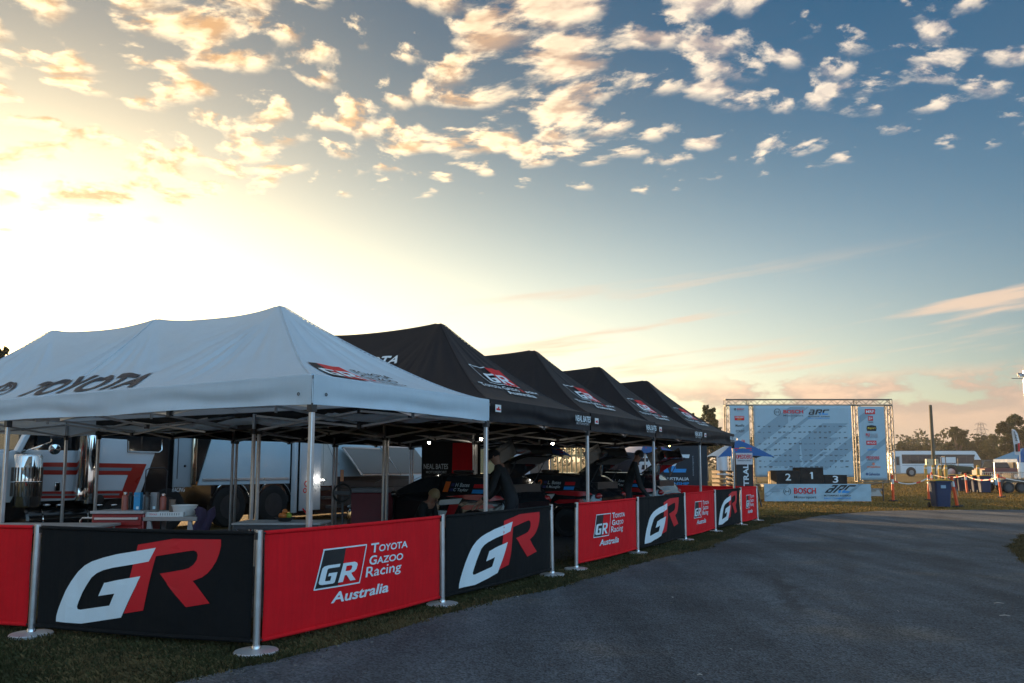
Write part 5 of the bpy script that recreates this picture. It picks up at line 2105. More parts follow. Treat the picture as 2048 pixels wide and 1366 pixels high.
# fruit bowl and coiled things on the low table
fp = atY(570, 1040, 9.9)
fr = empty('fruit_bowl', (fp.x, 9.9, tbz), 0, 'small bowl of green and orange fruit on the low folding table', 'bowl')
MB().lathe([(0, 0), (.07, 0), (.13, .05), (.125, .052), (.06, .012), (0, .012)], n=20).build('bowl', DARKST, fr, smooth=40)
fg = mat('green fruit', (.20, .26, .02), .5, 0, .2, 20)
fo = mat('orange fruit', (.45, .12, .015), .5, 0, .2, 20)
for k, (x, y, z) in enumerate(((-.05, 0, .07), (.04, .03, .075), (.0, -.05, .07), (.06, -.03, .07), (-.01, .02, .12))):
    MB().ball((x, y, z), .036, 12, 8).build('fruit', fg if k % 2 else fo, fr)

# spare tyres lying behind the nearest red banner
ty_spots = [(608, 1044, 8.75, 'black spare tyre lying left of the white tent leg'), (668, 1044, 9.0, 'black spare tyre lying right of the white tent leg'), (740, 1040, 9.4, 'black spare tyre standing by the first car front')]
for k, (px, py, Y, lb) in enumerate(ty_spots):
    P = atY(px, py, Y)
    root = empty('spare_tyre', (P.x, Y, 0), 0, lb, 'tyre', 'spare tyres behind the red banner')
    for j in range(3):
        wheel(root, (0, 0, .11 + j * .215), .31, .20, (0, .05, -1), 'tyre', rim=MATS['car rim'])


def bucket():
    P = atY(682, 1014, 12.0)
    root = empty('bucket', (P.x, 12.0, 0), 0, 'blue grey bucket with a red mop handle by the trailer steps', 'bucket')
    r = .14
    z0 = P.z - .02
    MB().lathe([(0, 0), (r * .75, 0), (r, .30), (r * 1.05, .31), (r * .97, .31), (r * .72, .02), (0, .02)], (0, 0, 0), 22).build('bucket_body', mat('blue bucket', (.06, .09, .16), .5, 0, .1, 8), root, smooth=40)
    MB().torus((0, 0, .31), (0, 1, .3), r, .005, 20, 6, 0, math.pi).build('bail', STEEL, root)
    MB().tube((.05, 0, .05), (-.62, .1, .82), .012, n=8).build('mop_handle', PRINTR, root)


bucket()

# extinguisher / steering wheel stand seen by the trailer door
P = atY(686, 970, 13.5)
root = empty('steering_wheel_stand', (P.x, 13.5, 0), 0, 'steering wheel on a thin stand left of the tent leg', 'stand')
MB().tube((0, 0, 0), (0, 0, .95), .02, n=8).build('stand_pole', DARKST, root)
MB().torus((0, -.06, 1.02), (0, -1, .2), .15, .018, 24, 8).build('wheel_rim', BLACKP, root)
MB().bb(-.14, .14, -.08, -.04, .99, 1.05).build('wheel_spoke', DARKST, root)
MB().bb(-.20, .20, -.2, .2, 0, .02).build('stand_base', DARKST, root)
lampm = mat('amber lit lamp', (1, .6, .2), .4, 0, 0, emit=((1, .50, .12), 2.5))
o = MB().bb(-.03, .03, -.10, -.09, 1.22, 1.42).build('reflector', MATS['amber lens'], root)

# red ice chest and crates by the trailer flap
P = atY(745, 985, 14.6)
root = empty('ice_chest', (P.x, 14.6, 0), ROW_RZ - R(60), 'dusty red box with grey lid under the raised trailer flap', 'box')
zt = P.z
MB().bb(-.35, .35, -.25, .25, .0, zt).build('box_body', mat('dull red box', (.16, .02, .03), .55, 0, .15, 5), root, bevel=.02)
MB().bb(-.36, .36, -.26, .26, zt, zt + .09).build('box_lid', mat('grey lid', (.20, .20, .22), .5, 0, .1, 6), root, bevel=.02)

# black rubber floor sheets under the tents
fm = mat('black floor matting', (.020, .020, .022), .7, 0, .25, 3, .3, 60)
for k, (a, b, c, d, lb) in enumerate(((.25, 3.0, .35, 9.0, 'black floor matting under the white tent'), (3.05, 15.0, .45, 10.2, 'black floor matting under the black tents'))):
    m_ = MB()
    m_.bb(0, b - a, 0, d - c, -.010, .006)
    o = m_.build('floor_matting', fm)
    o.location = TT(a, c)
    o.rotation_euler = (0, 0, ROW_RZ)
    tag(o, lb, 'matting', 'floor matting')

# ------------------------------------------------------------------ team backdrop walls, umbrellas
def flat_sign(name, x0, x1, z0, z1, Y, m_, label, cat, th=.04, rz=0.0, legs=True, group=None):
    root = empty(name, ((x0 + x1) / 2, Y, 0), rz, label, cat, group)
    w = x1 - x0
    MB().bb(-w / 2, w / 2, 0, th, z0, z1).build('panel', m_, root, bevel=.004)
    if legs and z0 > .05:
        for s in (-1, 1):
            MB().tube((s * (w / 2 - .05), th / 2 + .02, 0), (s * (w / 2 - .05), th / 2 + .02, z0), .02, n=8).build('leg', DARKST, root)
    return root


# black and red team wall behind the first cars
a, b = atY(840, 884, 18.5), atY(962, 986, 18.5)
NBK = cloth('black wall cloth', (.012, .012, .014), .75, .2)
nb = flat_sign('team_backdrop', a.x, b.x, .15, 2.15, 18.5, NBK, 'black team wall with a red panel behind the first rally car', 'backdrop', .06, R(-14))
w = (b.x - a.x)
MB().prism([(w * .02, b.z - .1), (w * .46, b.z - .1), (w * .46, 2.05), (w * .04, 2.05)], (0, .0, 0), (1, 0, 0), (0, 0, 1), .012).build('red_panel', RED_CLOTH, nb)
decal('lettering', merge2d(fit_text('NEAL BATES', -w * .46, 1.42, w * .42, .13, .02), fit_text('MOTORSPORT', -w * .42, 1.32, w * .36, .06, .01)), lambda x, z: Vector((x, -.004, z)), PRINTW, nb)

# championship wall, dark with white and blue letters
YA = 24.5
a, b = atY(1196, 884, YA), atY(1416, 980, YA)
arc = flat_sign('championship_backdrop', a.x, b.x, .2, a.z + .05, YA, mat('navy wall print', (.010, .013, .022), .6, 0, .15, 3), 'dark championship wall with big white and blue letters', 'backdrop', .06)
cxm = (a.x + b.x) / 2


def arc_letters(x, z, w, h):
    """slanted wordmark a R C: (black or white part, blue part)"""
    s = .16
    f = lambda P, dx: [(x + dx * w + p[0] * w * .33 + p[1] * h * s, z + p[1] * h) for p in P]
    A = [(.10, 0), (.80, 0), (.86, .80), (.80, 1), (.14, 1), (.12, .80), (.60, .80), (.585, .58), (.16, .58), (.06, .48), (.02, .12)]
    R1 = [(.02, 0), (.26, 0), (.34, .80), (.74, .80), (.71, .52), (.40, .52), (.66, .0), (.96, .0), (.76, .36), (.90, .44), (.98, .86), (.90, 1), (.12, 1)]
    C = [(.32, .36), (.36, .80), (1.02, .80), (1.04, 1), (.22, 1), (.12, .90), (.07, .36)]
    Cb = [(.05, .20), (.07, .36), (.32, .36), (.31, .20), (.96, .20), (.94, 0), (.13, 0), (.05, .08)]
    Rb = [(.50, .30), (.66, 0), (.96, 0), (.78, .32)]
    Ap = [[(.14, .80), (.80, .80), (.86, .90), (.80, 1.0), (.17, 1.0)], [(.58, 0), (.82, 0), (.86, .799), (.62, .799)], [(.12, .42), (.595, .42), (.61, .60), (.16, .60), (.08, .54)], [(.03, .10), (.08, .0), (.26, .0), (.29, .419), (.05, .419)], [(.261, .0), (.579, .0), (.587, .16), (.272, .16)]]
    aa = merge2d(*[poly_tri(f(q, 0)) for q in Ap])
    return merge2d(aa, poly_tri(f(R1, .33)), poly_tri(f(C, .66))), merge2d(poly_tri(f(Cb, .66)), poly_tri(f(Rb, .33)))


lx0, lx1 = atY(1272, 910, YA).x - cxm, atY(1380, 910, YA).x - cxm
lz0, lz1 = atY(1300, 945, YA).z, atY(1300, 909, YA).z
wpart, bpart = arc_letters(lx0, lz0, (lx1 - lx0) * .94, lz1 - lz0)
fn = lambda x, z: Vector((x, -.004, z))
decal('lettering', wpart, fn, PRINTW, arc)
decal('lettering', bpart, lambda x, z: Vector((x, -.006, z)), PRINTB, arc)
decal('lettering', fit_text('MOTORSPORT AUSTRALIA', atY(1262, 957, YA).x - cxm, atY(1262, 961, YA).z, atY(1378, 957, YA).x - atY(1262, 957, YA).x, .10, .02), fn, PRINTW, arc)
decal('lettering', fit_text('RALLY CHAMPIONSHIP', atY(1262, 957, YA).x - cxm, atY(1262, 970, YA).z, atY(1378, 957, YA).x - atY(1262, 957, YA).x, .09, .02), fn, PRINTB, arc)
decal('lettering', fit_text('motorsport', 0, 0, atY(1386, 911, YA).z - atY(1386, 951, YA).z, .05, .01), lambda x, z: Vector((atY(1388, 930, YA).x - cxm - z, -.004, lz0 - .1 + x)), PRINTG, arc)

UMB_BLUE = mat('umbrella blue', (.006, .10, .30), .6, 0, .08, 4)
UMB_PALE = mat('umbrella silver', (.42, .46, .58), .6, 0, .08, 4)


def umbrella(px0, px1, py_eave, py_top, Y, label, cols, rz=0.0, flare=True):
    a, b = atY(px0, py_eave, Y), atY(px1, py_eave, Y)
    top = atY((px0 + px1) / 2, py_top, Y).z
    r = (b.x - a.x) / 2
    root = empty('sun_umbrella', ((a.x + b.x) / 2, Y, 0), rz, label, 'umbrella', 'blue umbrellas behind the tents')
    for k in range(4):
        a0 = R(-135 + 90 * k)
        p = Vector((math.cos(a0), math.sin(a0), 0)) * r * 1.08
        q = Vector((math.cos(a0 + R(90)), math.sin(a0 + R(90)), 0)) * r * 1.08

        def f(s, v, p=p, q=q):
            e = p.lerp(q, s)
            sg = .06 * math.sin(math.pi * s) * v
            return Vector((e.x * v * (1 - .04 * math.sin(math.pi * s)), e.y * v * (1 - .04 * math.sin(math.pi * s)), top + (a.z - top) * v ** 1.15 + sg))
        MB().grid(f, 10, 8).build('canopy_panel', cols[k % len(cols)], root, smooth=True)
        MB().bar((0, 0, top - .06), p * .98 + Vector((0, 0, a.z - .02)), .02, .02).build('rib', DARKST, root)
    MB().tube((0, 0, 0), (0, 0, top + .06), .024, n=10).build('pole', ALU, root)
    MB().lathe([(0, 0), (.28, 0), (.30, .05), (.10, .10), (.03, .12), (0, .12)], n=24).build('base', DARKST, root)
    # small printed mark on the front panel: gold disc and a red line of letters
    fz = lambda x, z: Vector((x, -(r * .76) * ((top - z) / (top - a.z)) ** .87 - .03, z))
    zc = a.z + (top - a.z) * .50
    decal('print_disc', poly_tri([(.13 * math.cos(i * .4), zc + .045 * math.sin(i * .4)) for i in range(16)]), fz, PRINTY, root)
    decal('lettering', merge2d(rect2d(-.34, zc - .02, .22, .03), rect2d(.12, zc - .02, .22, .03), rect2d(-.30, zc - .10, .60, .035)), fz, PRINTR, root)
    return root


umbrella(1405, 1548, 915, 880, 29.5, 'blue umbrella standing in front of the stage behind the end of the tents', [UMB_BLUE])
umbrella(1222, 1358, 909, 884, 23.0, 'blue and silver umbrella in front of the dark championship wall', [UMB_BLUE, UMB_BLUE, UMB_BLUE, UMB_PALE], R(28))
umbrella(1054, 1146, 913, 886, 22.5, 'pale blue umbrella seen between the first and second rally cars', [mat('umbrella sky blue', (.05, .16, .50), .6, 0, .08, 4), UMB_PALE], R(10))


# sunlit slatted timber screen seen between the cars
Ys = 31.0
root = empty('slat_screen', (atY(1130, 936, Ys).x, Ys, 0), R(6), 'sunlit upright timber slat screen between the second and third cars', 'fence')
slat_m = mat('weathered pale timber', (.42, .30, .14), .75, 0, .2, 6)
dark_m = mat('dark screen cloth', (.014, .016, .022), .8, 0, .1, 5)
w0 = (1100 - 1172) / _F * Ys
for k in range(13):
    x = -1.1 + k * .19
    MB().bb(x, x + .075, 0, .03, .05, 2.35).build('slat', slat_m, root, bevel=.004)
MB().bb(-1.15, 1.42, .031, .07, .5, .6).build('rail', slat_m, root)
MB().bb(-1.15, 1.42, .031, .07, 1.9, 2.0).build('rail', slat_m, root)
# dark tarpaulin wall beside it, warm lit top
root = flat_sign('tarpaulin_screen', atY(1056, 900, 30.0).x, atY(1100, 900, 30.0).x, .1, 1.95, 30.0, mat('khaki tarpaulin', (.10, .085, .075), .8, 0, .25, 2, .3, 8), 'brown tarpaulin wall left of the timber slat screen', 'tarpaulin', .05, R(4))
root = flat_sign('tarpaulin_screen', atY(1170, 900, 31.5).x, atY(1246, 900, 31.5).x, .1, 2.4, 31.5, dark_m, 'dark blue tarpaulin wall right of the timber slat screen', 'tarpaulin', .05, R(-3))
# white shelter wall
root = flat_sign('shelter_screen', atY(1028, 910, 27.0).x, atY(1060, 910, 27.0).x, .05, 1.95, 27.0, mat('white shelter cloth', (.55, .60, .66), .7, 0, .06, 3), 'white shelter wall seen over the bonnet of the second car', 'shelter', .05)


def distant_shed():
    Y = 62.0
    a, b = atY(960, 890, Y), atY(1105, 890, Y)
    root = empty('shed', ((a.x + b.x) / 2, Y, ground_z(0, Y)), 0, 'low olive shed far behind the cars', 'shed')
    w = b.x - a.x
    MB().bb(-w / 2, w / 2, 0, 5, 0, 3.4).build('wall', mat('olive cladding', (.16, .15, .08), .8, 0, .15, 1), root)
    MB().prism([(-w / 2 - .3, 3.4), (w / 2 + .3, 3.4), (w / 2 - .8, 4.3), (-w / 2 + .8, 4.3)], (0, 5.3, 0), (1, 0, 0), (0, 0, 1), 5.6).build('roof', mat('shed roof', (.22, .22, .22), .5, .3, .1, 1), root)
    for k in range(3):
        f = MB().bb(-w * .3 + k * w * .28, -w * .3 + k * w * .28 + .9, -.04, .0, 1.3, 2.5).build('window', WHITEP, root)
        MB().bb(-w * .3 + k * w * .28 + .08, -w * .3 + k * w * .28 + .82, -.05, -.041, 1.38, 2.42).build('pane', GLASS, f)


distant_shed()


# ------------------------------------------------------------------ totem sign at the end of the row
def totem():
    Y = 21.9
    c = at(1489, 1040)
    a, b = atY(1472, 906, Y), atY(1504, 906, Y)
    w = b.x - a.x
    root = empty('totem_sign', ((a.x + b.x) / 2, Y, 0), R(-9), 'tall totem sign with white top and red side at the end of the banners', 'sign')
    z1 = a.z
    zw = atY(1480, 929, Y).z
    MB().bb(-w / 2, w / 2, 0, .42, .02, z1).build('core', mat('totem black', (.014, .012, .013), .5, 0, .1, 5), root)
    MB().bb(-w / 2, w / 2, -.006, 0, zw, z1).build('white_panel', mat('totem white', (.66, .64, .66), .55, 0, .05, 5), root)
    MB().bb(w / 2, w / 2 + .006, .0, .42, .05, z1 - .35).build('side_panel', PRINTR, root)
    fz = lambda x, z: Vector((x, -.009, z))
    decal('lettering', fit_text('PEDDERS', -w * .34, zw + .16, w * .80, .12, .03), fz, PRINTR, root)
    decal('emblem', merge2d(ring2d(-w * .41, zw + .22, .035, .06, .02, 12)), fz, PRINTR, root)
    decal('lettering', fit_text('SUSPENSION & BRAKES', -w * .40, zw + .09, w * .82, .04, .01), fz, PRINTK, root)
    decal('lettering', fit_text('CENTRAL', 0, 0, 1.15, .15, .03), lambda x, z: Vector((.11 - z, -.009, .42 + x)), PRINTW, root)
    for k, z in enumerate((1.15, .98, .62, .35)):
        decal('side_mark', rect2d(.12, z, .18, .06), lambda y, zz: Vector((w / 2 + .008, y, zz)), PRINTW, root)


totem()


# ------------------------------------------------------------------ podium stage
TRUSS = mat('truss alloy', (.24, .215, .18), .55, .3, .15, 6)
STAGE_PRINT = mat('pale blue print', (.34, .48, .57), .6, 0, .05, 1.5)
STAGE_BAND = mat('blue grey band print', (.22, .33, .41), .6, 0, .05, 1.5)
SY = 35.2


def truss(root, p0, p1, wdt=.29, n=None, nm='truss'):
    """box truss: four chords and zigzag lacing"""
    p0, p1 = Vector(p0), Vector(p1)
    L = (p1 - p0).length
    x, y, z = basis(p1 - p0, (0, 1, 0))
    m = MB()
    c = [x * a * wdt / 2 + y * b * wdt / 2 for a, b in ((-1, -1), (1, -1), (1, 1), (-1, 1))]
    for q in c:
        m.tube(p0 + q, p1 + q, .026, n=6)
    n = n or max(2, int(L / .30))
    for s in range(4):
        q, r = c[s], c[(s + 1) % 4]
        for k in range(n):
            a = p0.lerp(p1, k / n)
            b = p0.lerp(p1, (k + 1) / n)
            if k % 2:
                q2, r2 = r, q
            else:
                q2, r2 = q, r
            m.tube(a + q2, b + r2, .013, n=4)
    for q, r in zip(c, c[1:] + c[:1]):
        m.tube(p0 + q, p0 + r, .016, n=5)
        m.tube(p1 + q, p1 + r, .016, n=5)
    return m.build(nm, TRUSS, root)


STAGE_INK = mat('slate print', (.055, .07, .085), .6, 0, .05, 5)


def stage():
    root = empty('podium_stage', (0, SY, 0), 0, 'podium stage with truss frame and three pale blue sponsor banners', 'stage')
    G = lambda px, py: (atY(px, py, SY).x, atY(px, py, SY).z)
    xl, zt = G(1458, 804)
    xr, _ = G(1781, 804)
    xm0, xm1 = G(1505, 804)[0], G(1713, 804)[0]
    zb = G(1700, 963)[1]
    zt -= .0
    for x in (xl, xm0 - .03, xm1 + .08, xr):
        truss(root, (x, .25, zb if x > xm1 else .02), (x, .25, zt - .15), .26)
    truss(root, (xl - .13, .25, zt), (xm0 - .18, .25, zt), .26)
    truss(root, (xm0 - .16, .25, zt), (xm1 + .02, .25, zt), .26)
    truss(root, (xm1 + .06, .25, zt), (xr + .13, .25, zt), .26)
    truss(root, (xm1 + .23, .25, zb), (xr - .14, .25, zb), .10)
    # outrigger that carries the right-hand wing
    MB().bar((xr - .1, .3, zb), (xm1 - .2, .5, .55), .06, .06).build('outrigger', TRUSS, root)
    MB().tube((xr, .25, .0), (xr, .25, zb), .03, n=8).build('prop_leg', DARKST, root)

    def hang(px0, px1, py0, py1, seed, nm='sponsor_banner'):
        (x0, z1), (x1, z0) = G(px0, py0), G(px1, py1)

        def f(a, b, off=0.0):
            return Vector((x0 + (x1 - x0) * a, .05 - off - .02 * mnoise.noise(Vector((a * 4 * (x1 - x0), b * 2, seed))), z0 + (z1 - z0) * b))
        bn = MB().grid(f, 30, 24).build(nm, STAGE_PRINT, root, smooth=True)
        so = bn.modifiers.new('thick', 'SOLIDIFY')
        so.thickness = .012
        so.offset = -1
        return bn, f, x0, x1, z0, z1

    def bands(bn, f, x0, x1, z0, z1, items):
        # diagonal darker bands, clipped to the banner by construction
        for (a, b, wd, b1, b2) in items:
            asp = (z1 - z0) / (x1 - x0)
            sl = asp * 1.35
            P = []
            for bb in (b1, b2):
                P.append((a + (bb - b) * sl, bb))
            quad = [(P[0][0], b1), (P[0][0] + wd, b1), (P[1][0] + wd, b2), (P[1][0], b2)]
            # clip in a to 0..1 (Sutherland-Hodgman)
            for lim, sg in ((0.004, 1), (.996, -1)):
                out = []
                for i in range(len(quad)):
                    p, q = quad[i], quad[(i + 1) % len(quad)]
                    ip, iq = (p[0] - lim) * sg >= 0, (q[0] - lim) * sg >= 0
                    if ip:
                        out.append(p)
                    if ip != iq:
                        k = (lim - p[0]) / (q[0] - p[0])
                        out.append((lim, p[1] + (q[1] - p[1]) * k))
                quad = out
                if not quad:
                    break
            if len(quad) >= 3:
                decal('print_band', (quad, [tuple(range(len(quad)))]), lambda a_, b_: f(a_, b_, .008), STAGE_BAND, bn, .08)

    main = hang(1507, 1709, 811, 954, 2.0)
    bands(*main, items=[(.0, .60, .20, .02, .98), (.26, .55, .05, .30, .95), (.36, .40, .26, .15, .75), (.62, .40, .10, .06, .55), (.74, .3, .18, .10, .92), (-.22, .5, .12, .03, .5), (.55, .2, .05, .02, .35)])
    left = hang(1459, 1502, 811, 953, 5.0)
    bands(*left, items=[(-.2, .5, .45, .30, .75), (.3, .2, .35, .0, .40)])
    right = hang(1716, 1776, 813, 960, 8.0)
    bands(*right, items=[(-.2, .8, .35, .55, .95), (.35, .4, .30, .25, .60), (-.1, .15, .35, .0, .25)])

    def bosch(bn, f, x, y, w, h, hx):
        """ring emblem, red wordmark, grey second line in banner coordinates"""
        asp = hx
        fz = lambda a, b: f(a, b, .013)
        decal('emblem', merge2d(ring2d(x, y + h * .62, w * .16, w * .16 * asp, w * .030), rect2d(x - w * .075, y + h * .62 - w * .06 * asp, w * .02, w * .12 * asp), rect2d(x + w * .055, y + h * .62 - w * .06 * asp, w * .02, w * .12 * asp), rect2d(x - w * .075, y + h * .60, w * .15, w * .02 * asp)), fz, STAGE_INK, bn, .05)
        decal('lettering', fit_text('BOSCH', x + w * .28, y + h * .38, w * .92, h * .62, .03), fz, PRINTR, bn, .05)
        decal('lettering', fit_text('Motorsport', x + w * .28, y - h * .18, w * .92, h * .36, .006), fz, STAGE_INK, bn, .05)

    def arc_mark(bn, f, x, y, w, h):
        fz = lambda a, b: f(a, b, .013)
        wp, bp = arc_letters(x, y + h * .45, w * .94, h * .58)
        # undo the metric slant for banner units
        decal('lettering', wp, fz, PRINTK, bn, .05)
        decal('lettering', bp, lambda a, b: f(a, b, .015), PRINTB, bn, .05)
        decal('lettering', fit_text('MOTORSPORT AUSTRALIA', x, y + h * .18, w, h * .13, .01), fz, PRINTK, bn, .05)
        decal('lettering', fit_text('RALLY CHAMPIONSHIP', x, y - .02 * h, w, h * .13, .01), fz, PRINTB, bn, .05)
    bn, f, x0, x1, z0, z1 = main
    hx = (x1 - x0) / (z1 - z0)
    bosch(bn, f, .245, .855, .22, .085, hx)
    arc_mark(bn, f, .56, .815, .22, .125)
    # rows of small sponsor names as fine grey marks
    rnd = random.Random(21)
    sh = []
    for r_ in range(8):
        for c_ in range(18):
            x = .04 + c_ * .0515 + rnd.uniform(-.002, .002)
            y = .70 - r_ * .081
            wv = rnd.choice((.026, .030, .034, .022, .012))
            hv = rnd.choice((.006, .010, .014, .018))
            sh.append(rect2d(x, y, wv, hv, rnd.choice((0, .004, .0))))
            if rnd.random() < .5:
                sh.append(rect2d(x + wv * .2, y - .010, wv * .6, .005))
    decal('sponsor_names', merge2d(*sh), lambda a, b: f(a, b, .013), mat('small print', (.09, .12, .14), .6, 0, .05, 5), bn)
    # side banners
    bn, f, x0, x1, z0, z1 = right
    hx = (x1 - x0) / (z1 - z0)
    fz = lambda a, b: f(a, b, .013)
    fz2 = lambda a, b: f(a, b, .016)
    def patch(y, h, col, word, wcol, x=.27, w=.38, wt=.85, hz=.5):
        if col is not None:
            decal('logo_patch', rect2d(x, y, w, h), fz, col, bn, .06)
        decal('lettering', fit_text(word, x + w * (1 - wt) / 2, y + h * (1 - hz) / 2, w * wt, h * hz, .02), fz2, wcol, bn, .06)
    patch(.895, .070, PRINTR, 'MRF', PRINTW, wt=.8, hz=.55)
    patch(.805, .062, PRINTR, 'E=', PRINTW, .38, .18, .7, .6)
    decal('lettering', fit_text('BRAINS', .39, .775, .17, .018, .01), fz, PRINTK, bn)
    decal('logo_patch', poly_tri([(.32, .665), (.66, .665), (.68, .70), (.66, .735), (.48, .745), (.32, .735), (.30, .70)]), fz, PRINTK, bn, .06)
    decal('lettering', fit_text("Meguiar's", .34, .685, .30, .035, .01, .2), fz2, PRINTY, bn, .06)
    patch(.580, .06, None, 'RJ', PRINTR, .26, .14, 1, .8)
    decal('lettering', merge2d(fit_text('RACER', .44, .600, .28, .03, .012), fit_text('INDUSTRIES', .26, .572, .46, .026, .012)), fz2, PRINTG, bn, .06)
    patch(.475, .058, PRINTR, 'RYCO', PRINTW, wt=.78)
    patch(.385, .05, None, 'penrite', PRINTB, .30, .36, .95, .7)
    patch(.270, .06, None, 'PEDDERS', PRINTR, .25, .48, 1, .65)
    decal('lettering', fit_text('SUSPENSION & BRAKES', .25, .262, .46, .016, .004), fz2, PRINTK, bn)
    patch(.155, .04, None, 'STORMSTECH', PRINTO, .25, .50, 1, .55)
    decal('emblem', ring2d(.50, .215, .045, .018, .012, 16), fz2, PRINTO, bn)
    patch(.055, .05, None, 'Galvanize', mat('deep blue print', (.02, .08, .22), .6, 0, .05, 5), .30, .42, 1, .75)
    decal('emblem', ring2d(.24, .080, .045, .018, .016, 16), fz2, MATS['deep blue print'], bn)
    bn, f, x0, x1, z0, z1 = left
    fz = lambda a, b: f(a, b, .013)
    fz2 = lambda a, b: f(a, b, .016)
    hx = (x1 - x0) / (z1 - z0)
    bosch(bn, f, .30, .925, .38, .035, hx)
    decal('logo_patch', rect2d(.26, .79, .50, .062), fz, PRINTR, bn, .06)
    decal('lettering', merge2d(fit_text('SUPERCHEAP', .29, .822, .44, .022, .01)), fz2, PRINTW, bn)
    decal('lettering', fit_text('AUTO', .40, .797, .2, .020, .01), fz2, PRINTY, bn)
    decal('lettering', fit_text('MaxxFix', .30, .70, .46, .034, .012), fz, PRINTK, bn)
    decal('lettering', fit_text('COLDT', .30, .62, .46, .034, .02), fz, PRINTK, bn)
    decal('lettering', fit_text('oa', .58, .48, .18, .034, .02), fz, PRINTR, bn)

    # deck, printed skirt, podium blocks
    (s0, sz1), (s1, sz0) = (atY(1528, 969, 33.2).x, atY(1528, 969, 33.2).z), (atY(1743, 1003, 33.2).x, atY(1743, 1003, 33.2).z)
    dy = 33.2 - SY
    MB().bb(s0, s1, dy + .05, .9, sz1 - .10, sz1).build('deck', mat('stage deck', (.20, .19, .18), .7, 0, .2, 2), root)
    for x in (s0 + .2, (s0 + s1) / 2, s1 - .2):
        for y in (dy + .3, .6):
            MB().tube((x, y, 0), (x, y, sz1 - .1), .03, n=8).build('deck_leg', TRUSS, root)

    def fs(a, b, off=0.0):
        return Vector((s0 + (s1 - s0) * a, dy - off - .03 * mnoise.noise(Vector((a * 14, b * 2.5, 4.0))) - .012 * mnoise.noise(Vector((a * 40, b * 6, 4.0))), max(.03, sz0) + (sz1 + .02 - max(.03, sz0)) * b))
    sk = MB().grid(fs, 60, 10).build('stage_skirt', STAGE_PRINT, root, smooth=True)
    bands(sk, fs, 0, s1 - s0, 0, sz1 - sz0, items=[(.02, .5, .06, .0, 1.0), (.12, .9, .10, .55, 1.0), (.80, .6, .04, .0, 1)])
    hx = (s1 - s0) / (sz1 - sz0)
    bosch(sk, fs, .215, .22, .225, .56, hx)
    arc_mark(sk, fs, .56, .14, .25, .78)
    pb = mat('podium black', (.004, .004, .0045), .8, 0, .15, 3)
    px = [(1553, 1601, 941), (1601, 1648, 935), (1648, 1695, 950)]
    yy = 33.6
    nums = ['2', '1', '3']
    for (p0, p1, pt_), nm in zip(px, nums):
        x0, x1 = atY(p0, 968, yy).x, atY(p1, 968, yy).x
        z = atY(p0, pt_, yy).z
        bl = MB().bb(x0 + .003, x1 - .003, yy - SY, yy - SY + .9, sz1 + .003, z).build('podium_block', pb, root, bevel=.01)
        cw = (x1 - x0)
        h = .30
        shp = merge2d(rect2d(x0 + cw * .47, sz1 + (z - sz1) * .5 - h * .45, .075, h), poly_tri([(x0 + cw * .47 - .07, sz1 + (z - sz1) * .5 + h * .30), (x0 + cw * .47, sz1 + (z - sz1) * .5 + h * .34), (x0 + cw * .47, sz1 + (z - sz1) * .5 + h * .549)])) if nm == '1' else None
        decal('numeral', shp or fit_text(nm, x0 + cw * .38, sz1 + (z - sz1) * .5 - h * .45, .24 if nm != '1' else .13, h, .012), lambda a, b: Vector((a, yy - SY - .006, b)), PRINTW, bl)
    # side rails and timber steps lit by the low sun
    for p0 in (1540, 1548):
        x = atY(p0, 960, 34.4).x
        MB().bb(x, x + .12, -.9, -.5, sz1, sz1 + .55).build('step_block', slat_m, root)
    x = atY(1517, 975, 33.8).x
    MB().bb(x - .22, x + .18, -1.2, -.2, .25, .78).build('timber_step', slat_m, root, bevel=.01)
    MB().bb(x - .30, x + .18, -1.6, -1.21, .10, .42).build('timber_step', slat_m, root, bevel=.01)
    # drawbar at the right end
    a = at(1745, 1000)
    MB().bar((s1, dy + 1.0, .52), (s1 + 1.0, dy + 1.0, .50), .12, .10).build('drawbar', TRUSS, root)
    MB().bar((s1 + .0, dy + .5, .48), (s1 + .9, dy + .95, .46), .08, .08).build('drawbar', TRUSS, root)
    MB().tube((s1 + .95, dy + .9, 0.0), (s1 + .95, dy + .9, .8), .03, n=8).build('jockey_stand', DARKST, root)
    MB().prism([(0, 0), (.75, 0), (.6, .28), (.1, .28)], (s1 + .1, dy + .8, .22), (1, 0, 0), (0, 0, 1), .05).build('tool_tray', mat('galvanised', (.35, .35, .34), .45, .6, .2, 6), root)


stage()

# black folded prop leaning at the left end of the stage
P = at(1519, 1014)
root = empty('black_trestle', (P.x, P.y, 0), 0, 'black trestle leaning at the left end of the stage', 'trestle')
for s in (0, .14):
    MB().bar((.08 + s * .3, s, 0), (-.06 + s * .3, .1 + s, .85), .09, .03).build('leg', BLACKP, root)
MB().bar((-.04, .05, .80), (.02, .24, .80), .05, .05).build('crossbar', BLACKP, root)


# stack of pallets beside the totem
Yp = 27.5
a = atY(1463, 938, Yp)
root = empty('pallet_stack', (a.x, Yp, 0), R(8), 'stack of weathered pallets seen left of the totem sign', 'pallets')
pm = mat('pallet wood', (.22, .17, .13), .8, 0, .25, 6)
zt = a.z
n = 9
for k in range(n):
    z = k * zt / n
    MB().bb(-.55, .55, -.5, .5, z + .085, z + .105).build('pallet_deck', pm, root)
    for x in (-.48, 0, .48):
        MB().bb(x - .05, x + .05, -.5, .5, z, z + .084).build('pallet_bearer', pm, root)
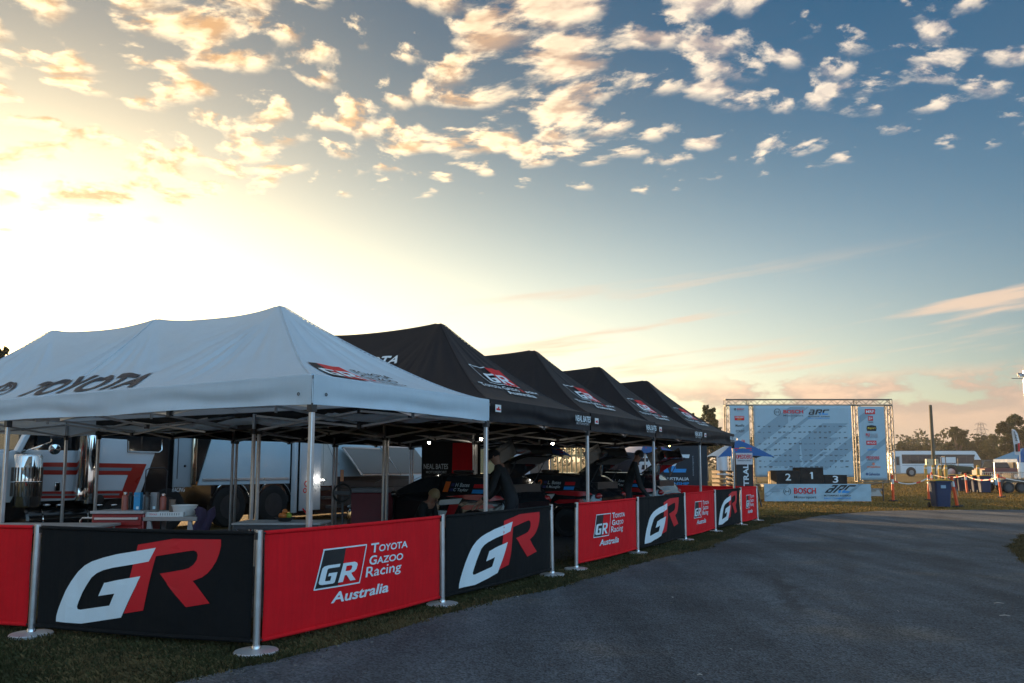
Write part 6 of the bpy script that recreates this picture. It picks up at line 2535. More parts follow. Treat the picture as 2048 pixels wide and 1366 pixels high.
# white hanging flag
P = atY(1443, 926, 33.0)
root = empty('white_flag', (P.x, 33.0, 0), 0, 'small white flag hanging beside the left truss tower', 'flag')
MB().tube((.30, 0, 0), (.30, 0, 2.6), .018, n=8).build('pole', ALU, root)
MB().grid(lambda a, b: Vector((-.20 + a * .46, .03 * math.sin(a * 8 + b * 2), 1.1 + b * 1.1 - .1 * a)), 10, 8).build('flag_cloth', mat('white flag cloth', (.62, .64, .68), .7, 0, .05, 4), root, smooth=True)

# ------------------------------------------------------------------ right-hand field: bins, bollards, tape, trailer, bus
BIN_BLUE = mat('bin blue', (.010, .026, .085), .45, 0, .12, 5)
BIN_LID = mat('bin yellow lid', (.62, .36, .02), .5, 0, .08, 5)
ORANGE = mat('bollard orange', (.78, .085, .012), .5, 0, .1, 6)
REFL = mat('reflective sleeve', (.62, .62, .62), .35, .2, .1, 10)


def make_bin():
    root = empty('wheelie_bin')

    def sec(z):
        k = z / .98
        return .235 + .055 * k, .27 + .075 * k
    m = MB()
    zs = [.06, .10, .5, .93, .93, .985]
    ws = [sec(.06), sec(.10), sec(.5), sec(.93), (.315, .37), (.315, .37)]
    ring = []
    for (w, dpt), z in zip(ws, zs):
        c = .05
        ring.append([(-w + c, -dpt, z), (w - c, -dpt, z), (w, -dpt + c, z), (w, dpt - c, z), (w - c, dpt, z), (-w + c, dpt, z), (-w, dpt - c, z), (-w, -dpt + c, z)])
    vs = [p for r_ in ring for p in r_]
    fs = [(j * 8 + i, j * 8 + (i + 1) % 8, (j + 1) * 8 + (i + 1) % 8, (j + 1) * 8 + i) for j in range(len(ring) - 1) for i in range(8)]
    fs.append(tuple(range(7, -1, -1)))
    m.add(vs, fs)
    m.build('bin_body', BIN_BLUE, root, smooth=30, bevel=.008)
    lid = MB().grid(lambda a, b: Vector(((a - .5) * .66, -.40 + b * .80, .99 + .055 * math.sin(math.pi * a) ** .5 * math.sin(math.pi * min(1, b * .9 + .1)) ** .5)), 12, 10).build('lid', BIN_LID, root, smooth=True)
    so = lid.modifiers.new('thick', 'SOLIDIFY')
    so.thickness = .022
    for s in (-1, 1):
        MB().lathe([(0, -.03), (.085, -.03), (.10, -.015), (.10, .015), (.085, .03), (0, .03)], (s * .29, .30, .10), 18, (1, 0, 0)).build('bin_wheel', RUBBER, root, smooth=40)
    MB().tube((-.27, .40, .95), (.27, .40, .95), .014, n=8).build('bin_handle', BIN_BLUE, root)
    decal('bin_label', rect2d(-.10, .72, .17, .11), lambda x, z: Vector((x, -.345 - .02 * (z - .7) - .012, z)), mat('pale label', (.30, .42, .55), .6, 0, .1, 9), root)
    return root


bin0 = make_bin()
P = at(1882, 1016)
bin0.location = (P.x, P.y, 0)
bin0.rotation_euler = (0, 0, R(-8))
tag(bin0, 'dark blue wheelie bin with yellow lid standing alone by the road edge', 'bin', 'blue wheelie bins')
bl = ['blue bin at the left end of the row with yellow lids', 'second blue bin from the left in the row', 'third blue bin from the left in the row', 'fourth blue bin from the left in the row', 'blue bin at the right end of the row by the trailer']
for k, px in enumerate((1902, 1919, 1934, 1948, 1962)):
    Y = 47.5 - k * .75
    c = copy_tree(bin0)
    x = (px - 1024) / _F * Y
    c.location = (x, Y, ground_z(x, Y))
    c.rotation_euler = (0, 0, R(-30 + k * 3))
    tag(c, bl[k], 'bin', 'blue wheelie bins')


def make_bollard():
    root = empty('traffic_bollard')
    MB().lathe([(0, 0), (.20, 0), (.21, .02), (.19, .05), (.06, .06), (0, .06)], n=8).build('rubber_base', RUBBER, root)
    MB().lathe([(.058, .05), (.052, .6), (.050, 1.08), (.056, 1.085), (.056, 1.12), (.03, 1.15), (0, 1.155)], n=14).build('tube', ORANGE, root)
    MB().lathe([(.0545, .76), (.0545, .96)], n=14).build('reflective_sleeve', REFL, root)
    return root


bo0 = make_bollard()
bspots = [((1858, 1001), 'orange bollard left of the lone blue bin, nearest the stage', 2), ((1866, 981), 'orange bollard behind the lone blue bin', -2), ((1915, 1014), 'leaning orange bollard right of the lone blue bin with tape tied to it', -8), ((1935, 987), 'orange bollard in front of the row of bins', -3), ((2003, 995), 'orange bollard at right beside the box trailer wheel', -5), ((1787, 1003), 'orange bollard at the right end of the stage frame', 0)]
btop = []
for k, ((px, py), lb, tilt) in enumerate(bspots):
    o = bo0 if k == 0 else copy_tree(bo0)
    p = at(px, py)
    o.location = (p.x, p.y, ground_z(p.x, p.y))
    o.rotation_euler = (0, R(tilt), 0)
    tag(o, lb, 'bollard', 'orange traffic bollards')
    btop.append(p + Vector((math.sin(R(tilt)) * 1.0, 0, 1.02 + ground_z(p.x, p.y))))


def tape(a, b, drop, label, seed, w=.055):
    a, b = Vector(a), Vector(b)
    n = 40
    m = MB()
    vs, fs, mi = [], [], []
    L = (b - a).length
    for i in range(n + 1):
        s = i / n
        p = a.lerp(b, s) + Vector((0, 0, -drop * 4 * s * (1 - s)))
        tw = .5 * mnoise.noise(Vector((s * 4, seed, 0)))
        up = Vector((0, math.sin(tw), math.cos(tw))) * w / 2
        vs += [p - up, p + up]
    for i in range(n):
        fs.append((2 * i, 2 * i + 2, 2 * i + 3, 2 * i + 1))
        mi.append(int(i * L / n / .30) % 5 == 0)
    m.v = [tuple(v) for v in vs]
    m.f = fs
    m.mi = [1 if q else 0 for q in mi]
    o = m.build('barrier_tape', [mat('white tape', (.66, .60, .55), .5, 0, .05, 4), PRINTR], smooth=True)
    tag(o, label, 'tape', 'red and white barrier tape')
    so = o.modifiers.new('thick', 'SOLIDIFY')
    so.thickness = .002


tape(btop[5] + Vector((0, 0, -.1)), btop[0], .22, 'barrier tape between the stage frame and the left bollard', 1.0)
tape(btop[0], btop[1], .10, 'short barrier tape between the two bollards behind the lone bin', 2.0)
tape(btop[1], btop[3], .16, 'barrier tape running from behind the lone bin to the row of bins', 3.0)
tape(btop[3], btop[4], .22, 'barrier tape from the row of bins to the box trailer', 4.0)
tape(btop[4], btop[4] + Vector((5.5, 1.0, .1)), .35, 'barrier tape leaving the picture at the right edge', 5.0)
p = btop[2]
tape(p, p + Vector((-.30, -.05, -.25)), .05, 'scrap of tape tied left of the leaning bollard', 6.0)
tape(p + Vector((.07, -.05, -.05)), p + Vector((.16, -.06, -.62)), -.02, 'scrap of tape hanging down the leaning bollard', 7.0, .10)


def box_trailer():
    p = at(2020, 986)
    root = empty('box_trailer', (p.x, p.y, ground_z(p.x, p.y)), R(-4), 'flat galvanised trailer with black guard at the right edge', 'trailer')
    MB().bb(-.3, 5.0, -.2, 1.6, .60, .72).build('tray', mat('galvanised', (.35, .35, .34), .45, .6, .2, 6), root, bevel=.01)
    for x, s in ((.45, 1),):
        for y in (-.35, 1.75):
            wheel(root, (x, y, .32), .32, .20, rim=DARKST)
            wheel(root, (x - .72, y, .32), .32, .20, rim=DARKST)
    MB().prism([(-.80, .30), (-.72, .68), (-.50, .80), (.62, .80), (.85, .62), (.9, .30), (.78, .30), (.72, .58), (.55, .70), (-.45, .70), (-.62, .60), (-.68, .30)], (0, -.24, 0), (1, 0, 0), (0, 0, 1), .24).build('mudguard', BLACKP, root)
    MB().prism([(.62, .72), (.98, .40), (1.15, .42), (.80, .86)], (0, -.49, 0), (1, 0, 0), (0, 0, 1), .22).build('guard_front', mat('pale blue guard', (.30, .48, .60), .4, .2, .1, 5), root)
    MB().bar((-.3, .7, .60), (-1.5, .7, .50), .08, .10).build('drawbar', TRUSS, root)
    MB().bb(-.95, -.75, -.30, -.10, .45, .75).build('guard_rear', mat('pale blue guard', (.30, .48, .60)), root)
    for x in (1.6, 3.0, 4.4):
        MB().bb(x, x + .08, -.22, -.16, .40, .98).build('stake', TRUSS, root)


box_trailer()


def crowd_barrier(p, rz, label):
    root = empty('crowd_barrier', p, rz, label, 'barrier', 'steel crowd barriers')
    W, H_ = 2.2, 1.08
    MB().path([(-W / 2, 0, .18), (-W / 2, 0, H_ - .1), (-W / 2 + .1, 0, H_), (W / 2 - .1, 0, H_), (W / 2, 0, H_ - .1), (W / 2, 0, .18)], .02, 8).build('frame', GALV, root)
    MB().tube((-W / 2, 0, .2), (W / 2, 0, .2), .016, n=6).build('bottom_rail', GALV, root)
    for k in range(14):
        x = -W / 2 + (k + 1) * W / 15
        MB().tube((x, 0, .2), (x, 0, H_), .009, n=5).build('upright', GALV, root)
    for s in (-1, 1):
        MB().bar((s * W * .36, -.28, .02), (s * W * .36, .28, .02), .05, .03).build('foot', GALV, root)
        MB().tube((s * W * .36, 0, .02), (s * W * .36, 0, .2), .016, n=6).build('foot_stem', GALV, root)
    return root


GALV = mat('warm galvanised tube', (.50, .46, .40), .4, .7, .15, 6)
cb0 = None
cbs = []
lab = ['steel crowd barrier at the left end of the stacked barriers', 'second steel crowd barrier from the left', 'third steel crowd barrier from the left', 'fourth steel crowd barrier from the left', 'fifth steel crowd barrier from the left', 'steel crowd barrier cut by the right edge of the picture']
for k in range(6):
    x0, Y = 1987 + k * 22, 55.0 + k * .25
    x = (x0 - 1024) / _F * Y
    if cb0 is None:
        cb0 = crowd_barrier((x, Y, ground_z(x, Y)), R(4), lab[k])
    else:
        c = copy_tree(cb0)
        c.location = (x + (k % 2) * .3, Y, ground_z(x, Y))
        c.rotation_euler = (R(-3), 0, R(4 - k * 1.5))
        tag(c, lab[k])


def bus():
    Y = 96.0
    a, b = atY(1786, 945, Y), atY(1967, 945, Y)
    w = b.x - a.x
    gz = ground_z(a.x, Y)
    root = empty('coach', (a.x, Y, gz), 0, 'white coach with dark window band parked in front of the trees', 'bus')
    zt = atY(1860, 902, Y).z - gz
    BW = mat('coach white', (.66, .70, .74), .3, 0, .05, .6, coat=.4)
    prof = [(0, .35), (w - .10, .35), (w, .6), (w, zt * .55), (w - .75, zt - .12), (w - .95, zt), (.25, zt), (0, zt - .3)]
    MB().prism(prof, (0, 2.5, 0), (1, 0, 0), (0, 0, 1), 2.5).build('body', BW, root, bevel=.08, segs=3)
    MB().bb(1.2, w - .95, -.02, .0, zt * .50, zt * .86).build('window_band', BLACKP, root)
    for k in range(9):
        x = 1.2 + (w - 2.2) * k / 9
        MB().bb(x + .05, x + (w - 2.2) / 9 - .05, -.030, -.021, zt * .52, zt * .84).build('window_pane', GLASS, root)
    MB().bb(w * .53, w * .70, -.045, -.031, zt * .53, zt * .76).build('blank_panel', BW, root)
    MB().bb(w * .905, w * .94, -.045, -.031, zt * .53, zt * .78).build('blank_panel', BW, root)
    MB().bb(.35, .95, -.03, -.0, .45, zt * .80).build('door', mat('coach door', (.35, .38, .40), .3, 0, .1, 1), root)
    MB().bb(.45, .85, -.04, -.031, 1.4, zt * .76).build('door_pane', GLASS, root)
    MB().bb(1.2, w - .3, -.012, -.0, zt * .42, zt * .44).build('belt_line', PRINTG, root)
    for k in range(5):
        MB().bb(2.8 + k * 1.6, 2.8 + k * 1.6 + .02, -.010, 0, .5, zt * .41).build('hatch_seam', PRINTG, root)
    for x in (2.25, w - 3.0):
        MB().lathe([(0, .0), (.62, .0), (.62, .03), (0, .03)], (x, .0, .55), 24, (0, -1, 0)).build('wheel_arch', BLACKP, root)
        wheel(root, (x, -.02, .50), .50, .28, rim=mat('grey rim', (.22, .22, .23), .5, .3, .1, 5))
    MB().bb(w * .85, w * .88, -.02, .0, .6, 1.0).build('vent', DARKST, root)
    for s in (.1,):
        MB().path([(.1, -.1, zt - .3), (-.3, -.3, zt - .35), (-.3, -.3, zt - .9)], .04, 6).build('mirror', BLACKP, root)


bus()


def wooden_pole():
    Y = 70.0
    a, t_ = atY(1869, 945, Y), atY(1861, 814, Y)
    root = empty('timber_pole', (a.x, Y, ground_z(a.x, Y)), 0, 'tall bare leaning timber pole in front of the white coach', 'pole')
    MB().path([(0, 0, 0), (t_.x - a.x, 0, t_.z)], [.17, .13], 12).build('shaft', mat('weathered pole', (.10, .095, .07), .85, 0, .3, 3, .4, 12), root)
    for px0, px1, py0, py1, m_ in ((1853, 1866, 918, 933, mat('cream meter box', (.50, .42, .26), .5, 0, .1, 4)), (1871, 1876, 918, 930, MATS['cream meter box'])):
        p, q = atY(px0, py1, Y - .3), atY(px1, py0, Y - .3)
        bx = MB().bb(p.x - a.x, q.x - a.x, -.35, -.12, p.z - ground_z(a.x, Y), q.z - ground_z(a.x, Y)).build('meter_box', m_, root, bevel=.01)
        MB().bb(p.x - a.x + .08, p.x - a.x + .14, -.37, -.351, p.z - ground_z(a.x, Y) + .25, p.z - ground_z(a.x, Y) + .4).build('latch', DARKST, bx)


wooden_pole()
bol_m = mat('yellow timber post', (.46, .30, .07), .8, 0, .2, 3)
tb = [(1847, 'leftmost short yellow timber post in front of the coach'), (1862, 'yellow timber post left of the pole foot'), (1875, 'yellow timber post just right of the pole'), (1887, 'yellow timber post beside the tractor'), (1951, 'yellow timber post near the rear of the coach'), (2045, 'yellow timber post at the right edge behind the crowd barriers')]
for px, lb in tb:
    Y = 66.0
    x = (px - 1024) / _F * Y
    h = atY(px, 930, Y).z - ground_z(x, Y)
    root = empty('timber_post', (x, Y, ground_z(x, Y)), 0, lb, 'post', 'short yellow timber posts')
    MB().lathe([(.13, 0), (.12, h * .94), (.07, h), (0, h)], n=10).build('shaft', bol_m, root)
    MB().lathe([(.124, h * .80), (.124, h * .86)], n=10).build('band', REFL, root)


def tractor():
    Y = 82.0
    a = atY(1880, 946, Y)
    gz = ground_z(a.x, Y)
    root = empty('tractor', (a.x, Y, gz), R(-6), 'small green tractor parked in front of the coach', 'tractor')
    TG = mat('tractor green', (.018, .045, .020), .5, 0, .15, 4)
    wheel(root, (.75, -.7, .70), .70, .42)
    wheel(root, (.75, .7, .70), .70, .42)
    wheel(root, (2.75, -.6, .42), .42, .28)
    wheel(root, (2.75, .6, .42), .42, .28)
    MB().prism([(1.2, .75), (3.25, .70), (3.30, 1.15), (3.1, 1.32), (1.3, 1.42)], (0, .35, 0), (1, 0, 0), (0, 0, 1), .7).build('bonnet', TG, root, bevel=.05)
    MB().bb(.5, 1.4, -.45, .45, .7, 1.15).build('platform', BLACKP, root)
    MB().bb(.55, .95, -.25, .25, 1.15, 1.55).build('seat', BLACKP, root, bevel=.06)
    MB().path([(.45, -.5, .9), (.40, -.5, 2.25), (.5, -.4, 2.35), (.5, .4, 2.35), (.40, .5, 2.25), (.45, .5, .9)], .05, 8).build('roll_bar', BLACKP, root)
    MB().bb(.4, 1.7, -.55, .55, 2.33, 2.40).build('canopy', BLACKP, root, bevel=.03)
    MB().tube((1.65, -.5, 1.2), (1.65, -.5, 2.33), .03, n=6).build('canopy_post', BLACKP, root)
    MB().torus((1.45, 0, 1.55), (1, 0, 1), .2, .02, 18, 6).build('steering_wheel', BLACKP, root)
    for s in (-1, 1):
        MB().prism([(0, .9), (.2, 1.35), (.8, 1.55), (1.35, 1.35), (1.45, 1.15), (.8, 1.45), (.3, 1.25)], (0, s * .7 + .2, 0), (1, 0, 0), (0, 0, 1), .4).build('mudguard', TG, root)


tractor()


def dark_utility(px, py, Y, label):
    a = atY(px, py, Y)
    gz = ground_z(a.x, Y)
    root = empty('parked_machine', (a.x, Y, gz), R(8), label, 'machine')
    MB().bb(-2.0, 2.0, -.8, .8, .5, 1.2).build('body', mat('dull maroon', (.14, .025, .022), .5, 0, .15, 3), root, bevel=.08)
    MB().prism([(-1.2, 1.2), (.9, 1.2), (.5, 1.95), (-.8, 1.95)], (0, .7, 0), (1, 0, 0), (0, 0, 1), 1.4).build('cab', GLASS, root, bevel=.06)
    for x in (-1.3, 1.3):
        wheel(root, (x, -.72, .38), .38, .24)
    MB().bb(-2.3, -1.95, -.7, .7, .4, 1.0).build('bumper', DARKST, root)
    return root


dark_utility(1995, 940, 78.0, 'maroon utility vehicle parked right of the coach')


def stack_box():
    Y = 88.0
    a = atY(1972, 940, Y)
    root = empty('storage_crate', (a.x, Y, ground_z(a.x, Y)), 0, 'dark storage crate behind the rear of the coach', 'crate')
    MB().bb(-.5, 1.8, 0, 1.5, 0, 2.0).build('crate_body', mat('dull grey crate', (.13, .12, .11), .7, 0, .2, 2), root, bevel=.03)
    for k in range(3):
        MB().bb(-.5 + k * .85, -.42 + k * .85, -.03, -.001, .05, 1.95).build('crate_rib', DARKST, root)
    MB().bb(-.55, 1.85, -.02, 1.52, 2.0, 2.06).build('crate_lid', DARKST, root)


stack_box()


def feather_flag():
    Y = 58.0
    pts = [(2036, 990), (2036, 910), (2033, 870), (2026, 858)]
    base = atY(2037, 955, Y)
    root = empty('feather_flag', (base.x, Y, ground_z(base.x, Y)), 0, 'white feather flag with dark lettering at the right edge', 'flag')
    gz = ground_z(base.x, Y)
    P = [atY(*q, Y) - Vector((base.x, Y, gz)) for q in [(2040, 910), (2039, 885), (2035, 868), (2030, 860), (2024, 858)]]
    MB().path([Vector((.1, 0, 0))] + P, [.03, .028, .024, .02, .015, .01], 8).build('pole', ALU, root)
    Q = [atY(*q, Y) - Vector((base.x, Y, gz)) for q in [(2030, 909), (2028, 890), (2026, 874), (2024, 864), (2023.5, 858.5)]]

    def f(a, b):
        k = b * 4
        i = min(3, int(k))
        l = Q[i].lerp(Q[i + 1], k - i)
        r_ = P[i].lerp(P[i + 1], k - i)
        return l.lerp(r_, a) + Vector((0, .05 * math.sin(a * 5 + b * 3), 0))
    fl = MB().grid(f, 8, 20).build('flag_cloth', MATS['white flag cloth'], root, smooth=True)
    decal('lettering', fit_text('Vehicle', 0, 0, .42, .30, .02), lambda x, y: f(.30 + y, .32 + x) + Vector((0, -.06, 0)), PRINTK, fl)
    decal('logo_patch', rect2d(.2, .07, .35, .18), lambda x, y: f(x, y) + Vector((0, -.06, 0)), PRINTK, fl, .1)
    decal('logo_patch', rect2d(.58, .07, .3, .18), lambda x, y: f(x, y) + Vector((0, -.06, 0)), PRINTR, fl, .1)


feather_flag()


def edge_gazebo():
    Y = 60.0
    a = atY(2036, 936, Y)
    gz = ground_z(a.x, Y)
    root = empty('gazebo', (a.x, Y, gz), 0, 'blue gazebo with white wall cut by the right edge', 'gazebo')
    ze, zt = atY(2036, 918, Y).z - gz, atY(2036, 904, Y).z - gz
    ze = max(ze, 1.9)
    zt = ze + .9
    MB().add([(0, 0, ze), (3, 0, ze), (3, 3, ze), (0, 3, ze), (1.5, 1.5, zt)], [(0, 1, 4), (1, 2, 4), (2, 3, 4), (3, 0, 4)]).build('canopy', UMB_BLUE, root)
    for x0, x1, y0, y1 in ((0, 3, -.01, .01), (-.01, .01, .02, 3)):
        MB().bb(x0, x1, y0, y1, ze - .25, ze).build('valance', UMB_BLUE, root)
    for x, y in ((.03, .03), (2.97, .03), (.03, 2.97), (2.97, 2.97)):
        MB().bb(x - .02, x + .02, y - .02, y + .02, 0, ze - .02).build('leg', ALU, root)
    MB().bb(.05, 2.95, .05, .06, .6, ze - .26).build('side_wall', WHITEP, root)


edge_gazebo()


def floodlight():
    Y = 60.0
    a = atY(2062, 950, Y)
    gz = ground_z(a.x, Y)
    root = empty('flood_light', (a.x, Y, gz), 0, 'floodlight arm reaching in from the right edge', 'floodlight')
    h = atY(2040, 757, Y).z - gz
    MB().tube((0, 0, 0), (0, 0, h + .6), .09, .06, 10).build('mast', STEEL, root)
    x0 = atY(2023, 757, Y).x - a.x
    MB().bar((x0, 0, h), (.1, 0, h), .05, .05).build('crossarm', DARKST, root)
    for px in (2038, 2047):
        x = atY(px, 750, Y).x - a.x
        lamp = MB().box((x, -.1, h + .28), (.34, .14, .26), 0, R(-20)).build('lamp_head', DARKST, root, bevel=.03)
        MB().box((x, -.185, h + .25), (.28, .01, .20), 0, R(-20)).build('lamp_glass', MATS['lamp glass'], lamp)
        MB().bar((x, 0, h), (x, 0, h + .2), .03, .03).build('bracket', DARKST, root)


floodlight()


def pylon():
    Y = 420.0
    a, t_ = atY(1965, 905, Y), atY(1965, 846, Y)
    gz = ground_z(a.x, Y)
    root = empty('power_pylon', (a.x, Y, gz), R(12), 'distant lattice power pylon above the trees', 'pylon')
    H_ = t_.z - gz
    pm = mat('pylon steel', (.20, .19, .19), .6, .3, .1, 1)
    L = lambda z: 3.2 * (1 - z / H_) + .7
    for sx in (-1, 1):
        for sy in (-1, 1):
            MB().bar((sx * L(0), sy * L(0), 0), (sx * L(H_), sy * L(H_), H_), .22, .22).build('leg', pm, root)
    n = 12
    m = MB()
    for k in range(n):
        z0, z1 = H_ * k / n, H_ * (k + 1) / n
        for sy in (-1, 1):
            m.bar((-L(z0), sy * L(z0), z0), (L(z1), sy * L(z1), z1), .10, .10)
            m.bar((L(z0), sy * L(z0), z0), (-L(z1), sy * L(z1), z1), .10, .10)
    m.build('lacing', pm, root)
    for k, z in enumerate((H_ * .97, H_ * .84, H_ * .71)):
        wv = (3.6, 4.6, 5.2)[k]
        MB().bar((-wv, 0, z), (wv, 0, z), .22, .22).build('crossarm', pm, root)
        for s in (-1, 1):
            MB().bar((0, 0, z + 1.3), (s * wv, 0, z), .12, .12).build('arm_brace', pm, root)
            MB().tube((s * wv, 0, z), (s * wv, 0, z - 1.2), .08, n=6).build('insulator', pm, root)


pylon()

# ------------------------------------------------------------------ trees
def leaf_mat(name, c1, c2):
    m = bpy.data.materials.new(name)
    m.use_nodes = True
    t = NT(m.node_tree)
    b = t.n['Principled BSDF']
    tc = t.node('ShaderNodeTexCoord')
    n = t.noise(tc.outputs['Object'], 0.9, 3, .6)
    n2 = t.noise(tc.outputs['Object'], 9.0, 2, .6)
    c = t.mix(t.step(t.m('ADD', t.m('MULTIPLY', n, .6), t.m('MULTIPLY', n2, .4)), .35, .65), c1, c2)
    t.l.new(c, b.inputs['Base Color'])
    b.inputs['Roughness'].default_value = .75
    b.inputs['Specular IOR Level'].default_value = .2
    tr = t.node('ShaderNodeBsdfTranslucent')
    t.l.new(c, tr.inputs[0])
    mx = t.node('ShaderNodeMixShader')
    mx.inputs[0].default_value = .25
    t.l.new(b.outputs[0], mx.inputs[1])
    t.l.new(tr.outputs[0], mx.inputs[2])
    t.l.new(mx.outputs[0], t.n['Material Output'].inputs[0])
    return m


LEAVES = [leaf_mat('gum foliage', (.026, .040, .016), (.066, .080, .032)), leaf_mat('dark foliage', (.018, .029, .013), (.048, .060, .024)), leaf_mat('olive foliage', (.046, .052, .022), (.095, .096, .040))]
BARK = mat('tree bark', (.16, .12, .09), .9, 0, .3, 2, .5, 10)


def tree(px, py_top, Y, width_px, label, seed, kind=0, base_py=None, leaves=2600, clumps=None, group='trees along the far side of the field'):
    rnd = random.Random(seed)
    top = atY(px, py_top, Y)
    gz = ground_z(top.x, Y)
    H_ = top.z - gz
    Wd = width_px / _F * Y / 2
    root = empty('tree', (top.x, Y, gz), rnd.uniform(0, 6), label, 'tree', group)
    tr = MB()
    fork = H_ * rnd.uniform(.26, .36)
    tr.path([(0, 0, -.2), (rnd.uniform(-.1, .1) * H_ * .1, 0, fork * .6), (rnd.uniform(-.2, .2), rnd.uniform(-.2, .2), fork)], [H_ * .032, H_ * .024, H_ * .020], 9)
    trunk = tr.build('trunk', BARK, root, smooth=True)
    n = clumps or 11
    C = []
    for k in range(n):
        a = rnd.uniform(0, 6.283)
        z = fork + (H_ - fork) * (.15 + .80 * (k / (n - 1)))
        zk = (z - fork) / (H_ - fork)
        rr = Wd * (1.0 - .75 * max(0, zk - .35)) * rnd.uniform(.25, .75) * (1 if k < n - 1 else .2)
        r = Wd * rnd.uniform(.36, .55) * (1 - .35 * zk)
        C.append((Vector((math.cos(a) * rr, math.sin(a) * rr, min(z, H_ - r * .75))), r))
    lb = MB()
    for c, r in C:
        p0 = Vector((0, 0, fork * rnd.uniform(.75, 1.0)))
        mid = p0.lerp(c, .55) + Vector((rnd.uniform(-.3, .3), rnd.uniform(-.3, .3), .2)) * r * .5
        lb.path([p0, mid, c], [H_ * .014, H_ * .009, H_ * .004], 6)
    lb.build('limb', BARK, trunk, smooth=True)
    V, F = [], []
    sz = max(.10, H_ * .020)
    leaves = int(leaves * 2.2)
    tot = sum(r ** 2 for _, r in C)
    for c, r in C:
        m = int(leaves * r * r / tot)
        sub = [(Vector((rnd.gauss(0, 1), rnd.gauss(0, 1), rnd.gauss(0, .8))).normalized() * r * rnd.uniform(.35, .95), r * rnd.uniform(.22, .42)) for _ in range(14)]
        for _ in range(m):
            sc, sr = rnd.choice(sub)
            d = Vector((rnd.gauss(0, 1), rnd.gauss(0, 1), rnd.gauss(0, 1))).normalized()
            p = c + sc + d * sr * rnd.random() ** .5 * Vector((1, 1, .8)).length / 1.6
            if p.z > H_ + .1:
                continue
            x = Vector((rnd.gauss(0, 1), rnd.gauss(0, 1), rnd.gauss(0, .6))).normalized()
            y = x.cross(Vector((rnd.gauss(0, 1), rnd.gauss(0, 1), rnd.gauss(0, 1)))).normalized()
            s = sz * rnd.uniform(.5, 1.25)
            b = len(V)
            V += [tuple(p - x * s), tuple(p + y * s * .45), tuple(p + x * s), tuple(p - y * s * .45)]
            F.append((b, b + 1, b + 2, b + 3))
    mb = MB()
    mb.v, mb.f, mb.mi = V, F, [0] * len(F)
    mb.build('crown', LEAVES[kind], root, smooth=None)
    return root


trees = [
    (1912, 855, 135, 62, 'tall broad gum tree standing above the coach roof', 0, 5200),
    (2022, 829, 118, 84, 'tallest gum tree at the right, behind the feather flag', 0, 8200),
    (1990, 868, 128, 60, 'tree with thin upright crown left of the tallest gum', 2, 4200),
    (2052, 850, 112, 70, 'dense tree cut by the right edge behind the feather flag', 1, 5200),
    (1808, 884, 150, 58, 'low round tree just right of the stage frame', 1, 3400),
    (1838, 888, 155, 50, 'low grey tree between the stage and the timber pole', 0, 3000),
    (1868, 878, 150, 48, 'tree behind the timber pole', 0, 3400),
    (1890, 893, 140, 50, 'low tree over the front half of the coach roof', 1, 3000),
    (1940, 884, 138, 52, 'bushy tree right of the broad gum', 1, 3400),
    (1963, 876, 145, 56, 'tree below the distant pylon', 1, 3600),
    (1980, 897, 125, 60, 'low dark tree at the rear end of the coach', 1, 3200),
    (1780, 900, 165, 60, 'low tree half hidden by the right stage tower', 1, 2600),
    (1410, 812, 75, 66, 'tree top showing above the farthest black tent', 0, 4200),
    (1385, 826, 82, 50, 'smaller tree top above the farthest black tent, nearer the camera side', 2, 2600),
    (1432, 838, 85, 40, 'low tree top beside the left stage tower', 2, 2400),
    (2, 697, 40, 90, 'tree top at the left edge behind the white tent roof', 1, 4200),
]
for k, (px, py, Y, wd, lb, kind, lv) in enumerate(trees):
    tree(px, py, Y, wd, lb, 100 + k * 7, kind, None, lv, 9 if lv < 3000 else 13)

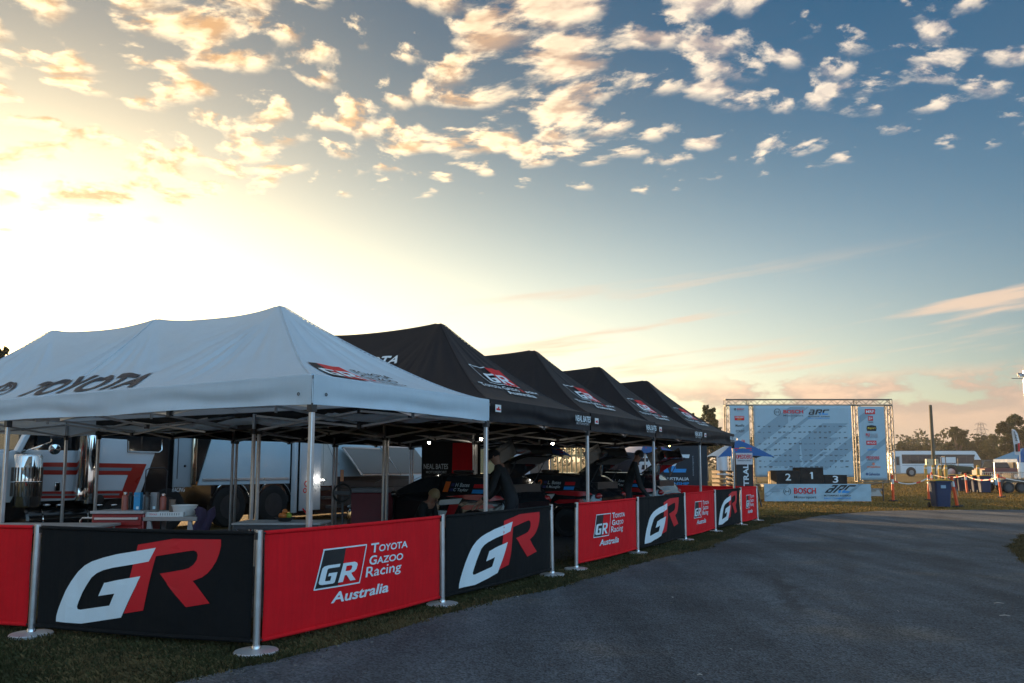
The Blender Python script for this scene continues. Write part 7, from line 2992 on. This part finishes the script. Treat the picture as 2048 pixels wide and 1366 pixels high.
# the wood beyond, one dense mass closing the field
def far_wood():
    rnd = random.Random(77)
    V, F = [], []
    for i in range(150):
        x = -60 + 460 * (i + rnd.random()) / 150
        Y = rnd.uniform(185, 230)
        gz = ground_z(x, Y)
        H_ = rnd.uniform(7, 12.5)
        W_ = rnd.uniform(4, 8)
        for k in range(240):
            d = Vector((rnd.gauss(0, 1), rnd.gauss(0, 1), rnd.gauss(0, 1))).normalized()
            p = Vector((x, Y, gz + H_ * .52)) + Vector((d.x * W_ * .6, d.y * 2.5, d.z * H_ * .50)) * rnd.random() ** .35
            x_ = Vector((rnd.gauss(0, 1), rnd.gauss(0, 1), rnd.gauss(0, .6))).normalized()
            y_ = x_.cross(Vector((rnd.gauss(0, 1), rnd.gauss(0, 1), rnd.gauss(0, 1)))).normalized()
            s = rnd.uniform(.35, .85)
            b = len(V)
            V += [tuple(p - x_ * s), tuple(p + y_ * s * .5), tuple(p + x_ * s), tuple(p - y_ * s * .5)]
            F.append((b, b + 1, b + 2, b + 3))
    mb = MB()
    mb.v, mb.f, mb.mi = V, F, [0] * len(F)
    o = mb.build('far_wood', LEAVES[1], smooth=None)
    tag(o, 'far belt of woodland closing the field', 'wood', kind='stuff')


far_wood()

# ------------------------------------------------------------------ thin morning haze
def haze():
    o = MB().bb(-905, 905, -62, 1805, -1.2, 28.5)
    for v in range(len(o.v)):
        if o.v[v][2] < 0:
            o.v[v] = (o.v[v][0], o.v[v][1], -1.2)
    o = o.build('haze', bpy.data.materials.new('morning haze'), smooth=None)
    m = o.data.materials[0]
    m.use_nodes = True
    t = NT(m.node_tree)
    t.n.clear()
    out = t.node('ShaderNodeOutputMaterial')
    pv = t.node('ShaderNodeVolumePrincipled')
    pv.inputs['Color'].default_value = (.95, .92, .88, 1)
    pv.inputs['Density'].default_value = HAZE_DENSITY
    pv.inputs['Anisotropy'].default_value = 0.25
    t.l.new(pv.outputs[0], out.inputs['Volume'])
    tag(o, 'thin warm morning haze over the field', 'haze', kind='stuff')
    SC.cycles.volume_bounces = 0


HAZE_DENSITY = 0.00042
haze()
